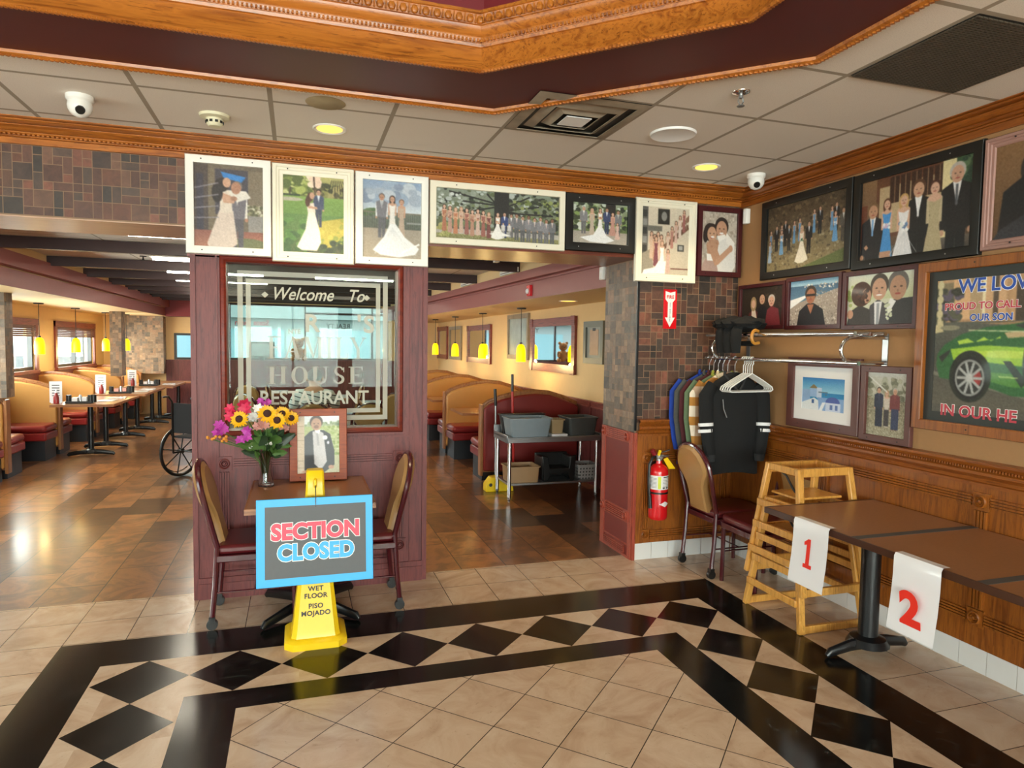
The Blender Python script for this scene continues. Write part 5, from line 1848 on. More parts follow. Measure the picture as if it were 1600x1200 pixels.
for i in range(8):
    a0, a1 = -PI * (.62 - i * .05), -PI * (.62 - (i + 1) * .05)
    h0, h1 = .021 * (1 - abs(i - 4) / 4), .021 * (1 - abs(i + 1 - 4) / 4)
    o.add([(math.cos(a0) * .0732, math.sin(a0) * .0732, .125 - h0), (math.cos(a1) * .0732, math.sin(a1) * .0732, .125 - h1), (math.cos(a1) * .0732, math.sin(a1) * .0732, .125 + h1), (math.cos(a0) * .0732, math.sin(a0) * .0732, .125 + h0)], [(0, 1, 2, 3)])
o.build('diamond_badge', M['mat_white'], t)
o = MB(); o.cyl((0, 0, .445), (0, 0, .487), .02, n=14); o.obox((.0, 0, .482), (.06, .03, .02)); o.cyl((.0, -.03, .47), (.0, -.016, .47), .014, n=12)
o.build('valve', M['steel'], t)
o = MB(); o.bar((-.015, 0, .5), (.075, -.02, .528), .016, .006); o.bar((-.01, 0, .478), (.07, -.02, .484), .016, .006)
o.build('lever', M['black'], t)
o = MB(); o.cyl((-.03, .01, .49), (-.055, .01, .525), .02, n=12)
o.build('hose_cap', plain('dark_red_cap', '#7a141a', .4), t)
o = MB(); o.tube([(-.02, 0, .48), (-.06, -.01, .47), (-.086, -.01, .42), (-.09, -.01, .3), (-.086, -.012, .22), (-.083, -.015, .19)], .011, 8); o.cyl((-.082, -.018, .19), (-.075, -.02, .09), .013, .016, n=10)
o.build('hose', M['black'], t)
o = MB(); o.add([(.02, -.03, .46), (.05, -.035, .475), (.125, -.03, .385), (.07, -.028, .385), (.02, -.029, .459), (.05, -.034, .474), (.125, -.029, .384), (.07, -.027, .384)], [(0, 1, 2, 3), (7, 6, 5, 4)]); o.obox((-.005, -.01, .505), (.02, .012, .045), (0, .3, 0))
o.build('inspection_tag', M['yellow_pl'], t, smooth=False)
o = MB(); o.box(-.04, .04, .07, .078, .3, .44)
o.build('wall_bracket', M['black'], t)

t = thing('extinguisher_sign', 'red and white arrow sign reading fire extinguisher on the mosaic pier', 'sign', (2.722, YB - .001, 1.782))
o = MB(); o.box(-.057, .057, -.004, 0, 0, .3)
o.build('sign_plate', M['red_paint'], t, smooth=False)
o = MB()
o.add([(x, -.0046, z) for x, z in ((0, .012), (.042, .085), (.02, .085), (.02, .2), (.042, .225), (.042, .285), (0, .275), (-.042, .285), (-.042, .225), (-.02, .2), (-.02, .085), (-.042, .085))], [tuple(range(12))])
o.build('arrow', M['mat_white'], t, smooth=False)
text('lettering', 'FIRE', .036, (2.722, YB - .0058, 2.012), FACE_B, M['red_paint'], t, 'CENTER', .0012, .0002)
for i, c_ in enumerate('EXTINGUISHER'):
    text('lettering', c_, .012, (2.722, YB - .0058, 1.972 - i * .0122), FACE_B, M['ink_black'], t, 'CENTER', .0004, .0002)
for x, z, sx_, lab_ in ((3.262, 2.54, 1, 'white motion detector high in the room corner beside the hugging couple'),):
    t = thing('motion_detector', lab_, 'sensor', (XR - .03, 4.5, 2.6))
    o = MB(); o.prism([(.03, -.028), (-.006, -.022), (-.014, 0), (-.006, .022), (.03, .028)], 'Z', 0, .115)
    o.build('housing', M['white_pl'], t, bevel=.006)
    MB().sph((-.011, 0, .085), (.004, .012, .012), 8).build('lens', M['mat_white'], t)
t = thing('motion_detector', 'white sensor box on the dining bulkhead at the edge of the mosaic pier', 'sensor', (2.47, 5.26, 2.2))
MB().box(-.03, .03, -.03, .03, 0, .11).build('housing', M['white_pl'], t, bevel=.008)
MB().sph((-.03, -.01, .075), (.006, .015, .015), 8).build('lens', M['mat_white'], t)

# chrome wall rack with what hangs there
t = thing('coat_rack', 'chrome tube coat rack on the right wall with a shelf and hanging rail', 'coat rack', (XR, 3.16, 1.5))
o = MB()
for x in (-.31, -.2, -.09):
    o.cyl((x, -.08, .235), (x, 1.38, .235), .0125, n=12)
o.build('shelf_tube', M['chrome'], t)
MB().cyl((-.315, -.12, .065), (-.315, 1.38, .065), .0125, n=12).build('hanging_rail', M['chrome'], t)
for y in (0, 1.28):
    o = MB(); o.tube([(-.005, y, .215), (-.2, y, .215)] + [(-.24 - .09 * math.sin(a), y, .14 + .075 * math.cos(a)) for a in [PI * i / 8 for i in range(9)]] + [(-.2, y, .065), (-.005, y, .065)], .011, 10)
    o.build('bracket', M['chrome'], t)
    MB().box(-.006, -.0005, y - .02, y + .02, .04, .24).build('wall_plate', M['steel'], t)

# hangers
HX, HZ = XR - .315, 1.565
HGR = 'white plastic hangers on the chrome rail'


def hanger(t):
    o = MB(); o.tube([(-.0, 0, -.1), (-.0, 0, -.045), (.012, 0, -.03)] + [(.018 * math.cos(a), 0, -.002 + .018 * math.sin(a)) for a in [-PI / 2.5 + i * PI * 1.35 / 9 for i in range(10)]], .0038, 6)
    o.build('hook', M['white_pl'], t)
    o = MB(); o.tube([(0, 0, -.1), (.1, 0, -.148), (.188, 0, -.195), (.196, 0, -.215), (.18, 0, -.226), (-.18, 0, -.226), (-.196, 0, -.215), (-.188, 0, -.195), (-.1, 0, -.148)], .0055, 6, closed=True)
    o.build('body', M['white_pl'], t)


t0 = None
hl = ['nearest the room', 'second from the room', 'third from the room', 'fourth from the room', 'nearest the coats']
for i in range(5):
    lb = 'empty white plastic hanger on the chrome rail, ' + hl[i]
    if t0 is None:
        t0 = thing('clothes_hanger', lb, 'hanger', (HX, 3.975, HZ), .12, HGR)
        hanger(t0)
    else:
        dup(t0, (HX, 3.975 + i * .024, HZ), .12 - i * .012, lb)


def garment(name, label, cat, y, rz, mats, hem, width=.21, sleeve=True, depth=.021, flat=.36, collar=True, group='coats hanging on the chrome rail', extra=None, hx=HX):
    t = thing(name, label, cat, (hx, y, HZ), rz, group)
    sy_ = 1 if depth > .03 else .3
    n_ = 20
    q_ = depth / .05
    rows = [(.03, -.1, .028 * q_), (.075, -.115, .045 * q_), (.15, -.16, .05 * q_), (width, -.215, depth), (width * 1.02, -.3, depth * 1.1), (width * .95, -.5, depth * 1.1), (width * .97, -.75 * (hem / .8) if hem < .8 else -.7, depth * 1.15), (width * 1.0, -hem, depth * 1.2)]
    o = MB()
    v = []
    for j, (w_, z, d_) in enumerate(rows):
        for i in range(n_):
            a = 2 * PI * i / n_
            fold = 1 + (.1 * math.sin(5 * a + j * .4) if j > 3 else 0)
            v.append((w_ * math.cos(a), d_ * math.sin(a) * fold, z + .012 * math.sin(3 * a) * (j == len(rows) - 1)))
    o.add(v, [(j * n_ + i, (j + 1) * n_ + i, (j + 1) * n_ + (i + 1) % n_, j * n_ + (i + 1) % n_) for j in range(len(rows) - 1) for i in range(n_)])
    o.build('body', mats[0], t)
    if sleeve:
        for q in (-1, 1):
            s_ = MB(); s_.tube([(q * (width - .04), 0, -.19), (q * (width + .015), -.006 * sy_, -.27), (q * (width + .02), -.022 * sy_, -.45), (q * (width + .0), -.035 * sy_, -.62), (q * (width - .012), -.04 * sy_, -.7)], [.05, .058, .054, .048, .042], 10, flat=flat)
            s_.build('sleeve', mats[1], t)
    if collar:
        MB().tube([(-.07, .01, -.1), (-.085, -.01, -.12), (-.03, -.05 * sy_, -.2), (0, -.055 * sy_, -.24), (.03, -.05 * sy_, -.2), (.085, -.01, -.12), (.07, .01, -.1)], .014, 8, flat=.8).build('collar', mats[-1], t)
    o = MB(); o.tube([(0, 0, -.1), (0, 0, -.04), (.01, 0, -.025)] + [(.018 * math.cos(a), 0, -.002 + .018 * math.sin(a)) for a in [-PI / 2.5 + i * PI * 1.35 / 9 for i in range(10)]], .003, 6)
    o.build('hanger_hook', M['chrome'], t)
    return t


def plaid():
    k = NT('brown_cream_plaid')
    tc = k.coords()
    sp = k.t.nodes.new('ShaderNodeSeparateXYZ')
    k.l(tc, sp.inputs[0])
    fz = k.math('FRACT', k.math('MULTIPLY', sp.outputs[2], 7.0))
    fy = k.math('FRACT', k.math('MULTIPLY', k.math('ADD', sp.outputs[0], sp.outputs[1]), 9.0))
    a, b = k.math('GREATER_THAN', fz, .55), k.math('GREATER_THAN', fy, .55)
    c = k.mix(a, '#e3d6c2', '#b07a36')
    c = k.mix(k.math('MULTIPLY', b, .6), c, '#8a5420')
    k.base(c)
    k.b.inputs['Roughness'].default_value = .9
    return k.m


cl = lambda n, c: plain(n, c, .9, var=.2, scale=50)
blk, chr_ = cl('black_cloth', '#0e0e0f'), cl('charcoal_cloth', '#2c2c2d')
t = garment('jacket', 'black jacket with two white stripes on each sleeve, in front of the coats', 'jacket', 4.17, -.12, [blk, blk, chr_], .83, width=.205, depth=.04, flat=.7)
for q in (-1, 1):
    o = MB()
    for z in (-.475, -.52):
        o.tube([(q * .2265, -.0235, z + .0115), (q * .2255, -.026, z - .0115)], [.0562, .0553], 14, caps=False, flat=.72)
    o.build('sleeve_stripe', M['mat_white'], t, label='white sleeve stripes')
    MB().tube([(q * .194, -.041, -.69), (q * .192, -.042, -.74)], [.044, .036], 10, flat=.7).build('cuff', chr_, t)
MB().tube([(-.12, -.062, -.29), (-.115, -.07, -.36), (-.09, -.072, -.42)], .004, 6).build('zipper', M['steel'], t)
pl = plaid()
garment('shirt_jacket', 'brown and cream plaid jacket hanging behind the striped black jacket', 'jacket', 4.255, -.2, [pl, pl, cl('cream_fleece', '#d8c8a2')], .76, width=.215)
garment('coat', 'green jacket hanging behind the plaid jacket', 'coat', 4.315, -.2, [cl('sage_cloth', '#5f7355')] * 2 + [cl('lime_lining', '#9aa03c')], .66, width=.22)
garment('coat', 'maroon coat hanging between the green and the grey coat', 'coat', 4.372, -.2, [cl('maroon_cloth', '#4a1a20')] * 3, .68, width=.225)
garment('coat', 'long dark grey coat hanging behind the maroon coat', 'coat', 4.43, -.2, [cl('grey_cloth', '#4a4b48')] * 3, .82, width=.235)
garment('coat', 'blue coat hanging last on the rail by the mosaic pier', 'coat', 4.488, -.2, [cl('blue_cloth', '#1d3f9c')] * 3, .82, width=.24)
# black heap on the shelf tubes
o = MB()
v = []
nu, nv_ = 26, 16
for i in range(nu + 1):
    for j in range(nv_):
        a = 2 * PI * j / nv_
        s_ = max(0, math.sin(PI * i / nu)) ** .45
        x = .0 + .15 * math.cos(a) * s_ * (1 + .12 * math.sin(i * 1.1 + j))
        z = .026 + .055 + .055 * math.sin(a) * s_ * (1 + .25 * math.sin(i * .9 + j * 1.7))
        y = -.26 + .5 * i / nu + .02 * math.sin(j * 2.1)
        v.append((x, y, max(.0135, z)))
o.add(v, [(i * nv_ + j, i * nv_ + (j + 1) % nv_, (i + 1) * nv_ + (j + 1) % nv_, (i + 1) * nv_ + j) for i in range(nu) for j in range(nv_)])
t = thing('folded_coat', 'black coat heaped on the chrome shelf above the hanging coats', 'coat', (XR - .235, 4.26, 1.735))
o.build('heap', blk, t)
for i in range(3):
    MB().tube([(-.1, -.14 + .09 * i, .06), (-.122, -.15 + .09 * i, .03), (-.125, -.15 + .09 * i, -.03), (-.122, -.155 + .09 * i, -.13)], [.012, .014, .014, .01], 8, flat=3.2).build('draped_sleeve', blk, t)
# umbrella with crook handle
t = thing('umbrella', 'umbrella with a curved wooden handle hooked over the chrome shelf', 'umbrella', (XR - .32, 3.93, 1.735))
o = MB(); o.tube([(.008, .0, .024)] + [(-.02 - .03 * math.sin(a), -.01, -.015 + .045 * math.cos(a)) for a in [PI * i / 9 for i in range(10)]] + [(.01, -.012, -.055)], .0115, 10)
o.build('handle', plain('honey_crook_wood', '#c08330', .3), t)
o = MB(); o.tube([(.01, -.012, -.055), (.05, .12, -.06), (.06, .5, -.06)], [.008, .02, .012], 10)
o.build('canopy', blk, t)

# ceiling fittings --------------------------------------------------------------------
for x, y, lb in ((.178, 4.04, 'lit round recessed can light over the glass partition'), (2.614, 4.0, 'lit round recessed can light near the corner camera')):
    t = thing('can_light', lb, 'ceiling light', (x, y, ZC), 0, 'recessed can lights in the lobby ceiling')
    o = MB(); o.lathe([(.07, -.002), (.088, -.008), (.094, -.004), (.094, 0.001)], n=28)
    o.build('trim_ring', M['white_pl'], t)
    o = MB(); o.lathe([(.0005, -.004), (.071, -.004)], n=28)
    o.build('lens', M['lamp_on'], t)
    l = bpy.data.lights.new('can_lamp', 'SPOT'); l.energy = 22; l.color = (1, .8, .5); l.spot_size = 2.2; l.spot_blend = .6; l.shadow_soft_size = .06
    q = bpy.data.objects.new('can_lamp', l); COL.objects.link(q); q.parent = t; q.location = (0, 0, -.03)
t = thing('ceiling_speaker', 'round flush ceiling speaker between the dirty vent and the sprinkler', 'speaker', (2.032, 3.45, ZC))
o = MB(); o.lathe([(.0005, -.006), (.1, -.007), (.125, -.012), (.13, -.004), (.13, .001)], n=32)
o.build('grille', M['mat_white'], t)
t = thing('ceiling_stain_cover', 'brown ringed round ceiling cover left of the lit can light', 'ceiling cover', (.14, 3.62, ZC))
o = MB(); o.lathe([(.0005, -.003), (.095, -.003), (.1, .0005)], n=28)
o.build('cover_plate', plain('stained_cover', '#a39474', .8, var=.25, scale=12), t)
t = thing('sprinkler_head', 'chrome fire sprinkler hanging from the lobby ceiling', 'sprinkler', (2.0, 2.79, ZC))
MB().lathe([(.0005, -.012), (.02, -.012), (.04, -.004), (.042, 0.001)], n=22).build('escutcheon', M['chrome'], t)
o = MB(); o.cyl((0, 0, -.01), (0, 0, -.03), .01, n=10)
for q in (-1, 1):
    o.tube([(q * .01, 0, -.025), (q * .015, 0, -.045), (q * .004, 0, -.062)], .003, 6)
o.lathe([(.0005, -.064), (.018, -.064), (.018, -.067), (.0005, -.067)], n=14)
o.build('nozzle', M['steel'], t)
for x, y, a, lb in ((-1.03, 3.94, -1.2, 'white dome camera on the ceiling at the left'), (3.05, 4.05, -2.2, 'white dome camera on the ceiling in the right corner')):
    t = thing('security_camera', lb, 'camera', (x, y, ZC), 0, 'dome cameras on the lobby ceiling')
    MB().lathe([(.0005, -.034), (.05, -.034), (.062, -.02), (.062, .001)], n=26).build('mount', M['white_pl'], t)
    MB().sph((0, 0, -.05), .056, 20).build('dome', M['white_pl'], t)
    d = Vector((math.cos(a) * .55, math.sin(a) * .75, -.5)).normalized()
    c0 = Vector((0, 0, -.05)) + d * .045
    o = MB(); o.cyl(c0, c0 + d * .013, .024, .02, n=16)
    o.build('lens', M['black'], t)
t = thing('smoke_detector', 'cream smoke detector on the lobby ceiling left of the can light', 'smoke detector', (-.42, 4.02, ZC))
MB().lathe([(.0005, -.02), (.045, -.02), (.075, -.014), (.078, .001)], n=26).build('base_plate', plain('ivory_plastic', '#d8d2b4', .5), t)
o = MB(); o.lathe([(.0005, -.06), (.03, -.06), (.04, -.05), (.044, -.02)], n=22)
for i in range(10):
    a = i * PI / 5
    o.obox((math.cos(a) * .043, math.sin(a) * .043, -.038), (.006, .014, .012), (0, 0, a), 1)
o.build('sensor_head', [plain('ivory_plastic', '#d8d2b4', .5), M['ink_black']], t)
# square diffuser
gx, gy = -.7351 + 4 * .61, 4.2996 - 2 * .61
t = thing('air_diffuser', 'sooty square air diffuser in the ceiling beside the maroon tray', 'vent', (gx - .305, gy + .305, ZC))
o = MB()
for i, (a, b, z0, z1) in enumerate(((.298, .245, -.004, -.014), (.235, .17, .01, -.022), (.155, .1, .01, -.026))):
    o.sweep([(-a, -a), (a, -a), (a, a), (-a, a)], [(0, z0), (a - b, z1), (a - b, z1 + .004), (.004, z0 + .006)], closed=True)
o.build('louvre_ring', M['sooty'], t)
MB().box(-.07, .07, -.07, .07, -.026, -.022).build('centre_plate', M['mat_white'], t, smooth=False)
MB().box(-.297, .297, -.297, .297, -.0006, -.0002).build('throat', M['sooty_dk'], t, smooth=False)
# return grille
rx, ry = -.7351 + 5 * .61, 4.2996 - 3 * .61
t = thing('return_grille', 'large dark perforated return air grille in the ceiling at the right', 'vent', (rx + .305, ry - .305, ZC))
o = MB()
for i in range(42):
    y = -.285 + i * .0139
    o.box(-.292, .292, y, y + .0075, -.008, -.003)
for i in range(24):
    x = -.29 + i * .0251
    o.box(x, x + .005, -.288, .288, -.009, -.004)
o.build('grille_bar', M['grille'], t, smooth=False)
MB().box(-.295, .295, -.295, .295, -.0025, -.0015).build('backing', M['black'], t, smooth=False)


# ================================================================ DINING ROOM
BG = 'double sided booths with arched backs'


def booth(label, x_aisle, y, sgn, near=True, far=True, front='vinyl_tan', L=1.24):
    """arched divider with a bench on each side; sgn=+1 runs to +x from the aisle, -1 to -x"""
    t = thing('booth', label, 'booth', (x_aisle, y, 0), 0, BG)
    X = lambda d: d * sgn
    top = [(0.03, .9), (.1, .955), (.25, 1.01), (.45, 1.055), (.65, 1.075), (.85, 1.06), (1.05, 1.0), (L - .01, .92)]

    def slab(mb, y0, y1, inset=0.0, lo=.12, mi=0):
        pts = [(X(.03), lo)] + [(X(d), z - inset) for d, z in top] + [(X(L - .01), lo)]
        if sgn > 0:
            pts = pts[::-1]
        mb.prism(pts, 'Y', y0, y1, mi)
    o = MB(); slab(o, -.03, .03)
    o.build('divider', M['booth_wood'], t, smooth=False)
    o = MB(); o.tube([(X(d), 0, z + .002) for d, z in top], .03, 8, flat=.3)
    o.build('cap_rail', M['booth_wood'], t)
    o = MB(); o.box(min(X(-.005), X(.03)), max(X(-.005), X(.03)), -.055, .055, .08, .93)
    o.build('end_post', M['booth_wood'], t, bevel=.006)
    for ny, on in ((-1, near), (1, far)):
        y0, y1 = sorted((ny * .031, ny * .085))
        o = MB(); slab(o, y0, y1, .02, .14)
        o.build('back_pad', M[front] if ny < 0 else M['vinyl_tan'], t, bevel=.02)
        if not on:
            continue
        a, b = sorted((X(.02), X(L - .02)))
        s0, s1 = sorted((ny * .075, ny * .56))
        MB().box(a, b, s0, s1, .27, .38).build('seat_base', M['vinyl_red'], t, bevel=.02)
        MB().box(a, b, s0, s1 + 0, .381, .475).build('seat_cushion', M['vinyl_red'], t, bevel=.04)
        MB().box(a + .03, b - .03, min(s0, s1 - .0) + (.05 if ny < 0 else 0), max(s0, s1) - (.05 if ny > 0 else 0), 0, .27).build('kick_base', M['kick'], t, smooth=False)
    return t


rl = ['red backed booth nearest the steel bussing table on the right', 'tan booth just behind the red backed booth on the right', 'third booth along the right wall, partly hidden by the partition', 'fourth booth along the right wall, behind the partition edge', 'fifth booth along the right wall']
for i, y in enumerate((7.72, 9.83, 11.75, 13.6)):
    booth(rl[i], 2.06, y, 1, near=i > 0, front='vinyl_brick' if i == 0 else 'vinyl_tan')
ll = ['booth beside the tiled column at the left edge of the photo', 'tan booth under the left windows behind the nearest dining table', 'second tan booth behind the tiled column along the left windows', 'third tan booth by the second tiled column', 'tan booth in front of the far mosaic wall']
for i, y in enumerate((9.1, 10.92, 12.75, 14.5, 16.05)):
    booth(ll[i], -3.17, y, -1, near=True, far=i < 4, L=.88)


def aisle_table(label, x, y, lx, ly, group='brown dining tables', two=True):
    t = thing('dining_table', label, 'table', (x, y, 0), 0, group)
    MB().box(-lx / 2, lx / 2, -ly / 2, ly / 2, .722, .75).build('tabletop', M['laminate'], t, bevel=.003)
    o = MB(); o.sweep([(-lx / 2, -ly / 2), (lx / 2, -ly / 2), (lx / 2, ly / 2), (-lx / 2, ly / 2)], [(-.006, .72), (-.006, .752), (.004, .752)], closed=True)
    o.build('edging', M['edge_wood'], t, smooth=False)
    for q in ((-ly * .25, ly * .25) if two else (0,)):
        iron_base(t, 0, q, .722, .27, .036, 0, 2)
    return t


tl = ['nearest brown dining table in the left aisle, with condiments on it', 'second brown dining table in the left aisle', 'third brown dining table in the left aisle', 'farthest brown dining table by the dark wainscot']
TABS = [(-2.77, 11.15, .74, 1.55), (-2.75, 13.1, .76, 1.75), (-2.7, 14.95, .85, 1.5), (-2.45, 15.98, 1.0, .4)]
for lb, (x, y, a, b) in zip(tl, TABS):
    aisle_table(lb, x, y, a, b, two=b > .5)
aisle_table('brown booth table between the red booth and the tan booth', 2.62, 8.78, 1.2, .72, 'booth tables on the right', two=False)
aisle_table('brown booth table between the second and third right hand booths', 2.62, 10.8, 1.2, .7, 'booth tables on the right', two=False)

# condiments on the left tables
CG = 'condiments on the left aisle tables'
for i, (x, y) in enumerate(((-2.86, 10.62), (-2.78, 12.5), (-2.74, 14.5))):
    wh = ('nearest', 'second', 'third')[i]
    t = thing('condiment_caddy', 'black condiment caddy on the %s left aisle table' % wh, 'caddy', (x, y, .752), 0, CG)
    o = MB(); o.box(-.16, .16, -.06, .06, 0, .03)
    o.build('tray', M['black'], t, bevel=.004)
    for k_, (dx, m_) in enumerate(((-.13, 'black'), (.13, 'black'), (.17, 'black'))):
        MB().cyl((dx, .0, .012), (dx, 0, .115), .034, n=12).build('jar', M[m_], t)
    o = MB(); o.box(-.085, -.02, -.04, .04, .03, .08); o.box(.035, .09, -.03, .04, .03, .085)
    o.build('sugar_packets', M['petal_pink'] if i == 1 else M['paper'], t, smooth=False)
    MB().lathe([(.0005, .03), (.026, .03), (.022, .09), (.012, .115), (.0005, .12)], (.01, 0, 0), 12).build('salt_shaker', M['steel'], t)
    b = thing('menu_stand', 'upright menu card on the %s left aisle table' % wh, 'menu stand', (x - .29, y + .03, .752), 0, CG)
    MB().box(-.055, .065, -.02, .02, 0, .012).build('base', M['mat_white'], b)
    MB().box(-.075, .075, -.003, .003, .012, .30).build('card', M['paper'], b, smooth=False)
    o = MB()
    for q in range(5):
        o.box(-.045, .045, -.0042, -.0031, .1 + q * .035, .112 + q * .035)
    o.build('card_print', M['chalk'], b, smooth=False)
    b = thing('ketchup_bottle', 'red ketchup bottle on the %s left aisle table' % wh, 'bottle', (x - .26, y - .06, .752), 0, CG)
    MB().lathe([(.0005, 0), (.032, 0), (.034, .02), (.034, .085), (.02, .13), (.014, .145), (.014, .15), (.0005, .15)], n=14).build('bottle_body', M['vinyl_red'], b)
    MB().lathe([(.0005, .15), (.016, .15), (.013, .165), (.006, .19), (.0005, .19)], n=12).build('cap', M['mat_white'], b)
for x, y, s_ in ((-2.62, 11.0, 0), (-2.6, 11.5, .1), (-2.55, 12.9, .05), (-2.55, 13.4, 0), (-2.45, 14.9, .1)):
    o = MB(); o.obox((0, 0, .004), (.22, .3, .006), (0, 0, s_))
    q = o.build('paper_placemat', M['paper'], None, smooth=False)
    q.location = (x, y, .752)
    tag(q, 'white paper placemat on a left aisle table', 'placemat', 'white paper placemats on the left tables')

# pendants
PG = 'yellow glass pendants over the booths'
pend0 = None
pl_ = ['nearest', 'second', 'third', 'farthest']
for side, pts, zb in (('left', ((-3.56, 11.4), (-3.52, 12.95), (-3.50, 14.7), (-3.34, 15.6)), 1.42), ('right', ((2.93, 8.84), (2.87, 10.65), (2.8, 12.35), (2.77, 14.1)), 1.4)):
    for i, (x, y) in enumerate(pts):
        lb = '%s yellow glass pendant over the %s hand booths' % (pl_[i], side)
        if pend0 is None:
            pend0 = thing('pendant_lamp', lb, 'pendant lamp', (x, y, ZS), 0, PG)
            MB().lathe([(.0005, -.02), (.06, -.02), (.065, -.01), (.065, -.0025)], n=18).build('canopy', M['black'], pend0)
            MB().cyl((0, 0, -.02), (0, 0, -.5), .005, n=6).build('cord', M['black'], pend0)
            MB().lathe([(.0005, -.47), (.018, -.475), (.022, -.53), (.0005, -.535)], n=14).build('socket_cap', M['black'], pend0)
            MB().lathe([(.02, -.5), (.045, -.52), (.06, -.56), (.066, -.62), (.066, -.74), (.06, -.74), (.06, -.62), (.04, -.53)], n=20).build('glass_shade', M['amber'], pend0)
        else:
            dup(pend0, (x, y, ZS), 0, lb, PG)
        l = bpy.data.lights.new('pendant_bulb', 'POINT'); l.energy = 6; l.color = (1, .72, .3); l.shadow_soft_size = .05
        q = bpy.data.objects.new('pendant_bulb', l); COL.objects.link(q); q.location = (x, y, ZS - .8)

# fluorescent strips and other ceiling fittings in the dining room
for i, (y, x0, x1) in enumerate(((6.3, -1.35, -.3), (8.1, -1.5, -.3), (9.55, -1.6, -.4), (10.85, -1.7, -.4), (11.95, -1.8, -.5), (12.9, -1.9, -.5), (8.1, .2, 1.2), (9.55, .2, 1.3), (12.9, .3, 1.4))):
    t = thing('fluorescent_light', 'white fluorescent strip light between the dark ceiling beams', 'ceiling light', ((x0 + x1) / 2, y, ZD - .004), 0, 'fluorescent strips between the beams')
    h_ = (x1 - x0) / 2
    MB().box(-h_, h_, -.06, .06, -.035, 0).build('housing', M['white_pl'], t, smooth=False)
    MB().cyl((-h_ + .03, 0, -.05), (h_ - .03, 0, -.05), .018, n=10).build('tube', M['tube_on'], t)
t = thing('roller_screen', 'white roller tube under the ceiling behind the right header', 'roller screen', (1.9, 5.9, 2.4))
MB().cyl((-.17, 0, .02), (.22, 0, .02), .028, n=14).build('tube', M['mat_white'], t)
MB().box(-.21, -.17, -.04, .04, -.02, .1598 - .004).build('end_bracket', M['white_pl'], t, smooth=False)
for x, y, lb in ((2.35, 7.5, 'white slotted air vent on the tan strip above the right bulkhead, nearest'), (2.27, 9.2, 'white slotted air vent on the tan strip above the right bulkhead, farther')):
    t = thing('wall_vent', lb, 'vent', (x - .012, y, 2.455), math.atan2(.31, 6.7))
    MB().box(-.02, .0, -.3, .3, .0, .05).build('vent_frame', M['white_pl'], t, smooth=False)
    MB().box(-.022, -.0205, -.27, .27, .015, .022).build('slot', M['black'], t, smooth=False)
t = thing('fire_strobe', 'red fire alarm strobe on the right mauve bulkhead', 'fire alarm', (2.52 - .0463 * 1.75 - .0, 7.05, 2.235))
MB().box(-.03, 0.004, -.05, .05, -.06, .06).build('housing', M['red_paint'], t, bevel=.004)
MB().sph((-.032, .01, -.005), (.024, .03, .03), 10).build('strobe_lens', M['mat_white'], t)
t = thing('can_light', 'lit round recessed light in the cream ceiling over the right booths', 'ceiling light', (2.93, 7.16, ZS - .001))
MB().lathe([(.0005, -.003), (.09, -.003)], n=24).build('lens', M['lamp_on'], t)
MB().lathe([(.09, -.006), (.105, -.006), (.107, 0)], n=24).build('trim_ring', M['white_pl'], t)
t = thing('sprinkler_head', 'dark sprinkler under the dining ceiling left of the partition', 'sprinkler', (-1.62, 8.4, ZD))
MB().lathe([(.0005, -.01), (.035, -.008), (.035, -.001)], n=16).build('escutcheon', M['black'], t)
MB().lathe([(.0005, -.05), (.02, -.05), (.008, -.03), (.008, -.01)], n=12).build('nozzle', M['black'], t)

# right wall: mirrors, pictures, panel
MG = 'framed mirrors and pictures on the right dining wall'


def wall_frame(name, label, cat, y0, y1, z0, z1, fw, fm, inner, im, corner=True):
    t = thing(name, label, cat, (XR - .001, (y0 + y1) / 2, z0), 0, MG)
    h, w = z1 - z0, (y1 - y0) / 2
    o = MB()
    o.box(-.035, 0, -w, w, 0, fw); o.box(-.035, 0, -w, w, h - fw, h); o.box(-.035, 0, -w, -w + fw, fw, h - fw); o.box(-.035, 0, w - fw, w, fw, h - fw)
    if corner:
        for a in (-w + fw / 2, w - fw / 2):
            for b in (fw / 2, h - fw / 2):
                o.box(-.045, -.035, a - fw / 2 - .006, a + fw / 2 + .006, b - fw / 2 - .006, b + fw / 2 + .006)
    o.build('frame', fm, t, smooth=False)
    MB().box(-.015, -.004, -w + fw, w - fw, fw, h - fw).build(inner, im, t, smooth=False)
    return t


wall_frame('wall_mirror', 'largest red wood framed mirror on the right dining wall, beside the grey framed panel', 'mirror', 7.82, 9.52, 1.275, 2.01, .11, M['red_oak_y'], 'looking_glass', M['mirror'])
wall_frame('wall_mirror', 'red wood framed mirror behind the second right pendant', 'mirror', 11.7, 13.45, 1.28, 2.0, .1, M['red_oak_y'], 'looking_glass', M['mirror'])
wall_frame('wall_mirror', 'farthest red wood framed mirror on the right dining wall', 'mirror', 15.4, 16.5, 1.28, 2.04, .1, M['red_oak_y'], 'looking_glass', M['mirror'])
wall_frame('wall_picture', 'tall grey framed picture left of the largest wall mirror', 'picture', 9.62, 10.68, 1.41, 2.12, .07, M['sooty'], 'print', plain('grey_map_print', '#9fa8a4', .25, var=.35, scale=5), False)
wall_frame('wall_picture', 'grey framed reflecting picture between two far mirrors', 'picture', 14.0, 15.2, 1.29, 2.02, .07, M['sooty'], 'looking_glass', M['mirror'], False)
t = wall_frame('wall_panel', 'grey framed tan poster by the mosaic pier', 'picture', 7.0, 7.55, 1.43, 1.93, .07, plain('grey_green_frame', '#6e736c', .4), 'print', plain('grey_mat', '#8f938c', .4), False)
MB().box(-.018, -.0155, -.12, .12, .1, .4).build('inset_print', plain('tan_print', '#b3906d', .3, var=.2), t, smooth=False)
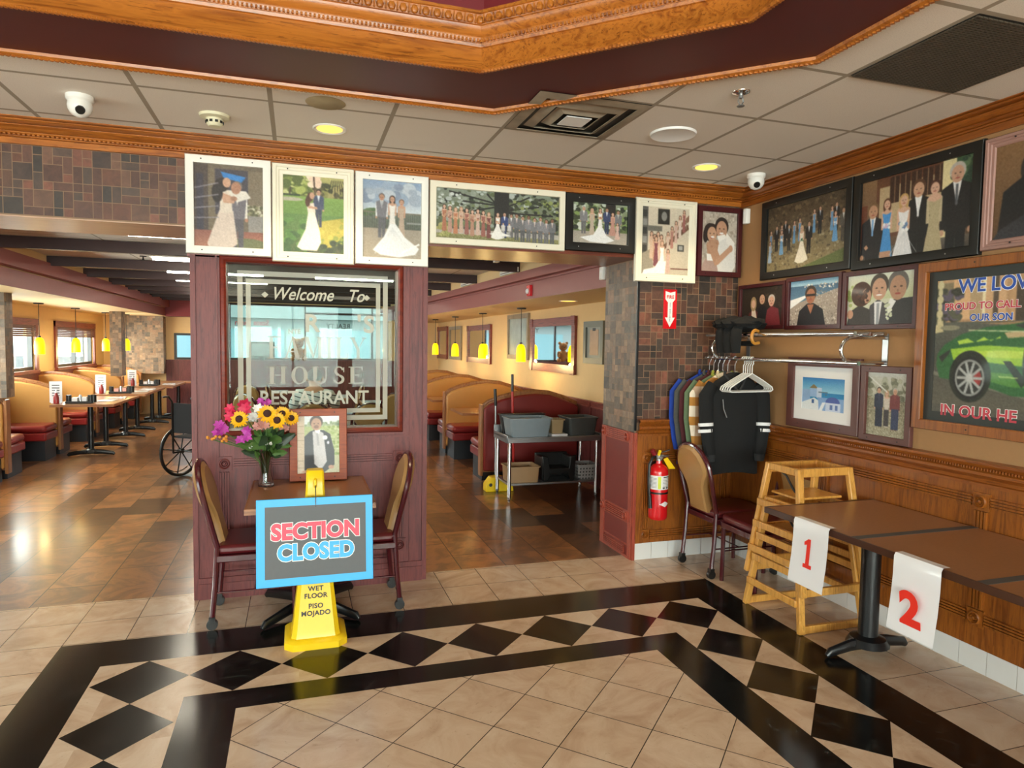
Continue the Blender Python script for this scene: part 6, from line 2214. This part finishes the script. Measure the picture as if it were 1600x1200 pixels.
MB().box(-.02, -.0185, -.04, .04, .385, .42).build('clip', M['black'], t, smooth=False)

# steel table with tubs
t = thing('bussing_table', 'stainless steel work table with two shelves in the right opening', 'work table', (2.58, 6.88, 0))
o = MB()
o.box(-.52, .55, -.25, .25, .66, .675); o.box(-.52, .55, -.25, -.238, .63, .72) if False else None
o.box(-.52, .55, -.25, -.235, .62, .66); o.box(-.52, .55, .235, .25, .62, .76); o.box(-.52, -.505, -.25, .25, .62, .7); o.box(.535, .55, -.25, .25, .62, .7)
o.build('worktop', M['steel'], t, bevel=.003)
MB().box(-.49, .52, -.22, .22, .165, .185).build('lower_shelf', M['steel'], t, bevel=.003)
for x in (-.48, .51):
    for y in (-.22, .22):
        l = MB().cyl((x, y, .03), (x, y, .63), .021, n=12).build('leg', M['chrome'], t)
        MB().lathe([(.0005, 0), (.012, 0), (.016, .03), (.021, .035), (.021, .05)], (x, y, 0), 12).build('foot', M['steel'], l)


def tub(name, label, cat, loc, w, d, h, mat, rim=.012, taper=.88, group=None, rz=0):
    t = thing(name, label, cat, loc, rz, group)
    o = MB()

    def ring(sw, sd, z):
        r = min(sw, sd) * .2
        pts = []
        for cx, cy, a0 in ((sw - r, sd - r, 0), (-sw + r, sd - r, PI / 2), (-sw + r, -sd + r, PI), (sw - r, -sd + r, 3 * PI / 2)):
            pts += [(cx + r * math.cos(a0 + PI / 2 * i / 4), cy + r * math.sin(a0 + PI / 2 * i / 4), z) for i in range(5)]
        return pts
    a, b = w / 2, d / 2
    th = .004
    rings = [ring(a * taper, b * taper, 0), ring(a, b, h - rim), ring(a + .012, b + .012, h - rim), ring(a + .012, b + .012, h), ring(a - th, b - th, h), ring(a * taper - th, b * taper - th, .005)]
    n_ = len(rings[0])
    o.add([p for r in rings for p in r], [(i * n_ + k_, i * n_ + (k_ + 1) % n_, (i + 1) * n_ + (k_ + 1) % n_, (i + 1) * n_ + k_) for i in range(len(rings) - 1) for k_ in range(n_)] + [tuple(range(n_ - 1, -1, -1)), tuple((len(rings) - 1) * n_ + k_ for k_ in range(n_))])
    o.build('tub_body', mat, t)
    return t


def basket_mat():
    k = NT('pale_woven_basket')
    sp = k.t.nodes.new('ShaderNodeSeparateXYZ'); k.l(k.coords(), sp.inputs[0])
    fx = k.math('LESS_THAN', k.math('FRACT', k.math('MULTIPLY', k.math('ADD', sp.outputs[0], sp.outputs[1]), 28)), .45)
    fz = k.math('LESS_THAN', k.math('FRACT', k.math('MULTIPLY', sp.outputs[2], 28)), .45)
    up = k.math('LESS_THAN', sp.outputs[2], .14)
    k.base(k.mix(k.math('MULTIPLY', k.math('MULTIPLY', fx, fz), up), '#a9a6a4', '#3a3838'))
    return k.m


zt = .6755
tub('bus_tub', 'light grey bus tub at the front of the steel table', 'tub', (2.33, 6.79, zt), .46, .3, .2, plain('grey_tub_plastic', '#7f8b92', .45))
tub('bus_tub', 'black bus tub behind the light grey tub on the steel table', 'tub', (2.34, 6.995, zt), .5, .08, .215, M['black'])
tub('bus_tub', 'dark grey bus tub at the right end of the steel table', 'tub', (2.945, 6.85, zt), .34, .32, .19, plain('dark_grey_tub_plastic', '#474a4a', .45))
tub('small_container', 'small clear tan container between the two grey bus tubs', 'container', (2.665, 6.82, zt + .0205), .14, .17, .15, plain('tan_clear_plastic', '#a58f6c', .25))
o = MB(); o.box(-.09, .09, -.12, .1, 0, .02)
q = o.build('napkin_stack', M['paper'], None, smooth=False); q.location = (2.665, 6.8, zt)
tag(q, 'flat stack of white napkins under the small tan container', 'napkins')
zs_ = .186
t = tub('storage_bin', 'tan open storage bin on the lower shelf of the steel table', 'bin', (2.28, 6.83, zs_), .34, .28, .17, plain('tan_bin_plastic', '#9c7a55', .5), taper=.94)
t = thing('booster_seat', 'black booster seat on the lower shelf of the steel table', 'booster seat', (2.685, 6.86, zs_))
o = MB()
o.prism([(-.18, 0), (-.13, 0), (-.1, .07), (.1, .07), (.13, 0), (.18, 0), (.19, .2), (.2, .27), (.13, .26), (.11, .13), (-.11, .13), (-.13, .26), (-.2, .27), (-.19, .2)], 'Y', -.14, -.11)
o.box(-.19, -.13, -.11, .13, .0, .25); o.box(.13, .19, -.11, .13, 0, .25); o.box(-.13, .13, -.11, .13, .1, .13); o.box(-.19, .19, .11, .14, 0, .27)
o.build('seat_shell', M['black'], t, bevel=.008)
t = tub('storage_basket', 'pale grey woven basket on the lower shelf of the steel table', 'basket', (3.025, 6.84, zs_), .24, .24, .16, basket_mat(), taper=.92)
# long handled dustpan and brooms behind the table
t = thing('broom', 'broom with a red and black handle leaning behind the steel table', 'broom', (2.37, 7.44, 0))
MB().tube([(.03, 0, .1), (.0, .0, 1.1)], .014, 8).build('handle', plain('red_handle', '#b3201c', .35), t)
MB().tube([(.0, 0, 1.1), (-.004, 0, 1.3)], .016, 8).build('grip', M['black'], t)
MB().prism([(-.12, 0), (.14, 0), (.1, .12), (-.04, .12)], 'Y', -.03, .03).build('bristle_head', M['black'], t)
t = thing('lobby_dustpan', 'yellow upright dustpan with a steel handle beside the steel table', 'dustpan', (2.13, 7.3, 0))
MB().prism([(-.14, 0), (.18, 0), (.16, .13), (.02, .17), (-.08, .16), (-.14, .08)], 'Y', -.15, -.01).build('pan', M['yellow_pl'], t, bevel=.008)
MB().lathe([(.0005, -.1515), (.02, -.1515)], (-.09, 0, .08), 14, axis='Y').build('hang_hole', M['black'], t)
MB().tube([(.0, -.02, .15), (-.0, .0, .95)], .011, 8).build('handle', M['steel'], t)
MB().tube([(-.0, .0, .95), (-.01, 0, 1.14)], .018, 8).build('grip', M['black'], t)

# wheelchair behind the partition
t = thing('wheelchair', 'black wheelchair half hidden behind the left side of the partition', 'wheelchair', (-1.14, 8.74, 0), PI - .66)
for x in (-.26, .26):
    o = MB(); o.tube([(x, math.cos(a) * .29, .31 + math.sin(a) * .29) for a in [2 * PI * i / 40 for i in range(40)]], .02, 8, closed=True)
    w_ = o.build('wheel', M['black'], t)
    o = MB(); o.tube([(x + (.045 if x > 0 else -.045), math.cos(a) * .255, .31 + math.sin(a) * .255) for a in [2 * PI * i / 40 for i in range(40)]], .008, 6, closed=True)
    o.build('push_rim', M['chrome'], w_)
    o = MB()
    for i in range(8):
        a = i * PI / 4 + .2
        o.cyl((x, 0, .31), (x, math.cos(a) * .28, .31 + math.sin(a) * .28), .008, n=6)
    o.cyl((x - .03, 0, .31), (x + .03, 0, .31), .03, n=12)
    o.build('spoke', M['black'], w_)
o = MB()
for x in (-.21, .21):
    o.tube([(x, .16, .31), (x, .17, .92), (x, .22, .98), (x, .3, .98)], .012, 8)
    o.tube([(x, .16, .5), (x, -.32, .5), (x, -.38, .2)], .012, 8)
    o.tube([(x, .16, .72), (x, -.12, .72), (x, -.2, .5)], .012, 8)
    o.tube([(x, .16, .31), (x, -.2, .31), (x, -.2, .5)], .011, 8)
o.cyl((-.25, 0, .31), (.25, 0, .31), .012, n=8)
o.build('frame', M['black'], t)
MB().box(-.2, .2, .14, .16, .55, .9).build('back_sling', cl('black_nylon', '#1a1a1d'), t)
MB().box(-.2, .2, -.3, .15, .49, .51).build('seat_sling', cl('black_nylon', '#1a1a1d'), t)
for x in (-.2, .2):
    o = MB(); o.cyl((x - .012, -.3, .08), (x + .012, -.3, .08), .08, n=18); o.bar((x, -.3, .08), (x, -.26, .32), .03, .012)
    o.build('caster', M['black'], t)
    MB().box(x - .07, x + .07, -.5, -.38, .17, .185).build('footrest', M['black'], t)

# etched pane in the partition
t = thing('etched_pane', 'large clear glass pane with frosted lettering and double border in the partition', 'glass pane', (.11, 4.665, 1.075))
MB().box(-.532, .532, -.005, .005, .003, 1.057).build('glass', M['etched_pane'], t, smooth=False)
ef = -.0062
o = MB()
for a, b in ((.475, .455), (.425, .408)):
    z0, z1 = (1.12 - 1.075 if a > .45 else 1.17 - 1.075), (2.092 - 1.075 if a > .45 else 2.042 - 1.075)
    t_ = a - b + .012
    for x0, x1, za, zb in ((-a, a, z0, z0 + t_), (-a, a, z1 - t_, z1), (-a, -a + t_, z0 + t_, z1 - t_), (a - t_, a, z0 + t_, z1 - t_)):
        o.add([(x0, ef, za), (x1, ef, za), (x1, ef, zb), (x0, ef, zb)], [(0, 1, 2, 3)])
o.build('etched_border', M['etch'], t, smooth=False)
for x in (-.31, .335):
    o = MB().add([(x - .022, ef, .868), (x, ef, .848), (x + .022, ef, .868), (x, ef, .888)], [(0, 1, 2, 3)])
    o.build('etched_diamond', M['etch'], t, smooth=False)


class Serif:
    """slab of upright serif capitals from strokes; cell 1 high"""
    def __init__(s):
        s.q = []

    def r(s, x0, y0, x1, y1):
        s.q.append([(x0, y0), (x1, y0), (x1, y1), (x0, y1)])
        return s

    def p(s, *pts):
        s.q.append(list(pts))
        return s

    def ser(s, x, y, w=.15):
        return s.r(x - w, y, x + w, y + .05)

    def ring(s, cx, cy, rx, ry, a0, a1, tx, ty, n=14):
        for i in range(n):
            a, b = a0 + (a1 - a0) * i / n, a0 + (a1 - a0) * (i + 1) / n
            s.q.append([(cx + (rx - tx) * math.cos(a), cy + (ry - ty) * math.sin(a)), (cx + rx * math.cos(a), cy + ry * math.sin(a)),
                        (cx + rx * math.cos(b), cy + ry * math.sin(b)), (cx + (rx - tx) * math.cos(b), cy + (ry - ty) * math.sin(b))])
        return s


def glyph(c):
    g = Serif()
    st = .2
    if c in 'FE':
        g.r(.14, 0, .14 + st, 1).ser(.24, 0, .2).ser(.24, .95, .2).r(.3, .94, .8, 1).r(.74, .74, .8, .94).r(.3, .48, .58, .54).r(.55, .38, .6, .64)
        if c == 'E':
            g.r(.3, 0, .82, .06).r(.76, .06, .82, .27)
        return g, .92
    if c == 'L':
        return g.r(.14, 0, .14 + st, 1).ser(.24, 0, .2).ser(.24, .95, .2).r(.3, 0, .78, .06).r(.72, .06, .78, .28), .86
    if c == 'I':
        return g.r(.14, 0, .34, 1).ser(.24, 0, .2).ser(.24, .95, .2), .5
    if c == 'H':
        return g.r(.14, 0, .34, 1).r(.7, 0, .9, 1).r(.34, .47, .7, .53).ser(.24, 0, .2).ser(.24, .95, .2).ser(.8, 0, .2).ser(.8, .95, .2), 1.06
    if c == 'U':
        return g.r(.14, .3, .34, 1).r(.76, .3, .83, 1).ring(.485, .3, .345, .31, PI, 2 * PI, .14, .08).ser(.24, .95, .2).ser(.8, .95, .17), 1.02
    if c == 'O':
        return g.ring(.5, .5, .42, .51, 0, 2 * PI, .19, .06, 28), 1.0
    if c == 'S':
        return g.ring(.4, .74, .26, .27, .25, PI * 1.0, .12, .06).ring(.4, .74, .26, .27, PI, PI * 1.5, .15, .12).ring(.4, .26, .28, .27, -PI * .5, PI * .5, .15, .12).ring(.4, .26, .28, .27, -PI * .95, -PI * .5, .1, .06).r(.62, .68, .67, .96).r(.1, .04, .15, .32), .8
    if c == 'A':
        return g.p((.06, .03), (.14, .03), (.5, .94), (.46, 1)).p((.66, .0), (.88, 0), (.54, 1), (.42, 1)).r(.26, .3, .74, .36).ser(.1, 0, .15).ser(.8, 0, .2), 1.0
    if c == 'M':
        return g.r(.12, 0, .19, 1).r(.9, 0, 1.1, 1).p((.1, 1), (.32, 1), (.66, .12), (.58, .02)).p((.58, .02), (.66, .12), (.94, 1), (.9, 1)).ser(.15, 0, .14).ser(.15, .95, .1).ser(1.0, 0, .2).ser(1.0, .95, .2), 1.24
    if c == 'Y':
        return g.p((.02, 1), (.24, 1), (.56, .45), (.4, .45)).p((.48, .45), (.54, .5), (.9, 1), (.82, 1)).r(.4, 0, .58, .48).ser(.13, .95, .18).ser(.84, .95, .14).ser(.49, 0, .2), .96
    return g, .5


def serif_word(word, x0, x1, z0, h):
    adv, x = [], 0
    for c in word:
        g, a = glyph(c)
        adv.append((g, x))
        x += a + .06
    k_ = (x1 - x0) / (x - .06)
    mb = MB()
    for g, xo in adv:
        for q in g.q:
            mb.add([(x0 + (u + xo) * k_, ef, z0 + w * h) for u, w in q], [tuple(range(len(q)))])
    return mb


serif_word('FAMILY', -.3, .33, 1.53 - 1.075, .146).build('etched_lettering', M['etch'], t, smooth=False)
serif_word('HOUSE', -.3, .325, 1.365 - 1.075, .115).build('etched_lettering', M['etch'], t, smooth=False)
ex = .11
text('etched_lettering', 'RESTAURANT', .125, (ex + .0, 4.658, 1.232), FACE_B, M['etch'], t, 'CENTER', .0022, .0001, sx=.9)
text('etched_lettering', 'Welcome', .115, (ex - .08, 4.658, 1.915), FACE_B, M['etch'], t, 'CENTER', .0012, .0001, shear=.35, sx=.85)
text('etched_lettering', 'To', .115, (ex + .26, 4.658, 1.915), FACE_B, M['etch'], t, 'CENTER', .0012, .0001, shear=.35, sx=.85)
text('etched_lettering', 'R', .16, (ex - .02, 4.658, 1.712), FACE_B, M['etch'], t, 'CENTER', .004, .0001)
text('etched_lettering', "'", .16, (ex + .285, 4.658, 1.712), FACE_B, M['etch'], t, 'CENTER', .004, .0001)
text('etched_lettering', "S", .16, (ex + .35, 4.658, 1.712), FACE_B, M['etch'], t, 'CENTER', .004, .0001)
text('etched_lettering', 'NTE', .042, (ex - .13, 4.658, 1.695), FACE_B, M['etch'], t, 'CENTER', .001, .0001)

# middle of the dining room, seen through the pane
mt = ['dining table of the seated man behind the glass pane', 'dining table with white papers behind the seated man’s table', 'dining table at the right behind the glass pane', 'dining table at the left behind the glass pane']
MT = [(.1, 9.0, .8, .8), (.35, 11.4, .85, .8), (1.3, 10.2, .8, .8), (-.6, 12.6, .85, .8)]
for lb, (x, y, a, b) in zip(mt, MT):
    aisle_table(lb, x, y, a, b, 'tables in the middle of the dining room', two=False)
CH2 = [(.78, 8.0, 1.7, 'tan backed chair beside the man in the striped shirt'), (-.62, 9.6, .9, 'tan backed chair at the lower left behind the glass pane'), (-.75, 11.7, 1.3, 'tan backed chair near the flowers’ upper left behind the glass pane'),
       (.9, 11.3, PI, 'tan backed chair right of the table with white papers'), (1.3, 9.55, PI / 2, 'tan backed chair in front of the right table behind the glass pane'), (-.35, 11.4, 0, 'tan backed chair left of the table with white papers'), (.17, 8.13, PI / 2 - .1, 'tan backed chair with the seated man on it')]
for x, y, rz, lb in CH2:
    dup(ch, (x, y, 0), rz, lb, CHG)
for x, y, z, sx_, lb in ((.25, 11.35, .753, .3, 'white papers stacked on a table behind the glass pane'), (1.3, 10.2, .753, .28, 'white paper on the right table behind the glass pane'), (.0, 9.02, .753, .3, 'white paper in front of the seated man')):
    o = MB(); o.obox((0, 0, .004), (sx_, .22, .008), (0, 0, .2))
    q = o.build('paper_stack', M['paper'], None, smooth=False); q.location = (x, y, z)
    tag(q, lb, 'paper', 'papers on the middle tables')
# things on the far window ledge
o = MB(); o.box(-1.05, -.5, YF - .22, YF - .08, 1.26, 1.62); o.box(-1.0, -.55, YF - .225, YF - .2201, 1.3, 1.58, 1); o.box(-.82, -.73, YF - .18, YF - .1, 1.2, 1.26)
tag(o.build('monitor', [M['black'], plain('dim_screen', '#6f7f86', .2)], None, smooth=False), 'black monitor on the ledge of the far window', 'monitor')
t = thing('teddy_bear', 'brown teddy bear on the ledge of the far window', 'teddy bear', (.02, YF - .16, 1.2))
fur = cl('brown_plush', '#9c6a3a')
o = MB(); o.sph((0, 0, .16), (.13, .1, .16), 12)
for q in (-1, 1):
    o.sph((q * .13, -.04, .05), (.06, .08, .06), 8); o.sph((q * .13, -.03, .2), (.05, .05, .09), 8)
o.build('body', fur, t)
o = MB(); o.sph((0, -.01, .4), (.12, .11, .11), 12); o.sph((0, -.1, .38), (.05, .04, .04), 8)
for q in (-1, 1):
    o.sph((q * .1, 0, .49), (.045, .03, .045), 8)
o.build('head', fur, t)
o = MB()
for q in (-1, 1):
    o.sph((q * .04, -.11, .42), .013, 6)
o.sph((0, -.135, .39), .015, 6)
o.build('face', M['black'], t)

# the man at the table
def skin_body(name, verts, edges, radii, mat, parent, label=None, root=0, sub=1):
    me = bpy.data.meshes.new(name)
    me.from_pydata(verts, edges, [])
    me.materials.append(mat)
    o = bpy.data.objects.new(name, me)
    COL.objects.link(o)
    o.parent = parent
    md = o.modifiers.new('skin', 'SKIN')
    md.use_smooth_shade = True
    if not me.skin_vertices:
        bpy.context.view_layer.objects.active = o
        with bpy.context.temp_override(object=o, active_object=o):
            bpy.ops.mesh.customdata_skin_add()
    for i, r in enumerate(radii):
        r = r if isinstance(r, tuple) else (r, r)
        me.skin_vertices[0].data[i].radius = r
        me.skin_vertices[0].data[i].use_root = (i == root)
    s_ = o.modifiers.new('sub', 'SUBSURF'); s_.levels = s_.render_levels = sub
    if label:
        o['label'] = label
    return o


t = thing('person', 'person in white striped shirt seated with back turned, seen through the glass pane', 'person', (.17, 8.22, 0), -.1)
V_ = [(0, .14, .6), (0, .12, .74), (0, .12, .9), (0, .17, 1.03), (0, .2, 1.1), (0, .24, 1.17), (0, .26, 1.24),
      (-.17, .14, 1.02), (-.27, .24, .84), (-.17, .5, .79), (-.11, .58, .78),
      (.17, .14, 1.02), (.27, .24, .84), (.17, .5, .79), (.11, .58, .78),
      (-.1, .17, .6), (-.12, .5, .6), (-.13, .52, .28), (-.13, .5, .08), (-.13, .62, .04),
      (.1, .17, .6), (.12, .5, .6), (.13, .52, .28), (.13, .5, .08), (.13, .62, .04)]
E_ = [(0, 1), (1, 2), (2, 3), (3, 4), (4, 5), (5, 6), (3, 7), (7, 8), (8, 9), (9, 10), (3, 11), (11, 12), (12, 13), (13, 14), (0, 15), (15, 16), (16, 17), (17, 18), (18, 19), (0, 20), (20, 21), (21, 22), (22, 23), (23, 24)]
R_ = [(.14, .1), (.14, .1), (.15, .11), (.13, .09), .055, .085, .07, .055, .045, .035, .028, .055, .045, .035, .028, .085, .06, .05, .04, .035, .085, .06, .05, .04, .035]
skin_body('body', V_, E_, R_, M['skin'], t)
k = NT('striped_shirt')
sp = k.t.nodes.new('ShaderNodeSeparateXYZ'); k.l(k.coords(), sp.inputs[0])
fz = k.math('FRACT', k.math('MULTIPLY', k.math('ADD', sp.outputs[2], k.math('MULTIPLY', sp.outputs[0], .25)), 17))
k.base(k.mix(k.math('LESS_THAN', fz, .2), '#e4e6e8', '#3a4048')); k.b.inputs['Roughness'].default_value = .9
skin_body('shirt', [V_[i] for i in (0, 1, 2, 3, 7, 8, 11, 12)], [(0, 1), (1, 2), (2, 3), (3, 4), (4, 5), (3, 6), (6, 7)], [(.165, .125), (.165, .125), (.175, .135), (.15, .115), .08, .066, .08, .066], k.m, t)
skin_body('trousers', [V_[i] for i in (0, 15, 16, 17, 20, 21, 22)], [(0, 1), (1, 2), (2, 3), (0, 4), (4, 5), (5, 6)], [(.15, .11), .1, .075, .062, .1, .075, .062], cl('navy_denim', '#232a3a'), t)
o = MB(); o.sph((0, .235, 1.235), (.088, .098, .088), 14)
o.build('hair', M['hair'], t)
o = MB()
for q in (-1, 1):
    o.sph((q * .088, .26, 1.2), (.015, .024, .032), 8)
o.build('ear', M['skin'], t)
